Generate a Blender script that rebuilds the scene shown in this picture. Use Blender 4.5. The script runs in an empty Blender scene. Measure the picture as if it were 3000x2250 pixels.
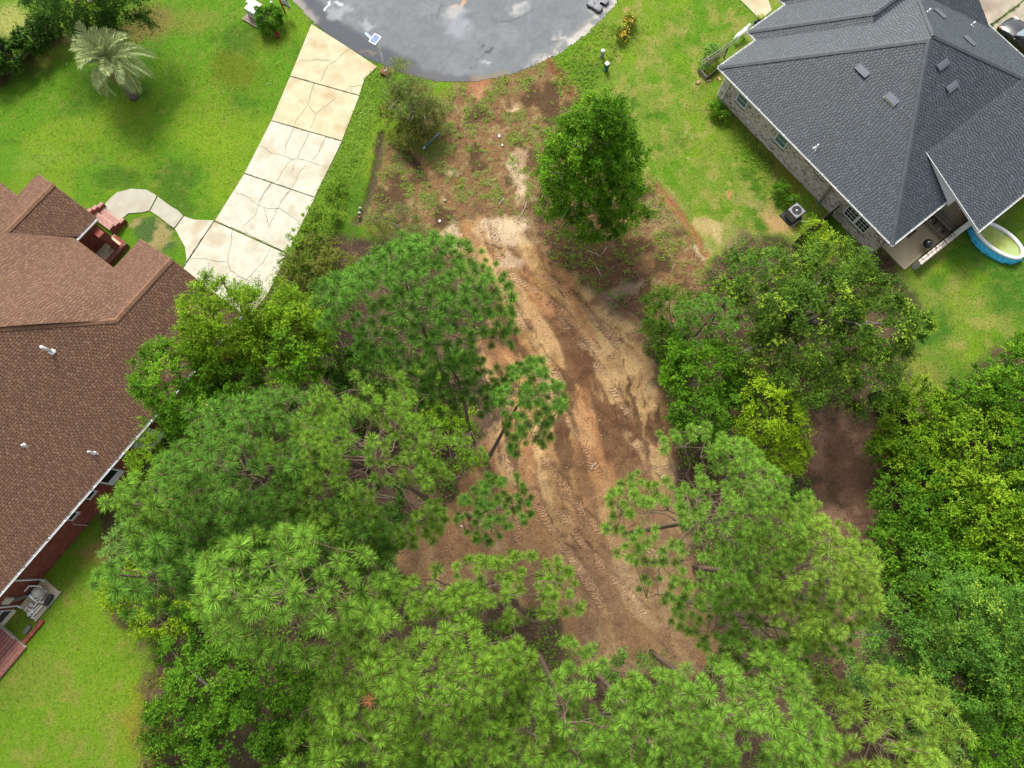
import bpy, math, random
import numpy as np
from mathutils import Vector, Matrix

# ------------------------------------------------------------------ camera, sky, sun, exposure
SC = bpy.context.scene
COL = SC.collection
F_PX, TILT, CAM_H = 2082.0, math.atan(515 / 2082.0), 44.0
cd = bpy.data.cameras.new("camera")
cam = bpy.data.objects.new("camera", cd)
COL.objects.link(cam)
cam.location = (0, 0, CAM_H)
cam.rotation_euler = (TILT, 0, 0)
cd.sensor_width = 36
cd.lens = 36 * F_PX / 3000
cd.clip_end = 6000
SC.camera = cam

SUN_EL, SUN_AZ = math.radians(52), math.radians(-16)      # azimuth clockwise from +Y
w = bpy.data.worlds.new("World")
SC.world = w
w.use_nodes = True
wt = w.node_tree
wt.nodes.clear()
sky = wt.nodes.new("ShaderNodeTexSky")
sky.sky_type = 'NISHITA'
sky.sun_disc = False
sky.sun_elevation = SUN_EL
sky.sun_rotation = SUN_AZ
sky.air_density = 1.0
sky.dust_density = 4.0
hs = wt.nodes.new("ShaderNodeHueSaturation")
hs.inputs['Saturation'].default_value = 0.3
bg = wt.nodes.new("ShaderNodeBackground")
bg.inputs['Strength'].default_value = 0.15
wo = wt.nodes.new("ShaderNodeOutputWorld")
wt.links.new(sky.outputs[0], hs.inputs['Color'])
wt.links.new(hs.outputs[0], bg.inputs['Color'])
wt.links.new(bg.outputs[0], wo.inputs['Surface'])
sl = bpy.data.lights.new("sun", 'SUN')
sl.energy = 2.5
sl.angle = math.radians(18)
sl.color = (1.0, 0.95, 0.87)
so = bpy.data.objects.new("sun", sl)
COL.objects.link(so)
sd = Vector((math.sin(SUN_AZ) * math.cos(SUN_EL), math.cos(SUN_AZ) * math.cos(SUN_EL), math.sin(SUN_EL)))
so.rotation_euler = sd.to_track_quat('Z', 'Y').to_euler()
so.location = (0, 0, 60)
SC.view_settings.view_transform = 'Standard'
SC.view_settings.look = 'None'
SC.view_settings.gamma = 1
SC.view_settings.use_curve_mapping = False
SC.view_settings.exposure = 1.12

# ------------------------------------------------------------------ survey: where a point of the aerial photograph stands
ct, st_ = math.cos(TILT), math.sin(TILT)


def ray(u, v):
    x = u - 1500.0
    y = -(v - 1125.0)
    return np.array([x, y * ct + F_PX * st_, y * st_ - F_PX * ct])


def P(u, v, z=0.0):
    d = ray(u, v)
    return np.array([0, 0, CAM_H]) + d * ((z - CAM_H) / d[2])


def PX(pts, z=0.0):
    return np.array([P(u, v, z)[:2] for u, v in pts])


def mpp(z):                                # metres per photo pixel at height z
    return (CAM_H - z) / F_PX


class Frame:                                # a house's own axes: s, t in plan
    def __init__(self, deg):
        a = math.radians(deg)
        self.a = np.array([math.cos(a), math.sin(a), 0])
        self.rot = a

    def set_b(self, deg):
        a = math.radians(deg)
        self.b = np.array([math.cos(a), math.sin(a), 0])
        return self

    def w(self, s, t, z=0.0):
        return self.a * s + self.b * t + np.array([0, 0, z])

    def st(self, p):
        return float(p[:3] @ self.a), float(p[:3] @ self.b)

    def px(self, u, v, z=0.0):
        return self.st(P(u, v, z))

    def on_t(self, u, v, t):                # ray hits the upright plane t = const
        d = ray(u, v)
        o = np.array([0, 0, CAM_H])
        k = (t - o @ self.b) / (d @ self.b)
        p = o + d * k
        return float(p @ self.a), float(p[2])

    def on_s(self, u, v, s):
        d = ray(u, v)
        o = np.array([0, 0, CAM_H])
        k = (s - o @ self.a) / (d @ self.a)
        p = o + d * k
        return float(p @ self.b), float(p[2])


HR = Frame(-52.2).set_b(37.8)               # right house
HL = Frame(53.8).set_b(-36.2)               # left house

# ------------------------------------------------------------------ noise
_r = np.random.default_rng(5)
_G = _r.random((256, 256))


def vnoise(x, y):
    xi = np.floor(x).astype(int)
    yi = np.floor(y).astype(int)
    fx = x - xi
    fy = y - yi
    fx = fx * fx * (3 - 2 * fx)
    fy = fy * fy * (3 - 2 * fy)
    a = _G[xi % 256, yi % 256]
    b = _G[(xi + 1) % 256, yi % 256]
    c = _G[xi % 256, (yi + 1) % 256]
    d = _G[(xi + 1) % 256, (yi + 1) % 256]
    return (a * (1 - fx) + b * fx) * (1 - fy) + (c * (1 - fx) + d * fx) * fy


def fbm(x, y, sc, o=4, off=0.0):
    r = 0.0
    amp = 0.5
    for i in range(o):
        r = r + amp * vnoise(x * sc + off + 17.3 * i, y * sc + off * 1.7 + 9.1 * i)
        sc *= 2.1
        amp *= 0.5
    return r / (1 - 0.5 ** o)


def sdist(poly, X, Y):
    """signed distance to polygon, positive inside"""
    d2 = np.full(X.shape, 1e9)
    ins = np.zeros(X.shape, bool)
    n = len(poly)
    for i in range(n):
        x0, y0 = poly[i]
        x1, y1 = poly[(i + 1) % n]
        ex, ey = x1 - x0, y1 - y0
        L = ex * ex + ey * ey + 1e-9
        k = np.clip(((X - x0) * ex + (Y - y0) * ey) / L, 0, 1)
        d2 = np.minimum(d2, (X - x0 - k * ex) ** 2 + (Y - y0 - k * ey) ** 2)
        c = ((y0 > Y) != (y1 > Y)) & (X < (x1 - x0) * (Y - y0) / (y1 - y0 + 1e-12) + x0)
        ins ^= c
    d = np.sqrt(d2)
    return np.where(ins, d, -d)


def pdist(line, X, Y):
    """distance to a polyline, and the run along it"""
    d = np.full(X.shape, 1e9)
    run = np.zeros(X.shape)
    side = np.zeros(X.shape)
    acc = 0.0
    for i in range(len(line) - 1):
        x0, y0 = line[i]
        x1, y1 = line[i + 1]
        ex, ey = x1 - x0, y1 - y0
        L = math.hypot(ex, ey) + 1e-9
        k = np.clip(((X - x0) * ex + (Y - y0) * ey) / L / L, 0, 1)
        dd = np.hypot(X - x0 - k * ex, Y - y0 - k * ey)
        sd_ = ((X - x0) * ey - (Y - y0) * ex) / L
        m = dd < d
        d = np.where(m, dd, d)
        run = np.where(m, acc + k * L, run)
        side = np.where(m, sd_, side)
        acc += L
    return d, run, side


def sstep(x, a, b):
    k = np.clip((x - a) / (b - a), 0, 1)
    return k * k * (3 - 2 * k)


# ------------------------------------------------------------------ materials
MAT = {}


def nmat(name, c, c2=None, scale=6.0, rough=0.8, bump=0.0, bscale=30.0, metal=0.0, spec=0.3, attr=None,
         detail=5.0, coat=0.0, objrand=0.0, c3=None, s3=0.6):
    """procedural principled material: noise between two colours, optional large blotches, bump"""
    c, c2, c3 = [tuple(x * .78 for x in q) if q else None for q in (c, c2, c3)]
    m = bpy.data.materials.new(name)
    m.use_nodes = True
    nt = m.node_tree
    b = nt.nodes["Principled BSDF"]
    b.inputs['Roughness'].default_value = rough
    b.inputs['Metallic'].default_value = metal
    b.inputs['Specular IOR Level'].default_value = spec
    b.inputs['Coat Weight'].default_value = coat
    tc = nt.nodes.new("ShaderNodeTexCoord")
    no = nt.nodes.new("ShaderNodeTexNoise")
    no.inputs['Scale'].default_value = scale
    no.inputs['Detail'].default_value = detail
    no.inputs['Roughness'].default_value = 0.65
    nt.links.new(tc.outputs['Object'], no.inputs['Vector'])
    rp = nt.nodes.new("ShaderNodeValToRGB")
    rp.color_ramp.elements[0].position = 0.32
    rp.color_ramp.elements[1].position = 0.68
    rp.color_ramp.elements[0].color = (*c, 1)
    rp.color_ramp.elements[1].color = (*(c2 or c), 1)
    nt.links.new(no.outputs['Fac'], rp.inputs['Fac'])
    col = rp.outputs['Color']
    if c3:
        n3 = nt.nodes.new("ShaderNodeTexNoise")
        n3.inputs['Scale'].default_value = s3
        n3.inputs['Detail'].default_value = 6
        nt.links.new(tc.outputs['Object'], n3.inputs['Vector'])
        r3 = nt.nodes.new("ShaderNodeValToRGB")
        r3.color_ramp.elements[0].position = 0.5
        r3.color_ramp.elements[1].position = 0.72
        nt.links.new(n3.outputs['Fac'], r3.inputs['Fac'])
        mx = nt.nodes.new("ShaderNodeMix")
        mx.data_type = 'RGBA'
        nt.links.new(r3.outputs['Color'], mx.inputs[0])
        nt.links.new(col, mx.inputs[6])
        mx.inputs[7].default_value = (*c3, 1)
        col = mx.outputs[2]
    if attr:
        at = nt.nodes.new("ShaderNodeAttribute")
        at.attribute_name = attr
        mx = nt.nodes.new("ShaderNodeMix")
        mx.data_type = 'RGBA'
        mx.blend_type = 'MULTIPLY'
        mx.inputs[0].default_value = 1
        nt.links.new(col, mx.inputs[6])
        nt.links.new(at.outputs['Color'], mx.inputs[7])
        col = mx.outputs[2]
    if objrand:
        oi = nt.nodes.new("ShaderNodeObjectInfo")
        mr = nt.nodes.new("ShaderNodeMapRange")
        mr.inputs['To Min'].default_value = 1 - objrand
        mr.inputs['To Max'].default_value = 1 + objrand
        nt.links.new(oi.outputs['Random'], mr.inputs['Value'])
        h = nt.nodes.new("ShaderNodeHueSaturation")
        nt.links.new(mr.outputs['Result'], h.inputs['Value'])
        nt.links.new(col, h.inputs['Color'])
        col = h.outputs['Color']
    nt.links.new(col, b.inputs['Base Color'])
    if bump:
        n2 = nt.nodes.new("ShaderNodeTexNoise")
        n2.inputs['Scale'].default_value = bscale
        n2.inputs['Detail'].default_value = 4
        nt.links.new(tc.outputs['Object'], n2.inputs['Vector'])
        bp = nt.nodes.new("ShaderNodeBump")
        bp.inputs['Strength'].default_value = bump
        bp.inputs['Distance'].default_value = 0.02
        nt.links.new(n2.outputs['Fac'], bp.inputs['Height'])
        nt.links.new(bp.outputs['Normal'], b.inputs['Normal'])
    MAT[name] = m
    return m


def leafmat(name, c1, c2, tip=None, trans=0.35, rough=0.7, objrand=0.0, spec=0.10):
    m = bpy.data.materials.new(name)
    m.use_nodes = True
    nt = m.node_tree
    b = nt.nodes["Principled BSDF"]
    b.inputs['Roughness'].default_value = rough
    b.inputs['Specular IOR Level'].default_value = spec
    if 'pine' not in name and name not in ('leaf_palm', 'leaf_straw', 'leaf_dead', 'leaf_rust', 'litter', 'clod'):
        c1, c2, tip = [(c[0] * 1.0, c[1] * 1.06, c[2] * .55) if c else None for c in (c1, c2, tip)]
        trans *= .7
    if name not in ('grass_blade', 'leaf_palm', 'leaf_straw', 'leaf_dead', 'litter', 'clod', 'leaf_weed', 'leaf_grey', 'leaf_scrub', 'leaf_rust', 'leaf_pale'):
        c1 = tuple(x * .42 for x in c1)
    if tip and 'pine' not in name:
        tip = (tip[0] * .72, tip[1] * .86, tip[2])
    at = nt.nodes.new("ShaderNodeAttribute")
    at.attribute_name = "rnd"
    mx = nt.nodes.new("ShaderNodeMix")
    mx.data_type = 'RGBA'
    nt.links.new(at.outputs['Fac'], mx.inputs[0])
    mx.inputs[6].default_value = (*c1, 1)
    mx.inputs[7].default_value = (*c2, 1)
    col = mx.outputs[2]
    if tip:
        a2 = nt.nodes.new("ShaderNodeAttribute")
        a2.attribute_name = "tip"
        m2 = nt.nodes.new("ShaderNodeMix")
        m2.data_type = 'RGBA'
        nt.links.new(a2.outputs['Fac'], m2.inputs[0])
        nt.links.new(col, m2.inputs[6])
        m2.inputs[7].default_value = (*tip, 1)
        col = m2.outputs[2]
    if objrand:
        oi = nt.nodes.new("ShaderNodeObjectInfo")
        mr = nt.nodes.new("ShaderNodeMapRange")
        mr.inputs['To Min'].default_value = 1 - objrand
        mr.inputs['To Max'].default_value = 1 + objrand
        nt.links.new(oi.outputs['Random'], mr.inputs['Value'])
        h = nt.nodes.new("ShaderNodeHueSaturation")
        nt.links.new(mr.outputs['Result'], h.inputs['Value'])
        nt.links.new(col, h.inputs['Color'])
        col = h.outputs['Color']
    nt.links.new(col, b.inputs['Base Color'])
    tr = nt.nodes.new("ShaderNodeBsdfTranslucent")
    nt.links.new(col, tr.inputs['Color'])
    ms = nt.nodes.new("ShaderNodeMixShader")
    ms.inputs[0].default_value = trans
    out = nt.nodes["Material Output"]
    nt.links.new(b.outputs[0], ms.inputs[1])
    nt.links.new(tr.outputs[0], ms.inputs[2])
    nt.links.new(ms.outputs[0], out.inputs['Surface'])
    MAT[name] = m
    return m


# ------------------------------------------------------------------ mesh building
def mesh_np(name, V, faces, mat, attrs=None, smooth=False):
    """faces: list of (m,k) int arrays"""
    if not isinstance(faces, list):
        faces = [faces]
    me = bpy.data.meshes.new(name)
    V = np.asarray(V, np.float32)
    me.vertices.add(len(V))
    me.vertices.foreach_set("co", V.ravel())
    tot = sum(f.size for f in faces)
    npoly = sum(len(f) for f in faces)
    me.loops.add(tot)
    me.loops.foreach_set("vertex_index", np.concatenate([f.ravel() for f in faces]).astype(np.int32))
    me.polygons.add(npoly)
    lt = np.concatenate([np.full(len(f), f.shape[1], np.int32) for f in faces])
    ls = np.concatenate([[0], np.cumsum(lt)[:-1]]).astype(np.int32)
    me.polygons.foreach_set("loop_start", ls)
    me.polygons.foreach_set("loop_total", lt)
    if smooth:
        me.polygons.foreach_set("use_smooth", np.ones(npoly, bool))
    for k, a in (attrs or {}).items():
        a = np.asarray(a, np.float32)
        if a.ndim == 1:
            t = me.attributes.new(k, 'FLOAT', 'POINT')
            t.data.foreach_set("value", a)
        else:
            t = me.attributes.new(k, 'FLOAT_COLOR', 'POINT')
            if a.shape[1] == 3:
                a = np.concatenate([a, np.ones((len(a), 1), np.float32)], 1)
            t.data.foreach_set("color", a.ravel())
    me.update(calc_edges=True)
    if mat is not None:
        me.materials.append(MAT[mat] if isinstance(mat, str) else mat)
    return me


def tag(o, label=None, cat=None, group=None, kind=None):
    if label:
        o["label"] = label
    if cat:
        o["category"] = cat
    if group:
        o["group"] = group
    if kind:
        o["kind"] = kind
    return o


def link(name, me, parent=None):
    o = bpy.data.objects.new(name, me)
    COL.objects.link(o)
    if parent is not None:
        o.parent = parent
    return o


ORG = {}


def thing(name, label, cat, loc, group=None):
    o = bpy.data.objects.new(name, None)
    COL.objects.link(o)
    o.location = tuple(float(x) for x in loc)
    o.empty_display_size = 0.3
    tag(o, label, cat, group)
    return o


def origin(parent):
    p = parent
    while p is not None and p.parent is not None:
        p = p.parent
    return np.array(p.location) if p is not None else np.zeros(3)


class MB:
    """collects shapes, in world coordinates, into ONE mesh"""

    def __init__(self):
        self.v, self.f, self.n, self.c = [], [], 0, []
        self.col = (1, 1, 1)

    def add(self, V, F):
        V = [tuple(float(x) for x in p) for p in V]
        self.v += V
        self.c += [self.col] * len(V)
        self.f += [tuple(i + self.n for i in f) for f in F]
        self.n += len(V)
        return self

    def box(self, c, dx, dy, dz, ax=None, ay=None, az=None):
        """c centre, full sizes, axes"""
        c = np.asarray(c, float)
        ax = np.array([1, 0, 0.]) if ax is None else np.asarray(ax, float)
        ay = np.array([0, 1, 0.]) if ay is None else np.asarray(ay, float)
        az = np.array([0, 0, 1.]) if az is None else np.asarray(az, float)
        V = []
        for k in (-.5, .5):
            for j, i in ((-.5, -.5), (-.5, .5), (.5, .5), (.5, -.5)):
                V.append(c + ax * dx * i + ay * dy * j + az * dz * k)
        return self.add(V, [(0, 3, 2, 1), (4, 5, 6, 7), (0, 1, 5, 4), (1, 2, 6, 5), (2, 3, 7, 6), (3, 0, 4, 7)])

    def prism(self, poly, z0, z1):
        n = len(poly)
        A = sum(poly[i][0] * poly[(i + 1) % n][1] - poly[(i + 1) % n][0] * poly[i][1] for i in range(n))
        if A < 0:
            poly = poly[::-1]
        V = [(p[0], p[1], z0) for p in poly] + [(p[0], p[1], z1) for p in poly]
        F = [tuple(range(n))[::-1], tuple(range(n, 2 * n))]
        F += [(i, (i + 1) % n, n + (i + 1) % n, n + i) for i in range(n)]
        return self.add(V, F)

    def tube(self, pts, rad, n=8, cap=True):
        pts = [np.asarray(p, float) for p in pts]
        if np.isscalar(rad):
            rad = [rad] * len(pts)
        V, F = [], []
        for i, p in enumerate(pts):
            d = pts[min(i + 1, len(pts) - 1)] - pts[max(i - 1, 0)]
            d = d / (np.linalg.norm(d) + 1e-9)
            r = np.array([0, 0, 1.]) if abs(d[2]) < .9 else np.array([1., 0, 0])
            x = np.cross(d, r)
            x /= np.linalg.norm(x)
            y = np.cross(d, x)
            for k in range(n):
                a = 2 * math.pi * k / n
                V.append(p + rad[i] * (x * math.cos(a) + y * math.sin(a)))
        for i in range(len(pts) - 1):
            for k in range(n):
                F.append((i * n + k, (i + 1) * n + k, (i + 1) * n + (k + 1) % n, i * n + (k + 1) % n))
        if cap:
            F.append(tuple(range(n)))
            F.append(tuple((len(pts) - 1) * n + k for k in range(n))[::-1])
        return self.add(V, F)

    def lathe(self, c, prof, n=24, sx=1.0, sy=1.0, rot=0.0, closed=False):
        """prof: list of (r, z) from bottom; elliptical if sx, sy differ"""
        c = np.asarray(c, float)
        V, F = [], []
        for r, z in prof:
            for k in range(n):
                a = 2 * math.pi * k / n
                x, y = r * sx * math.cos(a), r * sy * math.sin(a)
                V.append(c + np.array([x * math.cos(rot) - y * math.sin(rot), x * math.sin(rot) + y * math.cos(rot), z]))
        m = len(prof)
        for i in range(m - 1 if not closed else m):
            j = (i + 1) % m
            for k in range(n):
                F.append((i * n + k, i * n + (k + 1) % n, j * n + (k + 1) % n, j * n + k))
        if not closed:
            if prof[0][0] > 1e-4:
                F.append(tuple(range(n))[::-1])
            if prof[-1][0] > 1e-4:
                F.append(tuple((m - 1) * n + k for k in range(n)))
        return self.add(V, F)

    def ell(self, c, r, ax=None, n=10, m=7):
        c = np.asarray(c, float)
        R = np.eye(3) if ax is None else np.array(ax)
        V, F = [], []
        for i in range(m + 1):
            ph = math.pi * i / m
            for k in range(n):
                a = 2 * math.pi * k / n
                q = np.array([math.sin(ph) * math.cos(a) * r[0], math.sin(ph) * math.sin(a) * r[1], -math.cos(ph) * r[2]])
                V.append(c + q @ R)
        for i in range(m):
            for k in range(n):
                F.append((i * n + k, i * n + (k + 1) % n, (i + 1) * n + (k + 1) % n, (i + 1) * n + k))
        return self.add(V, F)

    def build(self, name, mat, parent=None, smooth=False, kind=None, label=None, bevel=0.0, col=False):
        org = origin(parent)
        V = np.array(self.v)
        if parent is None:
            org = np.array([(V[:, 0].min() + V[:, 0].max()) / 2, (V[:, 1].min() + V[:, 1].max()) / 2, V[:, 2].min()])
        me = bpy.data.meshes.new(name)
        me.from_pydata([tuple(p) for p in V - org], [], self.f)
        me.materials.append(MAT[mat] if isinstance(mat, str) else mat)
        if col:
            t = me.attributes.new("col", 'FLOAT_COLOR', 'POINT')
            t.data.foreach_set("color", np.array([(*c, 1) for c in self.c], np.float32).ravel())
        if smooth:
            for p in me.polygons:
                p.use_smooth = len(p.vertices) <= 4
        o = link(name, me, parent)
        if parent is None:
            o.location = tuple(org)
        if bevel:
            bv = o.modifiers.new("bevel", 'BEVEL')
            bv.width = bevel
            bv.segments = 2
            bv.limit_method = 'ANGLE'
        tag(o, label, None, None, kind)
        return o


# palettes -------------------------------------------------------------
nmat('concrete_white', (.36, .35, .28), (.47, .46, .375), 1.3, .85, .25, 40, c3=(.33, .28, .18), s3=.55)
nmat('concrete_tan', (.355, .325, .205), (.46, .425, .285), 1.3, .85, .25, 40, c3=(.34, .25, .13), s3=.6)
nmat('concrete_grey', (.30, .285, .225), (.37, .355, .285), 1.8, .85, .25, 40, c3=(.30, .25, .19), s3=.7)
nmat('concrete_dirty', (.22, .19, .15), (.36, .31, .23), 1.1, .85, .25, 40, c3=(.17, .13, .10), s3=.4)
nmat('patio_floor', (.42, .34, .22), (.52, .43, .29), 1.2, .8, .15, 40, c3=(.34, .30, .16), s3=.6)
nmat('crack_fill', (.07, .065, .035), (.16, .14, .08), 9, 1)
nmat('white_paint', (.72, .73, .73), (.80, .80, .80), 3, .45)
nmat('white_pvc', (.75, .76, .77), (.82, .82, .82), 4, .35)
nmat('cream_paint', (.62, .55, .40), (.70, .63, .48), 3, .6)
nmat('glass_dark', (.012, .016, .018), (.02, .025, .028), 2, .08, spec=.6)
nmat('glass_blind', (.10, .17, .18), (.13, .20, .21), 2, .15, spec=.6)
nmat('shingle_grey', (.8, .8, .8), (1, 1, 1), 3, .62, attr='col', spec=.5)
nmat('shingle_brown', (.85, .85, .85), (1, 1, 1), 3, .85, attr='col', spec=.2)
nmat('cap_grey', (.034, .042, .050), (.050, .060, .071), 12, .62, objrand=.14, spec=.5)
nmat('cap_brown', (.155, .080, .046), (.205, .112, .066), 12, .8, objrand=.14, spec=.2)
nmat('deck_dark', (.02, .02, .02), (.03, .03, .03), 4, .9)
nmat('vent_metal', (.060, .068, .085), (.075, .085, .105), 3, .4, spec=.5)
nmat('brick_face', (.8, .8, .8), (1, 1, 1), 30, .9, .3, 90, attr='col')
nmat('mortar_pale', (.50, .46, .40), (.60, .56, .50), 12, .95)
nmat('mortar_red', (.46, .34, .28), (.58, .45, .38), 12, .95)
nmat('brick_red', (.20, .045, .032), (.28, .075, .055), 14, .85, .3, 80, objrand=.22)
nmat('brick_tan', (.38, .20, .12), (.46, .26, .16), 14, .85, .3, 80, objrand=.2)
nmat('wood_grey', (.16, .14, .12), (.27, .24, .20), 5, .85, .3, 30, objrand=.15)
nmat('wood_brown', (.10, .075, .055), (.17, .13, .10), 5, .85, .3, 30, objrand=.2)
nmat('wood_dark', (.03, .025, .02), (.06, .05, .04), 5, .9, .3, 30, objrand=.2)
nmat('black_plastic', (.012, .012, .014), (.02, .02, .024), 4, .4)
nmat('slate_plastic', (.045, .055, .075), (.06, .075, .10), 3, .38, spec=.5)
nmat('slate_plastic_dark', (.025, .03, .042), (.03, .038, .05), 3, .4, spec=.5)
nmat('car_paint', (.006, .007, .010), (.008, .009, .013), 2, .3, coat=.3, spec=.4)
nmat('rubber', (.015, .015, .015), (.02, .02, .02), 6, .8)
nmat('chrome', (.6, .62, .64), (.7, .71, .72), 3, .15, metal=1)
nmat('lamp_clear', (.6, .6, .6), (.75, .72, .7), 20, .1, spec=.7)
nmat('lamp_amber', (.7, .2, .05), (.8, .28, .07), 20, .15)
nmat('metal_grey', (.32, .34, .36), (.40, .42, .44), 5, .4, metal=.4)
nmat('metal_white', (.62, .63, .66), (.72, .73, .75), 5, .4)
nmat('ac_grey', (.19, .195, .205), (.23, .235, .245), 3, .45)
nmat('steel_blue', (.16, .21, .24), (.22, .28, .31), 4, .5)
nmat('olive_paint', (.20, .18, .11), (.26, .24, .15), 4, .6)
nmat('solar_cell', (.04, .10, .30), (.06, .14, .36), 4, .6, spec=.15)
nmat('blue_lamp', (.05, .14, .38), (.07, .18, .45), 4, .35)
nmat('utility_green', (.012, .10, .09), (.018, .13, .115), 4, .5)
nmat('utility_pale', (.46, .50, .42), (.56, .58, .50), 3, .6, c3=(.55, .46, .26), s3=1.2)
nmat('pad_brown', (.17, .13, .105), (.25, .19, .16), 4, .9)
nmat('teal_box', (.03, .22, .22), (.05, .27, .27), 4, .5)
nmat('red_paint', (.30, .012, .01), (.36, .02, .014), 4, .45)
nmat('red_dark', (.13, .010, .012), (.22, .02, .02), 14, .55)
nmat('navy', (.012, .018, .07), (.016, .022, .09), 4, .5)
nmat('print_blue', (.05, .20, .45), (.05, .22, .48), 4, .5)
nmat('pool_blue', (.06, .55, .90), (.10, .66, .98), 3, .35, c3=(.015, .20, .50), s3=6)
nmat('pool_water', (.22, .28, .05), (.38, .43, .13), 1.6, .4, spec=.06, c3=(.30, .42, .20), s3=1.3)
nmat('pipe_blue', (.05, .25, .42), (.09, .33, .50), 9, .45)
nmat('bark_pine', (.10, .062, .042), (.20, .14, .10), 7, .95, .6, 25)
nmat('bark_grey', (.13, .11, .09), (.23, .20, .17), 7, .95, .6, 25)
nmat('twig_pale', (.30, .26, .20), (.46, .40, .31), 9, .9)
nmat('twig_brown', (.12, .065, .04), (.24, .14, .085), 9, .9)
nmat('twig_orange', (.30, .12, .06), (.42, .20, .10), 9, .9)
nmat('bud', (.42, .34, .16), (.50, .40, .22), 9, .8)
nmat('pot_blue', (.012, .03, .055), (.02, .045, .075), 4, .25, spec=.5)
nmat('pot_brown', (.05, .035, .02), (.08, .06, .035), 4, .5)
nmat('stone', (.25, .22, .19), (.36, .32, .28), 6, .9)
nmat('screen_black', (.022, .02, .018), (.035, .03, .028), 3, .6)
nmat('tank_beige', (.42, .38, .33), (.48, .44, .38), 3, .4)
nmat('panel_beige', (.50, .47, .36), (.58, .55, .44), 3, .55)
nmat('litter_white', (.7, .72, .74), (.8, .8, .8), 9, .5)

# ------------------------------------------------------------------ GROUND
rng = np.random.default_rng(11)
FOREST = PX([(330, 1420), (440, 1010), (560, 870), (820, 760), (930, 690), (1230, 690), (1420, 790), (1900, 900),
             (2050, 830), (2150, 690), (2600, 740), (2700, 900), (2640, 1130), (2560, 1170), (2700, 1190),
             (2830, 1110), (2920, 1020), (3150, 1000), (3200, 2400), (400, 2400), (440, 1890), (300, 1760), (310, 1560)])
BROWN = PX([(1110, 420), (1180, 400), (1290, 300), (1340, 243), (1500, 214), (1620, 168), (1690, 270), (1780, 430),
            (1930, 560), (2065, 740), (2060, 860), (1960, 980), (1900, 1000), (1500, 900), (1280, 760), (1190, 700),
            (1060, 640), (1095, 520)])
DIRT = PX([(1420, 620), (1545, 640), (1620, 770), (1760, 870), (1880, 1020), (1985, 1240), (1965, 1400), (2010, 1600),
           (2090, 1900), (2010, 1990), (1700, 1960), (1620, 1800), (1480, 1740), (1250, 1700), (1130, 1620),
           (1300, 1530), (1390, 1330), (1500, 1190), (1400, 1060), (1450, 880), (1360, 720), (1290, 700)])
TRAIL = PX([(2330, 1270), (2480, 1220), (2570, 1290), (2630, 1560), (2620, 1780), (2560, 1960), (2450, 1980), (2480, 1760), (2400, 1500)])
RED = PX([(1390, 600), (1330, 700), (1420, 640), (1540, 600), (1600, 560), (1720, 640), (1900, 800), (1900, 960), (1800, 900),
          (1700, 800), (1580, 760), (1540, 650)])
TRACKS = [[(1582, 798), (1643, 836), (1715, 903), (1790, 979), (1847, 1040), (1905, 1130)],
          [(1500, 800), (1544, 836), (1620, 884), (1691, 950), (1762, 1040), (1803, 1087), (1880, 1190)],
          [(1470, 830), (1520, 930), (1590, 1040), (1663, 1144), (1727, 1194), (1822, 1258), (1897, 1333), (1960, 1420)],
          [(1560, 1080), (1638, 1188), (1714, 1296), (1765, 1410), (1830, 1520), (1930, 1640)],
          [(1600, 1350), (1663, 1441), (1746, 1549), (1853, 1637), (1930, 1730), (2010, 1850)],
          [(1560, 1450), (1600, 1538), (1690, 1660), (1758, 1760), (1830, 1900), (1860, 2000)],
          [(1640, 1500), (1727, 1627), (1809, 1709), (1954, 1854), (2030, 1930)],
          [(1440, 640), (1463, 760), (1506, 900), (1572, 1002), (1600, 1080)],
          [(1640, 930), (1720, 1020), (1790, 1130), (1870, 1240), (1950, 1350)],
          [(1480, 1260), (1500, 1400), (1520, 1560), (1500, 1700), (1560, 1800)]]
TRACKS = [PX(t) for t in TRACKS]


def spaced(lo, hi, fine):
    """coordinates: fine step in the fine range, 0.25 over the view, then widening to the horizon"""
    c = [np.arange(lo, fine[0], .25), np.arange(fine[0], fine[1], .11), np.arange(fine[1], hi, .25)]
    c = np.concatenate(c)
    far = [1, 3, 8, 20, 60, 180, 500, 1500]
    return np.concatenate([[c[0] - f for f in far[::-1]], c, [c[-1] + f for f in far]])


gx = spaced(-39, 39, (-10, 15))
gy = spaced(-14, 41, (-9, 32))
GX, GY = np.meshgrid(gx, gy, indexing='ij')
nx_, ny_ = len(gx), len(gy)
X, Y = GX.ravel(), GY.ravel()
n1 = fbm(X, Y, .35, 4, 3)
n2 = fbm(X, Y, 1.1, 4, 31)
n3 = fbm(X, Y, 3.2, 3, 57)
nb = fbm(X, Y, .12, 3, 77)
wx, wy = X + (n2 - .5) * 1.6 + (n3 - .5) * .5, Y + (fbm(X, Y, 1.1, 4, 131) - .5) * 1.6


def zone(poly, soft=.7, wob=1.0):
    return sstep(sdist(poly, X + (wx - X) * wob, Y + (wy - Y) * wob), -soft, soft)


def blob(u, v, ru, rv=None, rot=0.0, soft=.5):
    c = P(u, v)
    k = CAM_H / F_PX * 1.05
    a, b = ru * k, (rv or ru) * k
    dx, dy = wx - c[0], wy - c[1]
    x_ = dx * math.cos(rot) + dy * math.sin(rot)
    y_ = -dx * math.sin(rot) + dy * math.cos(rot)
    return 1 - sstep(np.hypot(x_ / a, y_ / b), 1 - soft, 1 + soft)


def line(pts, wd, soft=.5):
    d, _, _ = pdist(PX(pts), X + (wx - X) * .35, Y + (wy - Y) * .35)
    return 1 - sstep(d, wd * (1 - soft), wd * (1 + soft))


def C(*c):
    return np.array(c)


def mixc(base, c, m):
    return base * (1 - m[:, None]) + np.asarray(c) * m[:, None]


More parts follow.
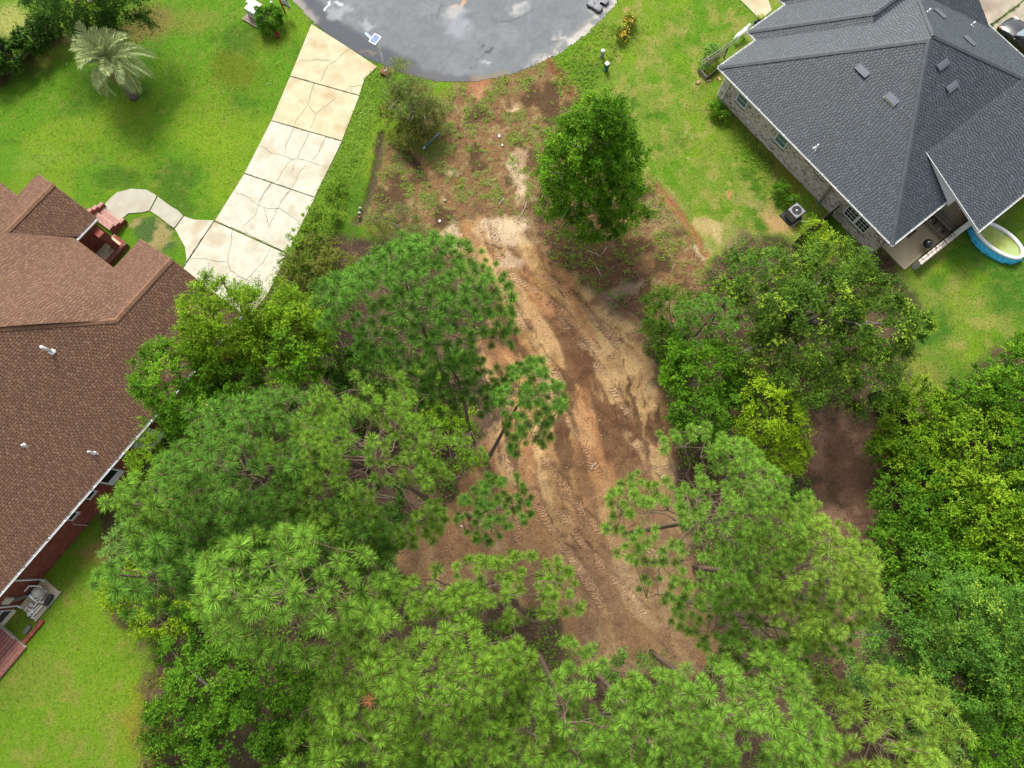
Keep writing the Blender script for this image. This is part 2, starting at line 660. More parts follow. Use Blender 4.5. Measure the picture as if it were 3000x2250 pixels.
# lawns
col = np.tile(C(.090, .172, .014), (len(X), 1))
col = mixc(col, (.060, .115, .014), sstep(n1, .48, .72))
col = mixc(col, (.160, .215, .022), sstep(fbm(X, Y, .22, 4, 211), .50, .72) * .8)
right_lawn = sstep(X, 3, 8)
col = mixc(col, (.165, .190, .050), right_lawn * sstep(n2, .40, .62) * .8)
col = mixc(col, (.27, .21, .11), right_lawn * sstep(fbm(X, Y, 1.3, 4, 505), .56, .68) * .7)
back = sstep(X, 20, 24) * (1 - sstep(Y, 20, 24))
col = mixc(col, (.055, .120, .018), back * sstep(fbm(X, Y, .3, 3, 301), .35, .65))
bl = (1 - sstep(X, -21, -17)) * (1 - sstep(Y, 1, 6))
col = mixc(col, (.135, .190, .020), bl * .6)
col = mixc(col, (.24, .17, .085), bl * sstep(n2, .60, .72) * .5)
col = mixc(col, (.22, .18, .075), sstep(n3, .58, .72) * .35)
grass = np.ones(len(X))
# patches of the left lawn
for (u, v, a, b_, r_, c_, k_) in [(440, 70, 80, 60, 0, (.16, .10, .06), .9), (560, 60, 90, 40, .2, (.19, .16, .06), .6),
                                  (300, 95, 130, 30, .2, (.09, .06, .03), .8), (120, 170, 90, 40, .5, (.12, .10, .035), .7),
                                  (690, 205, 90, 60, -.4, (.115, .105, .012), .7), (330, 235, 130, 50, 0, (.055, .11, .015), .6),
                                  (600, 410, 120, 60, -.6, (.17, .225, .02), .6), (340, 520, 60, 40, 0, (.05, .105, .012), .8),
                                  (120, 470, 70, 40, 0, (.16, .21, .05), .6), (30, 60, 60, 50, 0, (.34, .27, .16), .8),
                                  (780, 120, 60, 40, -.3, (.12, .12, .02), .5),
                                  (270, 1625, 45, 28, .2, (.24, .14, .09), .8), (240, 1690, 50, 40, 0, (.10, .14, .02), .6),
                                  (430, 2110, 50, 90, 0, (.20, .15, .03), .8), (80, 1990, 90, 60, 0, (.16, .16, .05), .5),
                                  (2560, 810, 60, 40, 0, (.22, .19, .06), .5), (2700, 1110, 70, 60, 0, (.25, .20, .08), .7),
                                  (2690, 1170, 40, 30, 0, (.26, .17, .10), .7)]:
    col = mixc(col, c_, blob(u, v, a, b_, r_) * k_)
# island between the walk and the house
isl = blob(450, 690, 75, 55, -.6, .3)
col = mixc(col, (.06, .10, .035), isl)
col = mixc(col, (.30, .22, .12), isl * sstep(n2, .46, .6) * .9)
# strip of taller weeds right of the driveway
col = mixc(col, (.11, .165, .03), line([(1090, 250), (1010, 450), (930, 640), (880, 740)], 1.2) * .8)
grass *= 1 - isl * .5
# forest floor
fo = zone(FOREST, .6)
col = mixc(col, (.060, .038, .026), fo)
col = mixc(col, (.10, .062, .040), fo * sstep(n2, .45, .65))
col = mixc(col, (.045, .060, .020), fo * sstep(n1, .52, .66) * .35)
grass *= 1 - fo * .95
# brown weedy lot
br = zone(BROWN, .6)
col = mixc(col, (.185, .098, .055), br)
col = mixc(col, (.27, .185, .105), br * sstep(n3, .50, .66) * .8)
col = mixc(col, (.095, .130, .030), br * sstep(n2 * .6 + n3 * .4, .46, .60) * sstep(Y, 17, 24) * .6)
col = mixc(col, (.075, .040, .026), br * sstep(fbm(X, Y, .8, 4, 401), .52, .66) * .9)
rd = zone(RED, .5)
col = mixc(col, (.115, .058, .038), rd * .85)
col = mixc(col, (.060, .036, .026), rd * sstep(n3, .5, .64) * .7)
grass *= 1 - br * .65
# bare dirt
di = zone(DIRT, .45)
tn = sstep(fbm(X * .7 + Y * .7, (X - Y) * .25, .5, 4, 91), .40, .62)
col = mixc(col, (.240, .152, .074), di)
col = mixc(col, (.345, .240, .135), di * tn * .9)
col = mixc(col, (.120, .066, .040), di * sstep(n2, .55, .68) * .8)
dl, rn_, sd3 = pdist(PX([(1480, 640), (1560, 820), (1700, 1060), (1780, 1400), (1850, 1650), (1960, 1950)]), X, Y)
sk = fbm(rn_ * .10 + 3, sd3 * 1.15 + (n1 - .5) * 1.2, 1.0, 4, 5)
col = mixc(col, (.45, .335, .185), di * sstep(sk, .50, .64) * sstep(fbm(X, Y, .9, 4, 93), .30, .52) * .75)
col = mixc(col, (.070, .038, .024), di * sstep(fbm(rn_ * .25 + 8, sd3 * 1.6 + (n2 - .5), 1.0, 4, 66), .57, .66) * .85)
col = mixc(col, (.115, .062, .036), di * (1 - sstep(sk, .36, .47)) * .9)
col = mixc(col, (.31, .165, .085), di * sstep(fbm(rn_ * .2, sd3 * .9, 1.0, 3, 44), .56, .68) * .6)
col = col * (1 - di[:, None]) + col * np.array([1.07, .98, .82]) * di[:, None]
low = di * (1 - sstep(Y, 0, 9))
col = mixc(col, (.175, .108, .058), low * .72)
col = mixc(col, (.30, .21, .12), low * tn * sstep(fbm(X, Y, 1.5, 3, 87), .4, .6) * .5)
trl = zone(TRAIL, .8, 1.8) * sstep(fbm(X, Y, .7, 4, 515), .22, .48)
col = mixc(col, (.175, .098, .062), trl * .9)
col = mixc(col, (.28, .17, .11), trl * sstep(n2, .5, .64) * .6)
grass *= 1 - np.maximum(di, trl) * .97
# sandy and clay spots
for (u, v, a, b_, r_, c_, k_) in [(1478, 678, 70, 48, 0, (.50, .385, .245), .95), (1520, 535, 26, 70, .25, (.46, .35, .23), .95),
                                  (1515, 470, 22, 40, .3, (.36, .25, .16), .7), (1330, 690, 22, 34, .3, (.46, .34, .24), .8),
                                  (1500, 770, 40, 22, -.5, (.40, .29, .19), .8), (1495, 318, 20, 12, 0, (.46, .34, .22), .8),
                                  (1330, 510, 16, 12, 0, (.42, .32, .2), .7), (1250, 285, 24, 60, .1, (.21, .09, .045), .0),
                                  (1395, 250, 30, 26, .4, (.30, .13, .065), .9), (1400, 275, 18, 30, 0, (.36, .19, .10), .8),
                                  (1830, 850, 60, 26, .6, (.26, .19, .14), .8), (1620, 900, 50, 16, -.7, (.40, .20, .10), .6),
                                  (2065, 660, 26, 30, .2, (.40, .28, .14), .8), (2100, 680, 18, 26, .3, (.44, .32, .17), .8),
                                  (2060, 735, 26, 24, 0, (.42, .32, .2), .8), (2150, 570, 8, 8, 0, (.42, .20, .10), .9),
                                  (2135, 540, 8, 7, 0, (.40, .24, .14), .8), (2010, 465, 9, 6, 0, (.40, .28, .18), .8),
                                  (2025, 390, 7, 9, 0, (.40, .30, .2), .7), (1890, 490, 8, 8, 0, (.36, .26, .14), .6),
                                  (2120, 700, 60, 50, 0, (.30, .24, .11), .45), (1950, 620, 70, 70, .5, (.24, .19, .085), .55),
                                  (2290, 650, 46, 44, 0, (.36, .22, .11), .9), (2210, 600, 50, 24, -.8, (.28, .21, .10), .6),
                                  (2640, 735, 30, 24, 0, (.24, .13, .07), .9), (1835, 28, 16, 9, 0, (.40, .22, .13), .8),
                                  (1718, 130, 16, 8, .6, (.40, .22, .10), .6)]:
    m_ = blob(u, v, a, b_, r_, .45) * k_
    col = mixc(col, c_, m_)
    grass *= 1 - m_ * .9
# washed out channels and dark streaks
for pts, wd, c_, k_ in [([(1600, 165), (1630, 215), (1665, 265), (1700, 305)], .22, (.20, .085, .045), .95),
                        ([(1925, 545), (1965, 600), (2010, 650), (2045, 700), (2070, 745)], .26, (.25, .115, .055), .95),
                        ([(1120, 390), (1105, 460), (1090, 540), (1065, 610), (1050, 650)], .30, (.075, .055, .035), .9),
                        ([(1165, 430), (1200, 460), (1235, 508)], .26, (.045, .028, .02), .9),
                        ([(2200, 350), (2270, 450), (2330, 560)], .55, (.16, .12, .02), .75),
                        ([(2115, 300), (2170, 370), (2260, 490), (2310, 560)], .30, (.06, .075, .02), .6),
                        ([(75, 1725), (130, 1660), (190, 1590), (240, 1530), (300, 1450)], .35, (.15, .10, .05), .8),
                        ([(0, 240), (60, 175), (120, 120), (330, 110)], .5, (.05, .035, .022), .8)]:
    m_ = line(pts, wd) * k_
    col = mixc(col, c_, m_)
    grass *= 1 - m_ * .7
# crawler tracks
tu = np.zeros(len(X))
tv = np.zeros(len(X))
tm = np.zeros(len(X))
zz = np.zeros(len(X))
for T in TRACKS:
    d, run, side = pdist(T, X + (n2 - .5) * .5, Y + (n1 - .5) * .5)
    m_ = (1 - sstep(d, .22, .34)) * np.clip(di + rd * .3, 0, 1) * sstep(fbm(run * 1.0, side * .2, .5, 2, 19), .34, .62) * sstep(fbm(X, Y, 2.3, 3, 23), .30, .58)
    up = m_ > tm
    tu = np.where(up, run, tu)
    tv = np.where(up, side, tv)
    tm = np.maximum(tm, m_)
    zz += -.05 * (1 - sstep(d, .15, .40)) * di + .06 * np.exp(-((d - .5) / .14) ** 2) * di
col = mixc(col, (.40, .265, .150), tm * tn * .75)
col = mixc(col, (.28, .165, .095), tm * (1 - tn) * .6)
zz += (np.maximum(di, np.maximum(br, trl)) * .85) * ((n2 - .5) * .14 + (n3 - .5) * .10) + fo * (n2 - .5) * .15
zz += di * (fbm(X * .7 + Y * .7, (X - Y) * .2, 2.2, 3, 71) - .5) * .10
for pts, dp in [([(1600, 165), (1630, 215), (1665, 265), (1700, 305)], .22), ([(1925, 545), (2010, 650), (2070, 745)], .14),
                ([(1120, 390), (1090, 540), (1050, 650)], .2), ([(1165, 430), (1235, 508)], .15)]:
    d, _, _ = pdist(PX(pts), X, Y)
    zz -= dp * np.exp(-(d / .22) ** 2)
nearflat = np.maximum.reduce([sstep(sdist(PX(q), X, Y), -1.2, -.2) for q in
                              ([(860, -80), (880, 20), (1110, 195), (1340, 243), (1500, 216), (1620, 166), (1730, 90), (1830, -60)],
                               [(900, 60), (1110, 195), (1060, 270), (790, 850), (560, 960), (500, 800)])])
zz *= 1 - nearflat
zz -= .012
idx = np.arange(nx_ * ny_).reshape(nx_, ny_)
GFACES = np.stack([idx[:-1, :-1], idx[1:, :-1], idx[1:, 1:], idx[:-1, 1:]], -1).reshape(-1, 4)
GZ = zz.copy()
GRASS = grass.copy()


def ground_z(x, y):
    i = np.clip(np.searchsorted(gx, x) - 1, 0, nx_ - 2)
    j = np.clip(np.searchsorted(gy, y) - 1, 0, ny_ - 2)
    return GZ[i * ny_ + j]


def gsample(arr, x, y):
    i = np.clip(np.searchsorted(gx, x) - 1, 0, nx_ - 2)
    j = np.clip(np.searchsorted(gy, y) - 1, 0, ny_ - 2)
    return arr[i * ny_ + j]


def ground_material():
    m = bpy.data.materials.new("ground")
    m.use_nodes = True
    nt = m.node_tree
    N, L = nt.nodes.new, nt.links.new
    b = nt.nodes["Principled BSDF"]
    b.inputs['Roughness'].default_value = .95
    b.inputs['Specular IOR Level'].default_value = .12
    tc = N("ShaderNodeTexCoord")
    at = N("ShaderNodeAttribute")
    at.attribute_name = "col"
    ag = N("ShaderNodeAttribute")
    ag.attribute_name = "grass"
    # fine grain: two noises multiply the albedo
    h1 = N("ShaderNodeTexNoise")
    h1.inputs['Scale'].default_value = 9
    h1.inputs['Detail'].default_value = 8
    h1.inputs['Roughness'].default_value = .75
    L(tc.outputs['Object'], h1.inputs['Vector'])
    r1 = N("ShaderNodeMapRange")
    r1.inputs['From Min'].default_value = .3
    r1.inputs['From Max'].default_value = .7
    r1.inputs['To Min'].default_value = .55
    r1.inputs['To Max'].default_value = 1.45
    L(h1.outputs['Fac'], r1.inputs['Value'])
    mul = N("ShaderNodeMix")
    mul.data_type = 'RGBA'
    mul.blend_type = 'MULTIPLY'
    mul.inputs[0].default_value = 1
    L(at.outputs['Color'], mul.inputs[6])
    L(r1.outputs['Result'], mul.inputs[7])
    # straw flecks where grass grows
    h2 = N("ShaderNodeTexNoise")
    h2.inputs['Scale'].default_value = 22
    h2.inputs['Detail'].default_value = 4
    L(tc.outputs['Object'], h2.inputs['Vector'])
    r2 = N("ShaderNodeMapRange")
    r2.inputs['From Min'].default_value = .58
    r2.inputs['From Max'].default_value = .72
    r2.inputs['To Max'].default_value = .4
    L(h2.outputs['Fac'], r2.inputs['Value'])
    m3 = N("ShaderNodeMath")
    m3.operation = 'MULTIPLY'
    L(r2.outputs['Result'], m3.inputs[0])
    L(ag.outputs['Fac'], m3.inputs[1])
    mx = N("ShaderNodeMix")
    mx.data_type = 'RGBA'
    L(m3.outputs[0], mx.inputs[0])
    L(mul.outputs[2], mx.inputs[6])
    mx.inputs[7].default_value = (.15, .20, .025, 1)
    L(mx.outputs[2], b.inputs['Base Color'])
    # tread cleats
    au = N("ShaderNodeAttribute")
    au.attribute_name = "run"
    av = N("ShaderNodeAttribute")
    av.attribute_name = "side"
    am = N("ShaderNodeAttribute")
    am.attribute_name = "tread"
    ab = N("ShaderNodeMath")
    ab.operation = 'ABSOLUTE'
    L(av.outputs['Fac'], ab.inputs[0])
    k1 = N("ShaderNodeMath")
    k1.operation = 'MULTIPLY_ADD'
    L(ab.outputs[0], k1.inputs[0])
    k1.inputs[1].default_value = .7
    L(au.outputs['Fac'], k1.inputs[2])
    h3 = N("ShaderNodeTexNoise")
    h3.inputs['Scale'].default_value = 1.7
    h3.inputs['Detail'].default_value = 3
    L(tc.outputs['Object'], h3.inputs['Vector'])
    kw = N("ShaderNodeMath")
    kw.operation = 'MULTIPLY_ADD'
    L(h3.outputs['Fac'], kw.inputs[0])
    kw.inputs[1].default_value = .55
    L(k1.outputs[0], kw.inputs[2])
    k2 = N("ShaderNodeMath")
    k2.operation = 'MULTIPLY'
    L(kw.outputs[0], k2.inputs[0])
    k2.inputs[1].default_value = 2 * math.pi / .21
    k3 = N("ShaderNodeMath")
    k3.operation = 'SINE'
    L(k2.outputs[0], k3.inputs[0])
    k4 = N("ShaderNodeMath")
    k4.operation = 'MULTIPLY'
    k4.use_clamp = False
    L(k3.outputs[0], k4.inputs[0])
    L(am.outputs['Fac'], k4.inputs[1])
    k5 = N("ShaderNodeMath")
    k5.operation = 'MULTIPLY_ADD'
    L(h1.outputs['Fac'], k5.inputs[0])
    k5.inputs[1].default_value = 3.4
    L(k4.outputs[0], k5.inputs[2])
    bp = N("ShaderNodeBump")
    bp.inputs['Strength'].default_value = .9
    bp.inputs['Distance'].default_value = .035
    L(k5.outputs[0], bp.inputs['Height'])
    L(bp.outputs['Normal'], b.inputs['Normal'])
    return m


MAT['ground'] = ground_material()
gw_ = np.clip(grass, 0, 1)[:, None]
col = col * (1 - gw_) * .80 + col * np.array([.68, .84, .40]) * gw_
outside = (np.abs(X) > 40) | (Y > 42) | (Y < -15)
col[outside] = (.058, .120, .008)
zz[outside] = -.012
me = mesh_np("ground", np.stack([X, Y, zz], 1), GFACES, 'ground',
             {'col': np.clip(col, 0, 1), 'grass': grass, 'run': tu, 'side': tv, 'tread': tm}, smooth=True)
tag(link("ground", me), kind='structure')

# ------------------------------------------------------------------ ROAD (turning circle), driveways, walks
ROADP = PX([(845, -140), (858, 5), (900, 45), (955, 95), (1020, 140), (1105, 186), (1150, 205), (1215, 226), (1290, 240), (1345, 243),
            (1430, 232), (1510, 214), (1575, 185), (1625, 163), (1680, 128), (1728, 92), (1765, 55), (1800, 15), (1812, -10),
            (1835, -140), (1790, -330), (1500, -420), (1150, -400), (900, -300)])
x0, y0 = ROADP.min(0) - .3
x1, y1 = ROADP.max(0) + .3
rx, ry = np.arange(x0, x1, .14), np.arange(y0, y1, .14)
RX, RY = np.meshgrid(rx, ry, indexing='ij')
RXf, RYf = RX.ravel(), RY.ravel()
wob = (fbm(RXf, RYf, 1.6, 3, 8) - .5) * .25
sdv = sdist(ROADP, RXf, RYf) + wob
ri = np.arange(len(RXf)).reshape(len(rx), len(ry))
q = np.stack([ri[:-1, :-1], ri[1:, :-1], ri[1:, 1:], ri[:-1, 1:]], -1).reshape(-1, 4)
q = q[(sdv[q] > -.02).sum(1) >= 3]
used = np.unique(q)
remap = np.full(len(RXf), -1)
remap[used] = np.arange(len(used))
q = remap[q]
RXf, RYf, sdv = RXf[used], RYf[used], sdv[used]
a1, a2, a3 = fbm(RXf, RYf, .5, 4, 15), fbm(RXf, RYf, 1.8, 4, 25), fbm(RXf, RYf, 5, 2, 35)
X, Y = RXf, RYf
n2, n3 = a2, a3
wx, wy = X + (a2 - .5) * 1.3, Y + (fbm(X, Y, 1.8, 3, 45) - .5) * 1.3
rc = np.tile(C(.185, .20, .228), (len(X), 1))
rc = mixc(rc, (.225, .24, .265), sstep(a1, .42, .70) * .7)
rc = mixc(rc, (.150, .163, .188), sstep(a2, .48, .72) * .5)
rc = rc * (.90 + .22 * a3)[:, None] * np.array([.69, .70, .66])
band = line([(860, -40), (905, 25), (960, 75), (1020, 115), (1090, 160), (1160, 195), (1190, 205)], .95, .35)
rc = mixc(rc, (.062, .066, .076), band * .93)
edge = 1 - sstep(sdv, .2, .9)
silt = edge * sstep(X, 0, 3)
rc = mixc(rc, (.40, .375, .335), silt * sstep(a2, .36, .55) * .9)
rc = mixc(rc, (.21, .20, .19), silt * sstep(a3, .55, .7) * .7)
rc = mixc(rc, (.085, .085, .09), line([(1180, 190), (1230, 215), (1300, 236), (1380, 240)], .42, .4) * .8)
rc = mixc(rc, (.20, .15, .105), line([(1390, 232), (1440, 226), (1480, 216)], .25) * .7)
rc = mixc(rc, (.24, .22, .20), line([(852, -20), (880, 25), (915, 58)], .42) * .9)
for (u, v, a, b_, r_, c_, k_) in [(1325, 22, 13, 8, .8, (.36, .22, .11), .95), (1362, 8, 14, 14, 0, (.36, .22, .11), .95),
                                  (1335, 30, 42, 20, .7, (.50, .46, .40), .35), (1337, 52, 6, 6, 0, (.42, .32, .22), .7),
                                  (1515, 25, 26, 30, 0, (.46, .45, .42), .45), (1433, 138, 10, 8, .5, (.05, .055, .065), .9),
                                  (1432, 152, 12, 7, -.4, (.05, .055, .065), .9), (1405, 168, 4, 12, -.3, (.06, .065, .075), .85),
                                  (1393, 193, 5, 4, 0, (.06, .065, .075), .8), (1416, 181, 10, 5, 0, (.44, .43, .42), .7),
                                  (1080, 72, 30, 14, -.2, (.30, .31, .33), .6), (990, 40, 40, 22, .5, (.30, .31, .33), .55),
                                  (1080, 148, 24, 10, .2, (.17, .135, .09), .75), (1340, 70, 40, 60, 0, (.27, .28, .31), .5),
                                  (1745, 22, 30, 20, 0, (.42, .39, .35), .5), (1660, 118, 40, 14, -.6, (.45, .43, .39), .6)]:
    rc = mixc(rc, c_, blob(u, v, a, b_, r_, .4) * k_)
for pts, wd, c_, k_ in [([(945, 36), (962, 22), (972, 8), (990, 4), (1003, 12)], .07, (.62, .63, .64), .9),
                        ([(1440, 56), (1462, 66), (1500, 62), (1535, 45), (1565, 28)], .05, (.07, .075, .085), .75),
                        ([(1300, 10), (1285, 30), (1282, 50)], .05, (.07, .075, .085), .7),
                        ([(1235, 2), (1250, 15), (1262, 17)], .05, (.08, .085, .095), .6),
                        ([(1100, 12), (1060, 28), (1030, 20)], .04, (.09, .095, .105), .5),
                        ([(1680, 75), (1720, 52), (1746, 35)], .05, (.12, .12, .12), .6),
                        ([(1630, 130), (1680, 98), (1740, 56)], .06, (.16, .14, .10), .6),
                        ([(1404, 70), (1398, 130), (1390, 190)], .10, (.15, .16, .185), .5),
                        ([(1550, 0), (1552, 60), (1545, 150)], .12, (.16, .17, .195), .4)]:
    rc = mixc(rc, c_, line(pts, wd) * k_)
nmat('asphalt', (.86, .86, .86), (1.1, 1.1, 1.1), 26, .9, .5, 70, attr='col')
rz = .010 + .012 * sstep(sdv, 0, .5) + (a2 - .5) * .006
me = mesh_np("road", np.stack([X, Y, rz], 1), q, 'asphalt', {'col': rc}, smooth=True)
tag(link("road", me), kind='structure')


def slab_set(name, slabs, z, mats, inset=.012):
    """a pavement: an empty holding one slab per bay"""
    c = np.mean([PX(s).mean(0) for s in slabs], 0)
    root = thing(name, None, None, (c[0], c[1], 0))
    tag(root, kind='structure')
    out = []
    for s, m in zip(slabs, mats):
        p = PX(s, z)
        cc = p.mean(0)
        p = cc + (p - cc) * (1 - inset / np.linalg.norm(p - cc, axis=1).mean())
        mb = MB()
        mb.prism([tuple(a) for a in p], -.10, z)
        out.append(mb.build("concrete_slab", m, root, bevel=.01))
    return root, out


S = [[(912, 70), (1010, 132), (1105, 195), (1068, 230), (1053, 279), (850, 222)],
     [(849, 224), (1053, 281), (1002, 412), (795, 352)],
     [(794, 354), (1002, 414), (922, 577), (716, 507)],
     [(715, 509), (922, 579), (843, 742), (629, 646)],
     [(627, 649), (842, 745), (780, 870), (700, 960), (560, 930), (537, 786)]]
drive, dslabs = slab_set("driveway", S, .05, ['concrete_tan', 'concrete_tan', 'concrete_white', 'concrete_white', 'concrete_white'])
cr = np.random.default_rng(3)


def crack(parent, pts, z, wd=.035):
    p = PX(pts, z)
    Q = [p[0]]
    for i in range(len(p) - 1):                       # wander between the surveyed points
        L = np.linalg.norm(p[i + 1] - p[i])
        k = max(2, int(L / .18))
        for j in range(1, k + 1):
            Q.append(p[i] + (p[i + 1] - p[i]) * j / k + (cr.normal(0, .025, 2) if j < k else 0))
    Q = np.array(Q)
    t = np.gradient(Q, axis=0)
    t /= np.linalg.norm(t, axis=1)[:, None] + 1e-9
    nrm = np.stack([-t[:, 1], t[:, 0]], 1)
    ww = wd * cr.uniform(.6, 1.4, len(Q))[:, None]
    ww[0] *= .5
    ww[-1] *= .5
    A, B = Q + nrm * ww, Q - nrm * ww
    n = len(Q)
    V = [(*a, z + .004) for a in A] + [(*b, z + .004) for b in B]
    mb = MB()
    mb.add(V, [(i, n + i, n + i + 1, i + 1) for i in range(n - 1)])
    return mb.build("crack", 'crack_fill', parent)


def z1(pts, sc=.3617, ox=700, oy=0):
    return [(ox + a * sc, oy + b * sc) for a, b in pts]


CR = [(0, z1([(900, 385), (800, 480), (720, 530), (690, 590), (655, 665)])), (0, z1([(490, 485), (560, 495), (640, 480), (740, 492)])),
      (0, z1([(862, 735), (895, 700), (950, 695), (1005, 690)])), (0, z1([(905, 705), (915, 745)])),
      (1, z1([(610, 675), (580, 760), (562, 850), (500, 930), (465, 975), (450, 1020)])),
      (1, z1([(562, 850), (622, 930), (600, 1000), (577, 1045)])), (1, z1([(622, 930), (690, 865), (780, 800)])),
      (2, z1([(443, 1035), (390, 1150), (365, 1255)])), (2, z1([(575, 1065), (520, 1180), (468, 1283)])),
      (2, z1([(160, 1185), (212, 1195), (260, 1240), (350, 1260), (425, 1290), (470, 1285), (560, 1305), (640, 1335), (715, 1355)])),
      (2, z1([(428, 1292), (360, 1370), (308, 1472)])), (2, z1([(555, 1310), (480, 1420), (430, 1522)])), (2, z1([(700, 1110), (650, 1230), (590, 1300)])),
      (2, z1([(450, 1295), (440, 1370), (425, 1400)])),
      (3, z1([(262, 1480), (200, 1570), (155, 1650)])), (3, z1([(428, 1532), (370, 1590), (330, 1655)])),
      (3, z1([(1960, 1315), (1900, 1390), (1860, 1480), (1830, 1560), (1730, 1645)], .4069, 0)),
      (3, z1([(1700, 1388), (1785, 1420), (1860, 1480), (1930, 1502), (2000, 1500), (2060, 1530), (2160, 1600)], .4069, 0)),
      (3, z1([(2095, 1365), (2030, 1440), (2000, 1500), (1970, 1570), (1925, 1640)], .4069, 0)),
      (3, z1([(1895, 1495), (1920, 1560), (1930, 1625)], .4069, 0)),
      (4, z1([(2152, 605), (2130, 770), (2108, 905), (2135, 990), (2200, 1035), (2300, 1080), (2420, 1130)], .3165, 0, 480)),
      (4, z1([(1745, 880), (1880, 875), (2000, 902), (2108, 912)], .3165, 0, 480)), (4, z1([(2130, 1000), (2090, 1050), (2060, 1100)], .3165, 0, 480)),
      (4, z1([(1945, 905), (1920, 1000), (1880, 1090)], .3165, 0, 480)), (4, [(795, 722), (770, 770), (725, 815), (700, 850)])]
for k, pts in CR:
    crack(dslabs[k], pts, .05, .015)
for k, pts in [(0, [(848, 221), (950, 251), (1055, 280)]), (1, [(793, 352), (900, 384), (1003, 414)]),
               (2, [(714, 507), (820, 542), (923, 578)]), (3, [(627, 646), (735, 690), (844, 743)]), (4, [(629, 646), (580, 716), (535, 784)])]:
    crack(dslabs[k], pts, .052, .020)
slab_set("footpath", [[(303, 606), (312, 590), (342, 563), (385, 552), (430, 555), (460, 573), (437, 617), (418, 622), (375, 625), (352, 645)],
                      [(462, 575), (498, 602), (520, 615), (537, 632), (510, 668), (490, 655), (470, 638), (439, 618)],
                      [(539, 633), (570, 643), (627, 645), (535, 782), (547, 762), (541, 722), (512, 670)]], .045,
         ['concrete_grey', 'concrete_grey', 'concrete_white'])
slab_set("footpath", [[(2160, -10), (2245, -20), (2262, 30), (2228, 58)], [(2100, -90), (2200, -100), (2243, -24), (2158, -12)]], .045,
         ['concrete_tan', 'concrete_tan'])
rd_root, rds = slab_set("driveway", [[(2790, -30), (2840, -60), (3060, -60), (2985, 12), (2898, 76), (2870, 60)],
                                    [(2899, 78), (2987, 14), (3060, -50), (3160, 20), (3160, 330), (3080, 270)]], .045,
                        ['concrete_dirty', 'concrete_dirty'], .03)
# grass growing in the joint
mb = MB()
for k in range(260):
    f = cr.uniform(0, 1)
    p = P(2899 + f * 88, 77 - f * 63, .05) + np.array([*cr.normal(0, .05, 2), 0])
    a = cr.uniform(0, 6.3)
    h = cr.uniform(.05, .14)
    d = np.array([math.cos(a), math.sin(a), 0])
    mb.add([p - d * .03, p + d * .03, p + np.array([*cr.normal(0, .06, 2), h])], [(0, 1, 2)])
nmat('joint_grass', (.10, .19, .02), (.15, .24, .03), 9, .8)
mb.build("joint_grass", 'joint_grass', rd_root, kind='stuff')

# ------------------------------------------------------------------ HOUSES: builders
hr = np.random.default_rng(21)


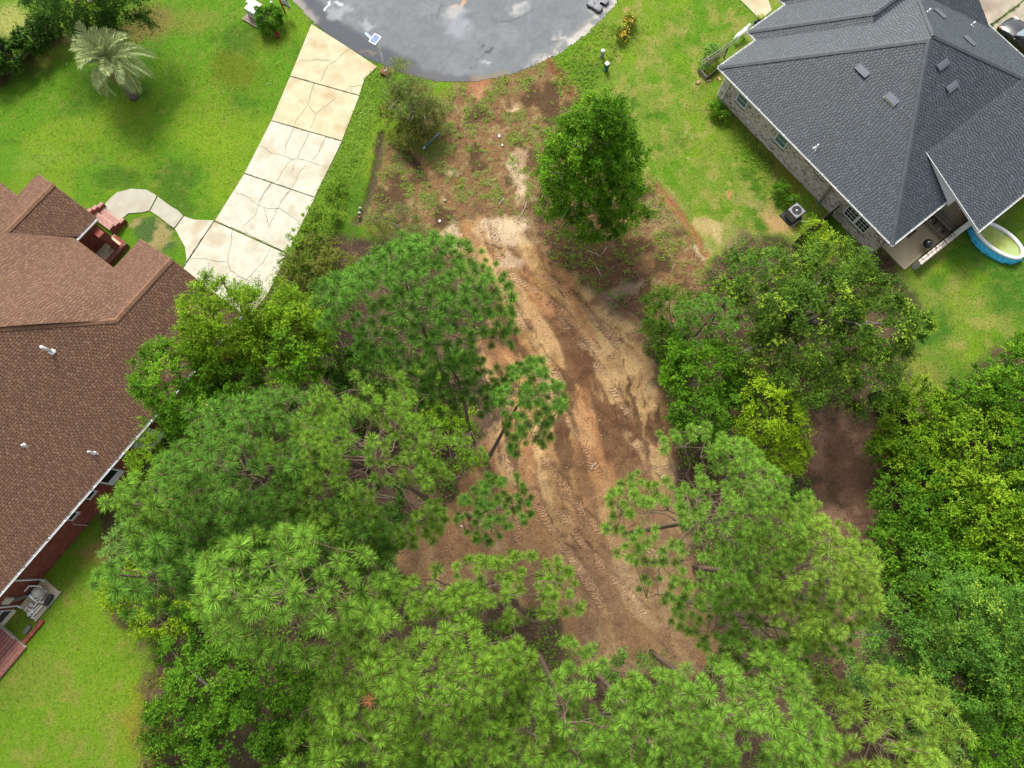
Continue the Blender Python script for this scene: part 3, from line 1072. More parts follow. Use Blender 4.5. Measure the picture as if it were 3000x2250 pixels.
def roof_slope(house, fr, poly, zf, down, palette, mat, expo=.146, pitch=.55, tab=(.10, .26), deck='deck_dark', label=None, shingles=True, sink=.015, curved=False):
    """one plane of a roof: a deck with its courses of shingles (raised tabs) on top. poly in (s,t); zf(s,t); down: plan direction of fall"""
    org = origin(house)
    poly = [np.array(p, float) for p in poly]
    d = np.array(down, float)
    c = np.array([-d[1], d[0]])

    def W(p, q, lift=0.0):
        s = p * c[0] + q * d[0]
        t = p * c[1] + q * d[1]
        return fr.w(s, t, zf(s, t) + lift)
    mb = MB()
    top = [fr.w(s, t, zf(s, t) - sink) for s, t in poly]
    bot = [fr.w(s, t, zf(s, t) - sink - .085) for s, t in poly]
    n = len(poly)
    mb.add(top + bot, [tuple(range(n)), tuple(range(n, 2 * n))[::-1]] + [(i, n + i, n + (i + 1) % n, (i + 1) % n) for i in range(n)])
    deck_o = mb.build("roof_slope", deck, house, label=label)
    if not shingles:
        return deck_o
    pq = np.array([[p @ c, p @ d] for p in poly])
    step = expo / math.sqrt(1 + pitch * pitch)

    def span(q):
        xs = []
        for i in range(n):
            (p0, q0), (p1, q1) = pq[i], pq[(i + 1) % n]
            if (q0 <= q) != (q1 <= q):
                xs.append(p0 + (q - q0) / (q1 - q0) * (p1 - p0))
        return (min(xs), max(xs)) if len(xs) >= 2 else None
    V, Fc, Cc = [], [], []

    def quad(a, b, c_, d_, co):
        k = len(V)
        V.extend([a, b, c_, d_])
        Cc.extend([co] * 4)
        Fc.append((k, k + 1, k + 2, k + 3))
    row = 0
    q1 = pq[:, 1].max()
    qm = pq[:, 1].min()
    pal = np.array(palette)
    while q1 > qm + .02:
        q0 = max(q1 - step, qm)
        A, B = span(q0 + 1e-4), span(q1 - 1e-4)
        if A and B:
            base = pal[0] * hr.uniform(.88, 1.08)
            ns = max(1, int((B[1] - B[0]) / .6)) if curved else 1
            for i in range(ns):
                k0, k1 = i / ns, (i + 1) / ns
                a0, a1, b0, b1 = A[0] + (A[1] - A[0]) * k0, A[0] + (A[1] - A[0]) * k1, B[0] + (B[1] - B[0]) * k0, B[0] + (B[1] - B[0]) * k1
                quad(W(a0, q0, .001), W(a1, q0, .001), W(b1, q1, .009), W(b0, q1, .009), base)
                quad(W(b0, q1, .009), W(b1, q1, .009), W(b1, q1, -.012), W(b0, q1, -.012), base)
            lo, hi = max(A[0], B[0]) + .01, min(A[1], B[1]) - .01
            row += 1
            p = math.floor(lo / .23) * .23 - .23 + (row % 2) * .115 + hr.normal(0, .02)
            while p < hi:
                wd = hr.uniform(.12, .18)
                a0, a1 = max(p, lo), min(p + wd, hi)
                if a1 > a0 + .02:
                    co = pal[hr.integers(1, len(pal))] * hr.uniform(.92, 1.08)
                    quad(W(a0, q0 + .004, .012), W(a1, q0 + .004, .012), W(a1, q1 + .003, .028), W(a0, q1 + .003, .028), co)
                    quad(W(a0, q1 + .003, .028), W(a1, q1 + .003, .028), W(a1, q1 + .003, .009), W(a0, q1 + .003, .009), co)
                p += .23 + hr.normal(0, .012)
        q1 -= step
    me = mesh_np("shingles", np.array(V) - org, np.array(Fc), mat, {'col': np.clip(np.array(Cc), 0, 1)})
    o = link("shingles", me, deck_o)
    tag(o, kind='stuff')
    return deck_o


def ridge_line(house, p0, p1, mat, slopeL, slopeR, base_mat, expo=.24, w_=.17):
    """a ridge or hip: a low strip with its own overlapping cap shingles"""
    p0, p1 = np.array(p0, float), np.array(p1, float)
    org = origin(house)
    L = np.linalg.norm(p1 - p0)
    x = (p1 - p0) / L
    y = np.cross([0, 0, 1.], x)
    y /= np.linalg.norm(y)
    z = np.cross(x, y)
    mb = MB()
    k = .035
    mb.add([p0 - y * .1 - z * slopeR * .1, p1 - y * .1 - z * slopeR * .1, p1 + z * k, p0 + z * k, p1 + y * .1 - z * slopeL * .1, p0 + y * .1 - z * slopeL * .1],
           [(0, 1, 2, 3), (3, 2, 4, 5)])
    strip = mb.build("ridge", base_mat, house)
    mbm = bpy.data.meshes.new("ridge_cap")
    th = .014
    V = []
    for xx, up in ((-.02, 0.0), (.28, .018)):
        for dz in (0, th):
            V += [(xx, -w_, -slopeR * w_ + up + dz), (xx, 0, up + dz + .0), (xx, w_, -slopeL * w_ + up + dz)]
    Fv = [(3, 9, 10, 4), (4, 10, 11, 5), (0, 1, 7, 6), (1, 2, 8, 7), (6, 7, 10, 9), (7, 8, 11, 10), (0, 6, 9, 3), (2, 5, 11, 8), (0, 3, 4, 1), (1, 4, 5, 2)]
    mbm.from_pydata(V, [], Fv)
    mbm.materials.append(MAT[mat])
    R = Matrix(((x[0], y[0], z[0]), (x[1], y[1], z[1]), (x[2], y[2], z[2]))).to_4x4()
    n = max(1, int(L / expo))
    for i in range(n):
        o = link("ridge_cap", mbm, strip)
        q_ = p0 + x * (L * i / n) + z * (.042) - org
        o.matrix_local = Matrix.Translation(q_) @ R @ Matrix.Rotation(hr.normal(0, .012), 4, 'Z')
    return strip


def brick_wall(house, fr, axis, fixed, a0, a1, z0, z1, out, palette, mortar, holes=(), bl=.20, bh=.066, thick=.18, jit=.004, name="wall"):
    """wall along s (axis 's', plane t=fixed) or along t; bricks proud of the mortar; out = sign of the outward direction"""
    org = origin(house)

    def W(a, z, o):
        return fr.w(a, fixed + out * o, z) if axis == 's' else fr.w(fixed + out * o, a, z)
    mb = MB()
    pts = [W(a, z, o) for o in (0, -thick) for a, z in ((a0, z0), (a1, z0), (a1, z1), (a0, z1))]
    mb.add(pts, [(0, 1, 2, 3), (7, 6, 5, 4), (0, 4, 5, 1), (1, 5, 6, 2), (2, 6, 7, 3), (3, 7, 4, 0)])
    wall = mb.build(name, mortar, house)
    V, Fc, Cc = [], [], []
    pal = np.array(palette)
    g = .011
    z = z0 + .004
    row = 0
    while z + bh <= z1 + .001:
        a = a0 - (bl / 2 if row % 2 else 0)
        while a < a1:
            b0, b1 = max(a, a0), min(a + bl, a1)
            hid = False
            for h in holes:
                if b1 > h[0] and b0 < h[1] and z + bh > h[2] and z < h[3]:
                    if b0 < h[0] - .05:
                        b1 = h[0]
                    elif b1 > h[1] + .05:
                        b0 = h[1]
                    else:
                        hid = True
            if not hid and b1 - b0 > .03:
                o = .010 + hr.uniform(-jit, jit)
                co = pal[min(int(hr.random() ** 1.3 * len(pal)), len(pal) - 1)] * hr.uniform(.86, 1.12)
                k = len(V)
                V += [W(b0, z, o), W(b1, z, o), W(b1, z + bh, o), W(b0, z + bh, o), W(b0, z, 0), W(b1, z, 0), W(b1, z + bh, 0), W(b0, z + bh, 0)]
                Cc += [co] * 8
                Fc += [(k, k + 1, k + 2, k + 3), (k, k + 4, k + 5, k + 1), (k + 1, k + 5, k + 6, k + 2), (k + 2, k + 6, k + 7, k + 3), (k + 3, k + 7, k + 4, k)]
            a += bl + g
        z += bh + g
        row += 1
    if Fc:
        me = mesh_np("brickwork", np.array(V) - org, np.array(Fc), 'brick_face', {'col': np.clip(np.array(Cc), 0, 1)})
        tag(link("brickwork", me, wall), kind='stuff')
    return wall


def window(house, fr, axis, fixed, a0, a1, z0, z1, out, glass, nx=1, nz=1, fw=.07, mullion=False, sill=None, frame_mat='white_paint', label=None):
    def W(a, z, o):
        return fr.w(a, fixed + out * o, z) if axis == 's' else fr.w(fixed + out * o, a, z)
    ax = fr.a if axis == 's' else fr.b
    ay = (fr.b if axis == 's' else fr.a) * out

    def bar(mb, b0, b1, y0, y1, o0, o1):
        mb.box(W((b0 + b1) / 2, (y0 + y1) / 2, (o0 + o1) / 2), b1 - b0, o1 - o0, y1 - y0, ax, ay)
    mb = MB()
    bar(mb, a0, a0 + fw, z0, z1, -.02, .055)
    bar(mb, a1 - fw, a1, z0, z1, -.02, .055)
    bar(mb, a0 + fw, a1 - fw, z0, z0 + fw, -.02, .057)
    bar(mb, a0 + fw, a1 - fw, z1 - fw, z1, -.02, .057)
    if mullion:
        m = (a0 + a1) / 2
        bar(mb, m - .09, m + .09, z0 + fw, z1 - fw, -.02, .053)
    root = mb.build("window", frame_mat, house, label=label)
    cells = [(a0 + fw, a1 - fw)] if not mullion else [(a0 + fw, (a0 + a1) / 2 - .09), ((a0 + a1) / 2 + .09, a1 - fw)]
    for b0, b1 in cells:
        ws, hs_ = (b1 - b0) / nx, (z1 - z0 - 2 * fw) / nz
        for i in range(nx):
            for j in range(nz):
                p = MB()
                bar(p, b0 + ws * i + .012, b0 + ws * (i + 1) - .012, z0 + fw + hs_ * j + .012, z0 + fw + hs_ * (j + 1) - .012, -.01, .018)
                p.build("pane", glass, root)
        for i in range(1, nx):
            p = MB()
            bar(p, b0 + ws * i - .012, b0 + ws * i + .012, z0 + fw, z1 - fw, -.01, .036)
            p.build("muntin", frame_mat, root)
        for j in range(1, nz):
            p = MB()
            bar(p, b0, b1, z0 + fw + hs_ * j - .012, z0 + fw + hs_ * j + .012, -.01, .034)
            p.build("muntin", frame_mat, root)
    if sill:
        p = MB()
        k = a0 - .02
        while k < a1:
            p.box(W(k + .035, z0 - .07, .03), .064, .09, .12, ax, ay)
            k += .077
        p.build("window_sill", sill, root, kind='stuff')
    return root


def gutter(house, fr, axis, fixed, a0, a1, z, out, mat='white_paint', w_=.12, trough='deck_dark'):
    def W(a, zz, o):
        return fr.w(a, fixed + out * o, zz) if axis == 's' else fr.w(fixed + out * o, a, zz)
    prof = [(-.01, .0), (-.01, -.12), (w_ * .8, -.12), (w_, -.02), (w_, .01), (w_ - .018, .01), (w_ - .03, -.09), (.01, -.09), (.01, 0)]
    mb = MB()
    n = len(prof)
    V = [W(a0, z + y, x) for x, y in prof] + [W(a1, z + y, x) for x, y in prof]
    mb.add(V, [(i, (i + 1) % n, n + (i + 1) % n, n + i) for i in range(n)] + [tuple(range(n)), tuple(range(n, 2 * n))[::-1]])
    g = mb.build("gutter", mat, house)
    ax = fr.a if axis == 's' else fr.b
    k = a0 + .5
    while k < a1:
        h = MB()
        h.box(W(k, z + .016, w_ / 2), .03, w_ + .02, .012, ax, (fr.b if axis == 's' else fr.a))
        h.build("gutter_hanger", mat, g)
        k += 1.2
    return g


def downspout(house, pts, mat, r=.045, name="downspout"):
    mb = MB()
    mb.tube(pts, r, 4)
    return mb.build(name, mat, house)


def vent_pipe(house, base, h, r, fr, pitch_dir, pitch):
    root_mb = MB()
    zv = np.array([0, 0, 1.])
    base = np.array(base, float)
    root_mb.tube([base - zv * .1, base + zv * h], r, 10)
    root = root_mb.build("vent_pipe", 'white_pvc', house, smooth=True)
    b = MB()
    b.lathe(base - zv * .03, [(r * 2.6, 0), (r * 2.2, .05), (r * 1.15, .14), (r * 1.05, .2)], 14)
    nrm = np.array([*(-np.array(pitch_dir)[:2]) * -1, 0]) if False else None
    d3 = np.array(pitch_dir, float)
    d3 = d3 / np.linalg.norm(d3)
    dn = d3 - zv * pitch
    dn /= np.linalg.norm(dn)
    sd_ = np.cross(zv, d3)
    nn = np.cross(dn, sd_) * -1
    if nn[2] < 0:
        nn = -nn
    b.box(base + dn * .04, .30, .26, .016, dn, sd_, nn)
    b.build("flashing", 'metal_white', root)
    return root


# ------------------------------------------------------------------ RIGHT HOUSE
ZE = 2.85
PR = .53
hA = HR.px(2103, 199, ZE)
hB = HR.px(2618, 713, ZE)
sA, sB = hA[0], hB[0]
tE = (hA[1] + hB[1]) / 2
half = (sB - sA) / 2
sM = (sA + sB) / 2
tN = HR.px(2900, 78, ZE)[1]
zR = ZE + PR * half
cx = HR.w(sM, (tE + tN) / 2, 0)
house_r = thing("house", "single storey pale brick house under a dark slate grey hipped shingle roof", "house", cx)
f1 = lambda s, t: ZE + PR * (t - tE)
f2 = lambda s, t: ZE + PR * (sB - s)
f0 = lambda s, t: ZE + PR * (s - sA)
f3 = lambda s, t: ZE + PR * (tN - t)
T1 = (sM, tE + half)
T2 = (sM, tN - half) if tN - half > tE + half else (sM, tE + half + .02)
PG = [(.030, .036, .043), (.060, .072, .084), (.072, .085, .098), (.054, .064, .075), (.068, .079, .090), (.090, .102, .114), (.060, .072, .084)]
PG = [np.array(c) * np.array([.60, .69, .74]) for c in PG]
roof_slope(house_r, HR, [(sA, tE), (sB, tE), T1], f1, (0, -1), PG, 'shingle_grey', pitch=PR)
roof_slope(house_r, HR, [(sB, tE), (sB, tN), T2, T1], f2, (1, 0), PG, 'shingle_grey', pitch=PR)
roof_slope(house_r, HR, [(sA, tN), (sA, tE), T1, T2], f0, (-1, 0), PG, 'shingle_grey', pitch=PR)
roof_slope(house_r, HR, [(sB, tN), (sA, tN), T2], f3, (0, 1), PG, 'shingle_grey', pitch=PR)
t1w = HR.w(*T1, zR)
sl_ = PR * .72
ridge_line(house_r, HR.w(sA, tE, ZE), t1w, 'cap_grey', sl_, sl_, 'deck_dark')
ridge_line(house_r, HR.w(sB, tE, ZE), t1w, 'cap_grey', sl_, sl_, 'deck_dark')
t2w = HR.w(*T2, zR)
ridge_line(house_r, HR.w(sB, tN, ZE), t2w, 'cap_grey', sl_, sl_, 'deck_dark')
ridge_line(house_r, HR.w(sA, tN, ZE), t2w, 'cap_grey', sl_, sl_, 'deck_dark')
# patio roof: a flatter plane laid over the rear slope
zP = 2.95
sP, tP = HR.px(2866, 676, zP)
sT, tT = HR.px(2710, 450, 4.45)
pP = (f2(sT, 0) - zP) / (sP - sT)
f4 = lambda s, t: zP + pP * (sP - s) + .02
roof_slope(house_r, HR, [(sT, tP), (sP, tP), (sP, tN), (sT, tN)], f4, (1, 0), PG, 'shingle_grey', pitch=pP)
mb = MB()                                     # white rake board and the cheek under it
for dt, zz in ((-.035, 0),):
    A0, A1 = HR.w(sT, tP + dt, f4(sT, 0) + .03), HR.w(sP + .02, tP + dt, f4(sP, 0) + .03)
    B0, B1 = HR.w(sT, tP + dt, f4(sT, 0) - .02), HR.w(sP + .02, tP + dt, f4(sP, 0) - .20)
    k = HR.b * .03
    mb.add([A0, A1, B1, B0, A0 + k, A1 + k, B1 + k, B0 + k], [(0, 1, 2, 3), (7, 6, 5, 4), (0, 4, 5, 1), (1, 5, 6, 2), (2, 6, 7, 3), (3, 7, 4, 0)])
mb.build("rake_board", 'white_paint', house_r)
mb = MB()
A0, A1, B1 = HR.w(sT, tP + .03, f4(sT, 0) - .06), HR.w(sB + .3, tP + .03, f4(sB + .3, 0) - .06), HR.w(sB + .3, tP + .03, f2(sB + .3, 0) - .1)
k = HR.b * .05
mb.add([A0, A1, B1, A0 + k, A1 + k, B1 + k], [(0, 1, 2), (5, 4, 3), (0, 3, 4, 1), (1, 4, 5, 2), (2, 5, 3, 0)])
mb.build("roof_cheek", 'white_paint', house_r)
gutter(house_r, HR, 't', sP, tP - .05, tN, zP - .02, 1)
gutter(house_r, HR, 's', tE, sA - .05, sB + .1, ZE - .03, -1)
gutter(house_r, HR, 't', sB, tE - .05, tP + .1, ZE - .03, 1)
gutter(house_r, HR, 't', sA, tE - .05, HR.px(2231, 127, ZE)[1], ZE - .03, -1)
gutter(house_r, HR, 's', tN, sA, sB + 2.5, ZE - .03, 1)


def hip_wing(u, v, depth, width, label=None):
    """a front wing: hipped roof whose ridge runs along the front"""
    sW, tW = HR.px(u, v, ZE)
    sr, tr = sW + depth, tW + depth
    zr = ZE + PR * depth
    fw_ = lambda s, t: ZE + PR * (t - tW)
    ff = lambda s, t: ZE + PR * (s - sW)
    fb = lambda s, t: zr - PR * (s - sr)
    te = tW + width
    roof_slope(house_r, HR, [(sW, te), (sW, tW), (sr, tr), (sr, te)], ff, (-1, 0), PG, 'shingle_grey', pitch=PR)
    roof_slope(house_r, HR, [(sW, tW), (sr + depth, tW), (sr, tr)], fw_, (0, -1), PG, 'shingle_grey', pitch=PR)
    roof_slope(house_r, HR, [(sr + depth, tW), (sr + depth, te), (sr, te), (sr, tr)], fb, (1, 0), PG, 'shingle_grey', pitch=PR)
    ridge_line(house_r, HR.w(sW, tW, ZE), HR.w(sr, tr, zr), 'cap_grey', sl_, sl_, 'deck_dark')
    ridge_line(house_r, HR.w(sr, te, zr), HR.w(sr, tr, zr), 'cap_grey', sl_, sl_, 'deck_dark')
    gutter(house_r, HR, 's', tW, sW - .05, sA + .15, ZE - .03, -1)
    gutter(house_r, HR, 't', sW, tW - .05, te, ZE - .03, -1)
    return sW, tW


zw = 5.6
sw_, tw_ = HR.px(2193, 92, ZE)
dpt = HR.px(2558, 40, zw)[0] - sw_
sw1, tw1 = hip_wing(2193, 92, dpt, 13.0)
sw2, tw2 = hip_wing(2286, -4, 3.2, 7.0)
# walls
PBR = [(.74, .66, .58), (.84, .77, .70), (.64, .56, .49), (.76, .68, .60), (.55, .47, .41), (.69, .60, .53), (.24, .19, .16)]
tWl = 31.02
sW0, sW1 = sA + .5, sB - .42
hw1 = [(325, 185), (400, 265), (370, 335), (290, 258)]
toR = lambda a, b: (2050 + a * .3617, 200 + b * .3617)
wl = {}
for nm, q in dict(w1=hw1, w2=[(642, 510), (728, 590), (683, 658), (600, 580)], w3=[(955, 800), (1035, 880), (1015, 908), (928, 830)],
                  w4=[(1228, 1095), (1415, 1265), (1330, 1342), (1156, 1167)]).items():
    p = [HR.on_t(*toR(*k), tWl) for k in q]
    a0 = (p[0][0] + p[3][0]) / 2
    a1 = (p[1][0] + p[2][0]) / 2
    wl[nm] = (a0, a1, (p[2][1] + p[3][1]) / 2, (p[0][1] + p[1][1]) / 2)
w3 = list(wl['w3'])
w3[3] = w3[2] + .42
wl['w3'] = tuple(w3)
brick_wall(house_r, HR, 's', tWl, sW0, sW1, 0, ZE - .08, -1, PBR, 'mortar_pale', [tuple(a + d for a, d in zip(q, (-.01, .01, -.12, .01))) for q in wl.values()])
brick_wall(house_r, HR, 't', sW0, tWl, tWl + 4, 0, ZE - .08, -1, PBR, 'mortar_pale')
for ax_, fx, a0, a1 in (('t', sW0, tWl + 4.02, tN - .5), ('t', sW1, tWl + .02, tN - .5), ('s', tN - .5, sW0, sW1)):
    brick_wall(house_r, HR, ax_, fx, a0, a1, 0, ZE - .1, -1 if (fx == sW0) else 1, PBR, 'mortar_pale', [(-99, 99, -9, 9)])
mb = MB()                                     # front wing's walls under its hip
for s0, t0 in ((sw1, tw1), (sw2, tw2)):
    mb.prism([tuple(HR.w(s, t)[:2]) for s, t in ((s0 + .5, t0 + .5), (sW0 + .3, t0 + .5), (sW0 + .3, tN - .6), (s0 + .5, tN - .6))], 0, ZE - .1)
mb.build("wall", 'mortar_pale', house_r)
mb = MB()                                     # soffit
mb.prism([tuple(HR.w(s, t)[:2]) for s, t in ((sA + .03, tE + .03), (sB - .03, tE + .03), (sB - .03, tN - .03), (sA + .03, tN - .03))], ZE - .14, ZE - .11)
mb.build("soffit", 'white_paint', house_r)
window(house_r, HR, 's', tWl, *wl['w1'], -1, 'glass_blind', sill='brick_tan' if False else 'olive_paint', nz=2)
window(house_r, HR, 's', tWl, *wl['w2'], -1, 'glass_blind', sill='olive_paint', nz=2)
window(house_r, HR, 's', tWl, *wl['w3'], -1, 'glass_dark', sill='olive_paint', nx=3, label="small high window tucked under the eave")
window(house_r, HR, 's', tWl, *wl['w4'], -1, 'glass_dark', nx=3, nz=4, mullion=True, sill='olive_paint', label="wide double window with white grid bars")


def onw(a, b, out=0.0):
    s, z = HR.on_t(*toR(a, b), tWl)
    return HR.w(s, tWl - out, z)


p = onw(165, 295, .06)
q_ = onw(245, 130, .06)
downspout(house_r, [HR.w(HR.st(q_)[0], tE - .06, ZE - .1), HR.w(HR.st(q_)[0], tWl - .06, ZE - .55), HR.w(HR.st(p)[0], tWl - .06, .12), HR.w(HR.st(p)[0], tWl - .25, .05)], 'white_paint', .05)
for (a, b), (c_, d_), mt in (((1068, 960), (1000, 1045), 'olive_paint'), ((1000, 1045), (885, 1172), 'steel_blue')):
    p, q_ = onw(a, b, .08), onw(c_, d_, .08)
    mb = MB()
    mb.box((p + q_) / 2, .15, .12, np.linalg.norm(p - q_), HR.a, HR.b, (p - q_) / np.linalg.norm(p - q_))
    mb.build("line_cover", mt, house_r)
downspout(house_r, [HR.w(sW1 + .04, tWl - .03, ZE - .2), HR.w(sW1 + .04, tWl - .03, .1)], 'metal_grey', .05)
mb = MB()                                     # wall box and conduit
mb.box(onw(402, 432, .06), .17, .10, .2, HR.a, HR.b)
mb.build("junction_box", 'metal_white', house_r)
mb = MB()
p = HR.st(onw(402, 432))[0]
mb.tube([HR.w(p, tWl - .04, onw(402, 432)[2]), HR.w(p, tWl - .04, .05)], .016, 6)
mb.build("conduit", 'metal_grey', house_r)
# electric meter panel
q4 = [onw(690, 832), onw(727, 862), onw(675, 932), onw(642, 905)]
c4 = sum(q4) / 4
mb = MB()
wd = .40
hh = max(.75, abs(q4[0][2] - q4[3][2]))
mb.box(c4 - HR.b * .08, wd, .16, hh, HR.a, HR.b)
mp = mb.build("meter_panel", 'steel_blue', house_r, bevel=.01)
mp.data.materials[0] = nmat('panel_pale_blue', (.36, .47, .50), (.42, .53, .56), 4, .45)
mb = MB()
mb.lathe((0, 0, 0), [(.085, 0), (.085, .06), (.06, .09), (0, .09)], 14)
mb.v = [tuple((c4 - HR.b * (.16 + v[2])) + HR.a * v[0] + np.array([0, 0, 1]) * v[1]) for v in mb.v]
mb.build("meter", 'tank_beige', mp)
for (a, b), mt in (((700, 940), 'tank_beige'), ((730, 950), 'panel_pale_blue')):
    mb = MB()
    mb.box(onw(a, b, .07), .20, .14, .28, HR.a, HR.b)
    mb.build("cable_box", mt, house_r, bevel=.01)
mb = MB()
mb.tube([onw(690, 960, .03), onw(692, 985, .03), HR.w(HR.st(onw(692, 985))[0], tWl - .03, .05)], .02, 6)
mb.build("conduit", 'metal_grey', house_r)
mb = MB()
mb.box(onw(885, 1125, .07), .2, .14, .3, HR.a, HR.b)
mb.build("disconnect_box", 'black_plastic', house_r)
# vents on the roof


def roof_vent(c, xdir, down, pitch, w_=.9, d_=.42, h_=.14, back=False, curved=False):
    zv = np.array([0, 0, 1.])
    dn = np.array(down) - zv * pitch
    dn /= np.linalg.norm(dn)
    x = np.array(xdir)
    n = np.cross(x, dn)
    if n[2] < 0:
        n = -n
    mb = MB()
    m = 7 if curved else 2
    V = []
    for e in (-.5, .5):
        for i in range(m):
            f = i / (m - 1)
            hgt_ = h_ * (.35 + .65 * math.sin(f * math.pi / 2 + .15)) if curved else h_ * (.45 + .55 * f)
            V.append(c + x * e * w_ + dn * (f - .5) * d_ + n * hgt_)
        V.append(c + x * e * w_ + dn * .5 * d_ + n * .0)
        V.append(c + x * e * w_ - dn * .5 * d_ + n * .0)
    k = m + 2
    mb.add(V, [(i, i + 1, k + i + 1, k + i) for i in range(m)] + [tuple(range(k))[::-1], tuple(range(k, 2 * k))])
    o = mb.build("roof_vent", 'vent_metal', house_r)
    if back:
        b = MB()
        b.box(c + dn * (d_ / 2 + .03) + n * .02, w_ * 1.04, .05, .03, x, dn, n)
        b.build("vent_flashing", 'cream_paint', o)
    return o


def on_plane(u, v, f, it=8):
    z = 4.5
    for _ in range(it):
        s, t = HR.px(u, v, z)
        z = f(s, t)
    return HR.w(s, t, z)


roof_vent(on_plane(2527, 208, f1), HR.a, -HR.b, PR)
roof_vent(on_plane(2613, 290, f1), HR.a, -HR.b, PR, back=True)
roof_vent(on_plane(2760, 190, f2), HR.b, HR.a, PR, curved=True)
roof_vent(on_plane(2787, 254, f2), HR.b, HR.a, PR, curved=True, back=True)
roof_vent(on_plane(2752, 42, f3), HR.a, HR.b, PR)
roof_vent(on_plane(2838, 122, f3), HR.a, HR.b, PR)
vent_pipe(house_r, on_plane(2391, 432, f1), .34, .045, HR, -HR.b, PR)
vent_pipe(house_r, on_plane(2718, 36, f3), .30, .045, HR, HR.b, PR)
vent_pipe(house_r, on_plane(2820, 23, f3), .34, .045, HR, HR.b, PR)
vent_pipe(house_r, on_plane(2847, 75, f3), .34, .045, HR, HR.b, PR)
# patio: slab, posts, half wall
sS0, sS1 = sW1 + .05, 1.25
pt0, pt1 = HR.px(2650, 745, .1)[1], tN - 1
mb = MB()
mb.prism([tuple(HR.w(s, t)[:2]) for s, t in ((sS0, 32.0), (sS1 - .05, 32.0), (sS1 - .05, pt1), (sS0, pt1))], -.05, .10)
mb.build("patio_slab", 'patio_floor', house_r)
h0, h1 = HR.px(2695, 765, .85), HR.px(2853, 650, .85)
hw = brick_wall(house_r, HR, 't', 1.62, h0[1] - .1, tN - 1.5, 0, .84, 1, PBR, 'mortar_pale', thick=.34, name="half_wall")
V, Fc, Cc = [], [], []
t_ = h0[1] - .1
while t_ < tN - 1.5:                          # capping bricks across the top
    for s0 in (1.275, 1.455):
        k = len(V)
        co = np.array(PBR[hr.integers(0, len(PBR))]) * hr.uniform(.85, 1.1)
        zt = .875 + hr.uniform(-.005, .005)
        ps = [(s0, t_), (s0 + .165, t_), (s0 + .165, t_ + .062), (s0, t_ + .062)]
        V += [HR.w(a, b, zt) for a, b in ps] + [HR.w(a, b, .82) for a, b in ps]
        Cc += [co] * 8
        Fc += [(k, k + 1, k + 2, k + 3), (k, k + 4, k + 5, k + 1), (k + 1, k + 5, k + 6, k + 2), (k + 2, k + 6, k + 7, k + 3), (k + 3, k + 7, k + 4, k)]
    t_ += .073
me = mesh_np("brickwork", np.array(V) - origin(house_r), np.array(Fc), 'brick_face', {'col': np.clip(np.array(Cc), 0, 1)})
tag(link("brickwork", me, hw), kind='stuff')
mb = MB()
mb.box(HR.w(1.45, tP + .6, 1.85), .34, .34, 1.95, HR.a, HR.b)
mb.build("porch_post", 'white_paint', house_r)

# ------------------------------------------------------------------ LEFT HOUSE
ZL = 2.9
PL = .61
gut = [HL.px(119, 1600, ZL), HL.px(428, 1244, ZL)]
tG = (gut[0][1] + gut[1][1]) / 2
tV, zV = -26.12, ZL + PL * (26.12 + tG)
V1 = (-2.67, tV)
sF = 2.0
tWLe = tV - (zV - ZL) / PL
PB = [(.105, .060, .044), (.155, .088, .060), (.185, .110, .075), (.115, .058, .046), (.165, .098, .068), (.205, .130, .092), (.120, .064, .050)]
PB = [(np.array(c) * .55 + np.array((.145, .085, .060)) * .45) * np.array([.98, .92, .80]) for c in PB]
house_l = thing("house", "red brick house with a brown shingle roof and front gables", "house", HL.w(-10, -28, 0))
g1 = lambda s, t: zV + PL * (tV - t)
g1w = lambda s, t: ZL + PL * (tG - t)
gw = lambda s, t: zV - PL * (tV - t)
P2 = .64


def zE(t):
    a = min(1.0, max(0.0, (-27.5 - t) / 6.0))
    a = a * a * (3 - 2 * a)
    return (zV - P2 * (-.42 + 2.67)) * (1 - a) + 2.95 * a


g2 = lambda s, t: zE(t) + P2 * (-.42 - s)
# hip between rear slope and front slope
sH = -8.0
tH = tV
for _ in range(30):
    tH = tV - (g2(sH, tH) - zV) / PL
roof_slope(house_l, HL, [(sF, tG), (sF, tV), V1, (sH, tH), (-27, tH), (-27, tG)], g1w, (0, 1), PB, 'shingle_brown', pitch=PL)
roof_slope(house_l, HL, [V1, (-.42, -28.2), (-.42, -46), (sH, -46), (sH, tH)], g2, (1, 0), PB, 'shingle_brown', pitch=P2, sink=1.2, curved=True)
roof_slope(house_l, HL, [(sF, tV), (sF, tWLe), (-1.6, tWLe), V1], gw, (0, -1), PB, 'shingle_brown', pitch=PL)
t2m, z2r = -36.2, 4.32
p2w = (z2r - ZL) / 2.6
k1 = lambda s, t: z2r - p2w * (t - t2m)
k2 = lambda s, t: z2r - p2w * (t2m - t)
s2f = 1.42
roof_slope(house_l, HL, [(s2f, t2m), (-2.75, t2m), (-.2, t2m + 2.6), (s2f, t2m + 2.6)], k1, (0, 1), PB, 'shingle_brown', pitch=p2w)
roof_slope(house_l, HL, [(-2.75, t2m), (s2f, t2m), (s2f, t2m - 2.6), (-.2, t2m - 2.6)], k2, (0, -1), PB, 'shingle_brown', pitch=p2w)
ridge_line(house_l, HL.w(*V1, zV), HL.w(sF, tV, zV), 'cap_brown', PL, PL, 'deck_dark')
ridge_line(house_l, HL.w(*V1, zV), HL.w(sH, tH, g1(sH, tH)), 'cap_brown', PL * .8, PL * .8, 'deck_dark')
ridge_line(house_l, HL.w(-2.75, t2m, z2r), HL.w(s2f, t2m, z2r), 'cap_brown', p2w, p2w, 'deck_dark')
gutter(house_l, HL, 's', tG, -27, sF, ZL - .03, 1, w_=.14)
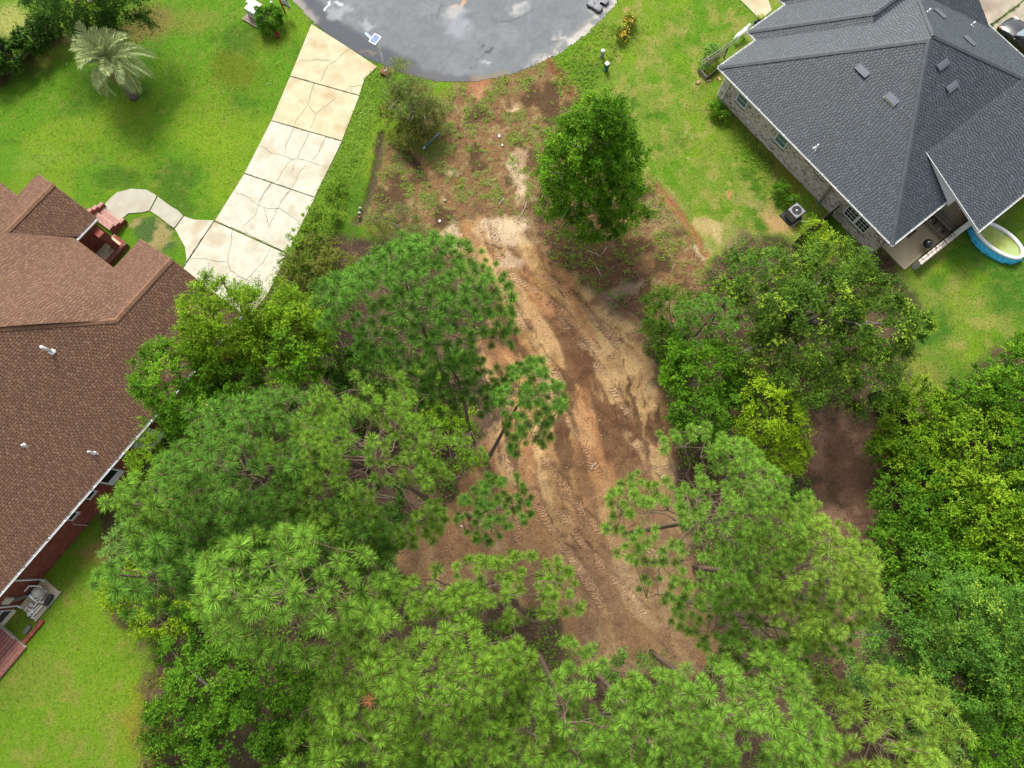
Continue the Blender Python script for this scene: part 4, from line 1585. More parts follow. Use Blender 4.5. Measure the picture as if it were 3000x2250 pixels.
gutter(house_l, HL, 's', t2m + 2.6, -.45, s2f, ZL - .03, 1)
mb = MB()
for s in np.arange(-16.5, -7, 1.9):
    mb.box(HL.w(s + hr.uniform(-.4, .4), tG + .06, ZL - .115), .16, .10, .012, HL.a, HL.b)
mb.build("gutter_debris", 'twig_brown', house_l, kind='stuff')
for s_, ta, tb, f in ((sF, tV, tG, g1w), (sF, tV, tWLe, gw), (s2f, t2m, t2m + 2.6, k1), (s2f, t2m, t2m - 2.6, k2)):
    mb = MB()
    A, B = HL.w(s_ + .02, ta, f(s_, ta) + .01), HL.w(s_ + .02, tb, f(s_, tb) + .01)
    dz = np.array([0, 0, -.2])
    k = HL.a * -.04
    mb.add([A, B, B + dz, A + dz, A + k, B + k, B + dz + k, A + dz + k], [(0, 1, 2, 3), (7, 6, 5, 4), (0, 4, 5, 1), (1, 5, 6, 2), (2, 6, 7, 3), (3, 7, 4, 0)])
    mb.build("rake_board", 'cap_brown', house_l)
mb = MB()
A, B = HL.w(-.40, -28.6, zE(-28.6) - .02), HL.w(-.40, -33.5, zE(-33.5) - .02)
dz = np.array([0, 0, -.22])
mb.add([A, B, B + dz, A + dz, A - HL.a * .04, B - HL.a * .04, B + dz - HL.a * .04, A + dz - HL.a * .04],
       [(0, 1, 2, 3), (7, 6, 5, 4), (0, 4, 5, 1), (1, 5, 6, 2), (2, 6, 7, 3), (3, 7, 4, 0)])
mb.build("fascia", 'cap_brown', house_l)
PRB = [(.30, .070, .046), (.25, .060, .042), (.34, .090, .060), (.20, .050, .038), (.28, .078, .055)]
tW = -22.05
lw = lambda a, b: (0 + a * .27125, 1150 + b * .27125)


def onl(a, b, sc=None):
    u, v = lw(a, b) if sc is None else (a, b)
    return HL.on_t(u, v, tW)


d1 = [onl(1075, 965), onl(1215, 1000), onl(1340, 840), onl(1205, 815)]
win = [(min(d1[0][0], d1[1][0]), (d1[2][0] + d1[3][0]) / 2, (d1[1][1] + d1[2][1]) / 2, ZL - .45)]
for b0, b1 in (((965, 1152), (1037, 1058)), ((770, 1380), (850, 1285))):
    a, b = onl(*b0), onl(*b1)
    win.append((a[0], b[0], (a[1] + b[1]) / 2, ZL - .3))
dA, dB = onl(1480, 600), onl(1650, 430)
door = (dA[0], dB[0] + .2, .1, 2.15)
brick_wall(house_l, HL, 's', tW, -19.6, sF - .3, 0, ZL - .12, 1, PRB, 'mortar_red', [tuple(a + d for a, d in zip(q, (-.01, .01, -.1, .01))) for q in win] + [door])
brick_wall(house_l, HL, 's', tW, -27, -19.65, 2.2, ZL - .12, 1, PRB, 'mortar_red')
brick_wall(house_l, HL, 't', sF - .3, tWLe + .3, tW - .05, 0, ZL - .1, 1, PRB, 'mortar_red', [(-99, 99, -9, 9)])
# gable infills
mb = MB()
mb.add([HL.w(sF - .32, tWLe + .2, ZL - .1), HL.w(sF - .32, tG - .2, ZL - .1), HL.w(sF - .32, tV, zV - .14)], [(0, 1, 2)])
mb.add([HL.w(s2f - .3, t2m - 2.4, 0), HL.w(s2f - .3, t2m + 2.4, 0), HL.w(s2f - .3, t2m + 2.4, ZL - .1), HL.w(s2f - .3, t2m, z2r - .14), HL.w(s2f - .3, t2m - 2.4, ZL - .1)], [(0, 1, 2, 3, 4)])
mb.build("gable", 'mortar_red', house_l)
brick_wall(house_l, HL, 's', t2m + 2.35, -3.4, s2f - .3, 0, ZL - .12, 1, PRB, 'mortar_red')
brick_wall(house_l, HL, 's', tWLe + .3, -3.4, sF - .3, 0, ZL - .12, -1, PRB, 'mortar_red')
brick_wall(house_l, HL, 't', -3.4, t2m + 2.3, tWLe + .3, 0, ZL - .12, 1, PRB, 'mortar_red', [(-99, 99, -9, 9)])
window(house_l, HL, 's', tW, *win[0], 1, 'glass_dark', fw=.10, label="large window with a pale lower half")
a0, a1, z0_, z1_ = win[0]
mb = MB()
mb.box(HL.w((a0 + a1) / 2, tW + .03, z0_ + .34), a1 - a0 - .2, .04, .5, HL.a, HL.b)
mb.build("window_panel", 'white_paint', house_l)
window(house_l, HL, 's', tW, *win[1], 1, 'glass_dark', fw=.05, sill='mortar_red')
window(house_l, HL, 's', tW, *win[2], 1, 'glass_dark', fw=.05, sill='mortar_red')
mb = MB()
mb.box(HL.w((door[0] + door[1]) / 2, tW + .02, (door[2] + door[3]) / 2), door[1] - door[0], .06, door[3] - door[2], HL.a, HL.b)
dr = mb.build("door", 'metal_white', house_l)
mb = MB()
for k in range(1, 4):
    mb.box(HL.w((door[0] + door[1]) / 2, tW + .055, door[2] + (door[3] - door[2]) * k / 4), door[1] - door[0] - .1, .012, .03, HL.a, HL.b)
mb.build("door_panel_seam", 'metal_grey', dr)
mb = MB()
p = onl(785, 1418)
mb.tube([HL.w(p[0], tW + .04, p[1]), HL.w(p[0], tW + .04, .02)], .02, 6)
mb.build("conduit", 'white_pvc', house_l)
mb = MB()
mb.box(HL.w(onl(1375, 782)[0], tW + .05, onl(1375, 782)[1]), .12, .1, .16, HL.a, HL.b)
mb.box(HL.w(onl(1450, 768)[0], tW + .05, onl(1450, 768)[1]), .14, .1, .18, HL.a, HL.b)
mb.build("wall_box", 'metal_white', house_l)
# rear downspouts
for (u, v), (u2, v2) in (((44, 1699), (117, 1699)), ((0, 1779), (58, 1774))):
    s_, z_ = HL.on_t(u, v, tW + .06)
    s2_, z2_ = HL.on_t(u2, v2, tW + .06)
    s_ = (s_ + s2_) / 2
    downspout(house_l, [HL.w(s_, tG + .06, ZL - .12), HL.w(s_, tW + .06, ZL - .5), HL.w(s_, tW + .06, .22), HL.w(s_ + .02, tW + .32, .06)], 'white_paint', .055)
# screened room at the rear corner
mb = MB()
mb.prism([tuple(HL.w(s, t)[:2]) for s, t in ((-27, tW - .06), (-19.65, tW - .06), (-19.65, tW - 3), (-27, tW - 3))], .02, 2.2)
sr_ = mb.build("screen_room", 'screen_black', house_l)
mb = MB()
for s_ in (-19.72, -20.9, -22.1, -23.3):
    mb.box(HL.w(s_, tW - .03, 1.1), .06, .05, 2.2, HL.a, HL.b)
mb.box(HL.w(-23.3, tW - .03, .9), 7.2, .045, .05, HL.a, HL.b)
mb.build("screen_frame", 'metal_white', sr_)
mb = MB()
mb.box(HL.w(-23.3, tW + .06, .05), 7.3, .2, .14, HL.a, HL.b)
mb.build("sill", 'cream_paint', sr_)
# electric panel on the wall with its cables
e = [HL.on_t(*k, tW + .1) for k in ((10, 1768), (36, 1752))]
pc = HL.w((e[0][0] + e[1][0]) / 2, tW + .09, (e[0][1] + e[1][1]) / 2)
mb = MB()
mb.box(pc, .42, .16, .55, HL.a, HL.b)
pn = mb.build("electric_panel", 'panel_beige', house_l, bevel=.01)
for i in range(5):
    mb = MB()
    b_ = pc + HL.a * (.05 * (i - 2)) + np.array([0, 0, -.27])
    mb.tube([b_, b_ + np.array([0, 0, -.4]) + HL.a * .02 * i, HL.w(HL.st(b_)[0] + .25, tW + .12, .06)], .014, 5)
    mb.build("cable", 'metal_grey', pn)
# roof pipes
def on_planeL(u, v, f, it=10):
    z = 4.5
    for _ in range(it):
        s, t = HL.px(u, v, z)
        z = f(s, t)
    return HL.w(s, t, z)


vent_pipe(house_l, on_planeL(276, 1327, g1w), .62, .05, HL, HL.b, PL)
vent_pipe(house_l, on_planeL(70, 1305, g1w), .20, .045, HL, HL.b, PL)
vent_pipe(house_l, on_planeL(152, 1030, g1w), .95, .075, HL, HL.b, PL)

# entry porch: floor, border bricks, pillar, cheek walls, steps
F0, F1, F2 = HL.px(276, 647, .5), HL.px(373, 708, .5), HL.px(316, 765, .5)
sf = (F0[0] + F1[0]) / 2
tr_ = (F1[1] + F2[1]) / 2
mb = MB()
mb.prism([tuple(HL.w(s, t)[:2]) for s, t in ((-3.4, t2m + 2.4), (sf - .22, t2m + 2.4), (sf - .22, tr_ - .22), (-3.4, tr_ - .22))], 0, .5)
mb.build("porch_floor", 'patio_floor', house_l)
mb = MB()
mb.prism([tuple(HL.w(s, t)[:2]) for s, t in ((-3.4, t2m + 2.4), (sf - .01, t2m + 2.4), (sf - .01, tr_ - .01), (-3.4, tr_ - .01))], 0, .46)
pb = mb.build("porch_base", 'mortar_red', house_l)


def brick_obj(parent, c, l, w_, h, fx, fy, mat='brick_red', fz=None):
    mb = MB()
    mb.box(c, l, w_, h, fx, fy, fz)
    return mb.build("brick", mat, parent)


t_ = t2m + 2.5
while t_ < tr_ - .03:
    brick_obj(pb, HL.w(sf - .11, t_, .478), .21, .066, .06, HL.a, HL.b)
    t_ += .08
s_ = sf - .27
while s_ > -2.6:
    brick_obj(pb, HL.w(s_, tr_ - .11, .478), .066, .21, .06, HL.a, HL.b)
    s_ -= .08
brick_wall(house_l, HL, 's', tr_ - .005, -3.2, sf - .01, 0, .44, 1, PRB, 'mortar_red', thick=.05, name="porch_wall")
pil = HL.px(262, 676, ZL)
mbp = HL.px(338, 722, .5)
ps_, pt_ = mbp[0] + .02, mbp[1] - .05
plw = brick_wall(house_l, HL, 's', pt_ + .22, ps_ - .2, ps_ + .2, .5, 2.35, 1, PRB, 'mortar_red', thick=.44, name="porch_pillar")
brick_wall(house_l, HL, 't', ps_ - .202, pt_ - .2, pt_ + .2, .5, 2.35, -1, PRB, 'mortar_red', thick=.02, name="porch_pillar")
mb = MB()
mb.box(HL.w(ps_, pt_, 2.385), .46, .50, .06, HL.a, HL.b)
mb.build("pillar_cap", 'brick_red', plw)
# landing and steps
la, lb = HL.px(292, 612, .2), HL.px(352, 640, .2)
st0 = thing("brick_steps", "pink brick entry steps between two low brick cheek walls", "steps", HL.w(sf + .5, (la[1] + lb[1]) / 2, 0))
tl0, tl1 = -36.0, -34.3
mb = MB()
mb.prism([tuple(HL.w(s, t)[:2]) for s, t in ((sf + .012, tl0), (sf + 1.0, tl0), (sf + 1.0, tl1), (sf + .012, tl1))], 0, .15)
mb.prism([tuple(HL.w(s, t)[:2]) for s, t in ((sf + .012, tl0 + .003), (sf + .5, tl0 + .003), (sf + .5, tl1 - .003), (sf + .012, tl1 - .003))], .15, .31)
bs = mb.build("step_core", 'mortar_red', st0)
nmat('brick_pink', (.34, .17, .14), (.44, .25, .21), 12, .8, .25, 80, objrand=.14)
for s0, zt, rows in ((sf + .03, .335, 2), (sf + .52, .175, 2)):
    for r in range(rows):
        t_ = tl0 + .02
        while t_ < tl1 - .05:
            brick_obj(bs, HL.w(s0 + .11 + r * .225, t_ + .035, zt - .018), .21, .066, .05, HL.a, HL.b, 'brick_pink')
            t_ += .077
for nm_t in (tl0 - .13, tl1 + .13):
    mb = MB()
    for i, (a, b, h) in enumerate(((.02, .45, .72), (.452, .80, .55), (.802, 1.2, .36))):
        mb.box(HL.w(sf + (a + b) / 2, nm_t, h / 2), b - a, .22 - i * .004, h, HL.a, HL.b)
    cw = mb.build("cheek_wall", 'brick_red', st0)
    k = .05
    while k < 1.18:
        h = .72 if k < .42 else (.55 if k < .78 else .36)
        brick_obj(cw, HL.w(sf + k, nm_t, h + .03), .066, .25, .06, HL.a, HL.b, 'brick_pink')
        k += .078

# rear brick steps, edging
st1 = thing("brick_steps", "red brick back steps with pale mortar at the corner of the lawn", "steps", HL.w(-22.5, -21.0, 0))
mb = MB()
mb.prism([tuple(HL.w(s, t)[:2]) for s, t in ((-20.7, tW + .08), (-20.7, -20.75), (-25, -20.75), (-25, tW + .08))], 0, .30)
mb.prism([tuple(HL.w(s, t)[:2]) for s, t in ((-20.72, -20.747), (-20.72, -19.95), (-25, -19.95), (-25, -20.747))], 0, .14)
core = mb.build("step_core", 'mortar_pale', st1)
for (ta, tb, zt) in ((tW + .1, -20.77, .32), (-20.735, -19.96, .16)):
    t_ = ta
    while t_ + .19 < tb + .06:
        s_ = -20.74
        while s_ > -23.6:
            brick_obj(core, HL.w(s_ - .033, t_ + .1, zt - .02), .056, .182, .05, HL.a, HL.b)
            s_ -= .078
        t_ += .208
edg = thing("brick_edging", "single row of red bricks edging the weedy bed", "edging", HL.w(-20, -20.2, 0))
s_ = -20.62
while s_ < -19.1:
    brick_obj(edg, HL.w(s_, -20.22, .07), .066, .21, .14, HL.a, HL.b)
    s_ += .079

# ------------------------------------------------------------------ SMALL THINGS
UP = np.array([0, 0, 1.])
# air conditioner
ac = [HR.px(2250 + a * .1326, 480 + b * .1326, .85) for a, b in ((450, 1010), (630, 860), (830, 1060), (620, 1200))]
acs, act = sum(p[0] for p in ac) / 4, sum(p[1] for p in ac) / 4
t_ac = thing("air_conditioner", "grey outdoor air conditioner with round fan on a black pad by the brick wall", "air conditioner", HR.w(acs, act))
mb = MB()
mb.box(HR.w(acs - .02, act - .05, .04), 1.1, 1.12, .09, HR.a, HR.b)
mb.build("pad", 'black_plastic', t_ac)
mb = MB()
mb.box(HR.w(acs, act, .46), .78, .78, .74, HR.a, HR.b)
mb.build("body", 'ac_grey', t_ac)
mb = MB()
for sgn in (-1, 1):
    for i in range(11):
        o = -.34 + .068 * i
        mb.box(HR.w(acs + o, act + sgn * .40, .46), .035, .03, .70, HR.a, HR.b)
        mb.box(HR.w(acs + sgn * .40, act + o, .46), .03, .035, .70, HR.a, HR.b)
mb.build("louvre", 'ac_grey', t_ac, kind='stuff')
mb = MB()
cc = HR.w(acs, act)
mb.lathe(cc, [(.0, .845), (.305, .845), (.305, .87), (.33, .885)], 26)
mb.build("fan_well", 'black_plastic', t_ac)
n = 32
ringv = [cc + .33 * (HR.a * math.cos(2 * math.pi * i / n) + HR.b * math.sin(2 * math.pi * i / n)) + UP * .89 for i in range(n)]
sqv = []
for i in range(n):
    a = 2 * math.pi * i / n
    c_, s_ = math.cos(a), math.sin(a)
    k = .41 / max(abs(c_), abs(s_))
    sqv.append(cc + k * (HR.a * c_ + HR.b * s_) + UP * .885)
lo = [p - UP * .05 for p in sqv]
mb = MB()
mb.add(ringv + sqv + lo, [(i, n + i, n + (i + 1) % n, (i + 1) % n) for i in range(n)] + [(n + i, 2 * n + i, 2 * n + (i + 1) % n, n + (i + 1) % n) for i in range(n)])
mb.build("top_cover", 'ac_grey', t_ac)
for i in range(4):
    a = math.pi / 2 * i + .5
    d, e = HR.a * math.cos(a) + HR.b * math.sin(a), -HR.a * math.sin(a) + HR.b * math.cos(a)
    mb = MB()
    mb.add([cc + d * .05 - e * .03 + UP * .86, cc + d * .28 - e * .09 + UP * .855, cc + d * .28 + e * .12 + UP * .885, cc + d * .05 + e * .04 + UP * .875], [(0, 1, 2, 3)])
    mb.build("fan_blade", 'vent_metal', t_ac)
mb = MB()
mb.lathe(cc, [(.07, .86), (.07, .90), (0, .91)], 12)
mb.build("fan_hub", 'metal_grey', t_ac)
mb = MB()
pp = [P(2250 + a * .1326, 480 + b * .1326, .06) for a, b in ((490, 1405), (690, 1260), (890, 1282))]
mb.tube([*pp, pp[-1] + UP * .12], .018, 6)
tag(mb.build("drain_pipe", 'white_pvc'), "thin bent white pipe on the ground beside the air conditioner", "pipe")
mb = MB()
mb.tube([P(2314, 573, .05), P(2333, 597, .05)], .022, 6)
tag(mb.build("drain_pipe", 'white_pvc'), "short straight white pipe along the foot of the pale brick wall", "pipe")
mb = MB()
q_ = [P(2250 + a * .1326, 480 + b * .1326, .4) for a, b in ((945, 965), (880, 1010), (820, 1090))]
mb.tube(q_, .03, 6)
tag(mb.build("refrigerant_line", 'black_plastic'), "black insulated line from the wall to the air conditioner", "pipe")
# hose coil
hp = onw(205, 320, .10)
t_h = thing("garden_hose", "coiled black garden hose hanging on the brick wall below the white downspout", "hose", (hp[0], hp[1], 0))
for i in range(5):
    mb = MB()
    r0 = .36 + .025 * i
    mb.tube([hp + HR.a * (math.cos(a) * r0 * .6 + .02 * i) + UP * (math.sin(a) * r0 + .0) - HR.b * (.02 + .035 * i) for a in np.linspace(0, 2 * math.pi, 18)], .017, 5)
    mb.build("coil", 'rubber', t_h)
# side fence with boards, mostly behind the tree
f0_, f1_ = onw(1040, 1215), P(2305, 700, 1.3)
fs = HR.st(f0_)[0]
t_f = thing("wooden_fence", "dark board fence running out from the pale brick wall into the big tree", "fence", HR.w(fs, tWl - 2))
for i in range(24):
    mb = MB()
    mb.box(HR.w(fs, tWl - .12 - i * .15, .82), .02, .138, 1.62 + hr.uniform(-.02, .02), HR.a, HR.b)
    mb.build("board", 'wood_dark', t_f)
for zz in (.4, 1.3):
    mb = MB()
    mb.box(HR.w(fs + .045, tWl - 1.9, zz), .04, 3.6, .09, HR.a, HR.b)
    mb.build("rail", 'wood_dark', t_f)
# trellis
ta_, tb_ = P(2062, 208, 0), P(2121, 168, 0)
dx = (tb_ - ta_) / np.linalg.norm(tb_ - ta_)
dn_ = np.array([-dx[1], dx[0], 0])
t_t = thing("trellis", "weathered wooden garden trellis with lattice panel at the corner of the grey roof", "trellis", (ta_ + tb_) / 2)
Lt = np.linalg.norm(tb_ - ta_)
for p in (ta_, tb_):
    mb = MB()
    mb.box(p + UP * .65, .09, .09, 1.3, dx, dn_)
    mb.build("post", 'wood_grey', t_t)
for off in (-.10, .10):
    mb = MB()
    mb.box((ta_ + tb_) / 2 + UP * 1.28 + dn_ * off, Lt + 1.3, .035, .07, dx, dn_)
    mb.build("top_rail", 'wood_grey', t_t)
mb = MB()
mb.box((ta_ + tb_) / 2 + UP * .35, Lt, .04, .07, dx, dn_)
mb.build("bottom_rail", 'wood_grey', t_t)
for sg in (-1, 1):
    for i in range(-4, 12):
        x0 = i * .2
        seg = []
        for k in np.linspace(0, 1, 12):
            xx = x0 + (k if sg > 0 else 1 - k) * .85
            if .05 < xx < Lt - .05:
                seg.append((xx, .38 + .86 * k))
        if len(seg) >= 2:
            a, b = seg[0], seg[-1]
            A, B = ta_ + dx * a[0] + UP * a[1] + dn_ * .02 * sg, ta_ + dx * b[0] + UP * b[1] + dn_ * .02 * sg
            mb = MB()
            d = (B - A) / np.linalg.norm(B - A)
            mb.box((A + B) / 2, np.linalg.norm(B - A), .012, .035, d, dn_, np.cross(d, dn_))
            mb.build("lattice_slat", 'wood_grey', t_t)
# raised bed
t_b = thing("raised_bed", "raised bed of weathered planks at the foot of the trellis", "planter", P(2080, 222))
for (u, v), (u2, v2), mt in (((2046, 204), (2070, 229), 'wood_grey'), ((2072, 229), (2112, 198), 'wood_dark'), ((2046, 203), (2078, 178), 'wood_grey')):
    A, B = P(u, v, .18), P(u2, v2, .18)
    for k in range(2):
        mb = MB()
        d = (B - A) / np.linalg.norm(B - A)
        mb.box((A + B) / 2 + UP * (.17 * k - .09), np.linalg.norm(B - A), .05, .16, d)
        mb.v = mb.v
        mb = MB()
        mb.box((A + B) / 2 + UP * (.17 * k - .09), np.linalg.norm(B - A), .05, .16, d, np.array([-d[1], d[0], 0]))
        mb.build("plank", mt, t_b)
for (u, v), lb, h in (((2046, 241), "loose tan paving brick out on the grass left of the raised bed", .1), ((2077, 236), "loose tan brick in weeds next to the raised bed corner", .06),
                      ((2107, 231), "loose orange brick in the weeds nearest the pale brick wall", .07)):
    mb = MB()
    mb.box(P(u, v, h / 2), .30, .16, h, rotx := np.array([math.cos(u), math.sin(u), 0]), np.array([-math.sin(u), math.cos(u), 0]))
    tag(mb.build("brick", 'brick_tan', bevel=.01), lb, "brick", "loose bricks by the raised bed")
# white animal statue: one continuous skin
sb, sh = P(2158, 107, .62), P(2189, 84, .62)
sdir = (sh - sb) / np.linalg.norm(sh - sb)
sside = np.array([-sdir[1], sdir[0], 0])
bl_ = np.linalg.norm(sh - sb) * .72
sc0 = sb + sdir * .12
vv, rr, ee = [], [], []


def sv(p, r, par=None):
    vv.append(p)
    rr.append(r)
    if par is not None:
        ee.append((par, len(vv) - 1))
    return len(vv) - 1


rump = sv(sc0, .17)
mid = sv(sc0 + sdir * bl_ * .5 - UP * .02, .16, rump)
chest = sv(sc0 + sdir * bl_, .18, mid)
nk = sv(sc0 + sdir * (bl_ + .15) + UP * .16, .10, chest)
hd = sv(sc0 + sdir * (bl_ + .27) + UP * .27, .10, nk)
mz = sv(sc0 + sdir * (bl_ + .45) + UP * .21, .05, hd)
for sg in (-1, 1):
    h1 = sv(sc0 - sdir * .02 + sside * .12 * sg - UP * .18, .075, rump)
    h2 = sv(sc0 - sdir * .10 + sside * .12 * sg - UP * .36, .045, h1)
    h3 = sv(sc0 - sdir * .05 + sside * .12 * sg - UP * .60, .04, h2)
    k1_ = sv(sc0 + sdir * (bl_ + .02) + sside * .11 * sg - UP * .22, .06, chest)
    sv(sc0 + sdir * (bl_ + .03) + sside * .11 * sg - UP * .60, .04, k1_)
    sv(sc0 + sdir * (bl_ + .24) + sside * .08 * sg + UP * .38, .03, hd)
tl = sv(sc0 - sdir * .20 + UP * .04, .035, rump)
sv(sc0 - sdir * .42 - UP * .02, .022, tl)
me = bpy.data.meshes.new("animal_statue")
org = np.array([*(sc0 + sdir * bl_ / 2)[:2], 0])
me.from_pydata([tuple(p - org) for p in vv], ee, [])
o = link("animal_statue", me)
o.location = tuple(org)
md = o.modifiers.new("skin", 'SKIN')
for i, r in enumerate(rr):
    me.skin_vertices[0].data[i].radius = (r, r)
me.skin_vertices[0].data[0].use_root = True
o.modifiers.new("sub", 'SUBSURF').levels = 2
o.modifiers["sub"].render_levels = 2
me.materials.append(MAT['white_paint'])
tag(o, "white four legged animal statue on the grass partly under the roof corner", "statue")
# pots by the front walk
for (u, v), r, h, mt, lb, fl in (((2217, 68), .24, .40, 'pot_blue', "empty dark blue glazed plant pot under the eave", False),
                                 ((2229, 53), .22, .30, 'pot_brown', "brown flower pot with green plant and yellow flowers", True)):
    c_ = P(u, v, h)
    tp = thing("plant_pot", lb, "plant pot", (c_[0], c_[1], 0), "pots by the front walk")
    mb = MB()
    mb.lathe((c_[0], c_[1], 0), [(r * .7, 0), (r * .95, h * .6), (r, h), (r * .86, h), (r * .8, h * .55), (0, h * .5)], 18)
    mb.build("pot", mt, tp, smooth=True)
    if fl:
        mb = MB()
        for i in range(60):
            a, q_ = hr.uniform(0, 6.28), hr.uniform(0, r * 1.1)
            b_ = np.array([c_[0] + q_ * math.cos(a), c_[1] + q_ * math.sin(a), h + hr.uniform(.02, .2)])
            d = np.array([*hr.normal(0, .06, 2), .03])
            e_ = np.cross(d, UP) * .6
            mb.add([b_ - d, b_ + e_, b_ + d, b_ - e_], [(0, 1, 2, 3)])
        mb.build("foliage", nmat('pot_leaf', (.09, .18, .02), (.16, .26, .03), 20, .6), tp)
        mb = MB()
        for i in range(9):
            a, q_ = hr.uniform(0, 6.28), hr.uniform(0, r)
            mb.ell(np.array([c_[0] + q_ * math.cos(a), c_[1] + q_ * math.sin(a), h + .2]), (.04, .04, .025), None, 6, 4)
        mb.build("flower", nmat('yellow_petal', (.7, .45, .03), (.8, .55, .05), 20, .6), tp)

# solar light on a brick pier
pb_ = P(1129, 206, .28)
base = np.array([pb_[0], pb_[1], 0])
ca, sa_ = math.cos(-.42), math.sin(-.42)
fx, fy = np.array([ca, sa_, 0]), np.array([-sa_, ca, 0])
t_s = thing("solar_light", "solar street light on a white pole set in a small red brick pier", "lamp", base)
mb = MB()
mb.box(base + UP * .14, .56, .56, .26, fx, fy)
pier = mb.build("pier", 'mortar_red', t_s)
for k in range(3):
    for i in range(3):
        for sx_, sy_, ux, uy in ((0, -1, fx, fy), (0, 1, fx, fy), (-1, 0, fy, fx), (1, 0, fy, fx)):
            d_ = fx * sx_ + fy * sy_
            brick_obj(pier, base + d_ * .285 + ux * (.19 * (i - 1)) + UP * (.05 + .08 * k), .18, .03, .066, ux, uy)
for j in range(3):
    for i in range(8):
        if j == 1 and i in (3, 4):
            continue
        brick_obj(pier, base + fx * (-.252 + .072 * i) + fy * (.195 * (j - 1)) + UP * .285, .062, .185, .04, fx, fy)
mb = MB()
mb.box(base + UP * .30, .16, .16, .05, fx, fy)
mb.build("base_plate", 'white_paint', t_s)
top = P(1109, 130, 2.95)
tpz = 2.95
pole_top = np.array([base[0], base[1], tpz])
mb = MB()
mb.tube([base + UP * .3, pole_top - UP * .7], .055, 10)
mb.build("pole", 'metal_white', t_s, smooth=True)
mb = MB()
mb.tube([pole_top - UP * .75, pole_top - UP * .1], .065, 10)
pc_ = P(1098.5, 115, 3.15)
mb.tube([pole_top - UP * .12, (pole_top + pc_) / 2 + UP * .02, pc_ - UP * .06], .05, 8)
mb.box(pole_top - UP * .28, .16, .12, .2, fx, fy)
mb.build("bracket", 'white_paint', t_s)
c4 = [P(1040 + a * .09645, 80 + b * .09645, 3.15) for a, b in ((590, 180), (790, 285), (625, 548), (425, 430))]
ex = (c4[1] - c4[0])
wx_ = np.linalg.norm(ex)
ex = ex / wx_
ey = (c4[3] - c4[0])
hy_ = np.linalg.norm(ey)
ey = ey - ex * (ey @ ex)
ey /= np.linalg.norm(ey)
pcen = sum(c4) / 4
mb = MB()
mb.box(pcen, wx_, hy_, .035, ex, ey)
sp = mb.build("solar_panel", 'white_paint', t_s)
for i in range(4):
    for j in range(6):
        mb = MB()
        mb.box(pcen + ex * ((i - 1.5) * (wx_ - .09) / 4) + ey * ((j - 2.5) * (hy_ - .09) / 6) + UP * .02, (wx_ - .09) / 4 - .014, (hy_ - .09) / 6 - .014, .008, ex, ey)
        mb.build("solar_cell", 'solar_cell', sp)
l0, l1 = P(1073, 99, 3.0), P(1086, 112, 3.0)
d = (l0 - l1) / np.linalg.norm(l1 - l0)
mb = MB()
mb.box((l0 + l1) / 2 - d * .03, np.linalg.norm(l0 - l1) + .25, .20, .07, d, np.cross(UP, d))
mb.build("lamp_head", 'blue_lamp', t_s, bevel=.02)

# transformer box, pad, teal box
uc = sum(P(700 + a * .0904, b * .0904, .9) for a, b in ((210, 260), (450, 0), (700, 130), (460, 410))) / 4
g0, g1_ = P(700 + 210 * .0904, 260 * .0904, .9), P(700 + 460 * .0904, 410 * .0904, .9)
ux = (g1_ - g0) / np.linalg.norm(g1_ - g0)
uy = np.array([-ux[1], ux[0], 0])
ub = np.array([uc[0], uc[1], 0])
t_u = thing("transformer_box", "pale green metal utility cabinet with rusty lid on a concrete pad beside the round bush", "utility box", ub)
mb = MB()
mb.box(ub + UP * .04 - uy * .12, 1.35, 1.55, .12, ux, uy)
mb.build("concrete_pad", 'pad_brown', t_u)
mb = MB()
mb.box(ub + UP * .46, .84, .92, .72, ux, uy)
mb.build("cabinet", 'utility_pale', t_u)
mb = MB()
mb.box(ub + UP * .86, .90, .98, .08, ux, uy)
mb.build("lid", 'utility_pale', t_u, bevel=.02)
mb = MB()
mb.box(ub + UP * .904 - uy * .05, .82, .012, .008, ux, uy)
mb.build("lid_seam", 'metal_grey', t_u)
tb0 = P(729, 4, .7)
t_tb = thing("utility_box", "small teal utility pedestal with white lid behind the pale green cabinet", "utility box", (tb0[0], tb0[1], 0))
mb = MB()
mb.box((tb0[0], tb0[1], .33), .32, .32, .66, ux, uy)
mb.build("body", 'teal_box', t_tb)
mb = MB()
mb.box((tb0[0], tb0[1], .69), .30, .30, .06, ux, uy)
mb.build("lid", 'white_paint', t_tb)
pw = P(795, 7, .2)
mb = MB()
mb.lathe((pw[0], pw[1], 0), [(.09, 0), (.09, .22), (.06, .28), (0, .30)], 14)
tag(mb.build("vent_cap", 'white_pvc', smooth=True), "small white capped pipe in the grass behind the round bush", "pipe")
# red ornament: a small bust with two rounded lobes
ro = P(810, 100, .2)
mb = MB()
b0 = np.array([ro[0], ro[1], 0])
mb.ell(b0 + UP * .16 + np.array([.02, -.06, 0]), (.15, .19, .17))
mb.ell(b0 + UP * .28 + np.array([-.07, .14, 0]), (.10, .11, .14))
mb.ell(b0 + UP * .27 + np.array([.09, .10, 0]), (.08, .10, .12))
mb.ell(b0 + UP * .12 + np.array([.06, -.20, 0]), (.09, .08, .10))
tag(mb.build("garden_ornament", 'red_dark', smooth=True), "small dark red garden ornament at the foot of the round bush", "ornament")
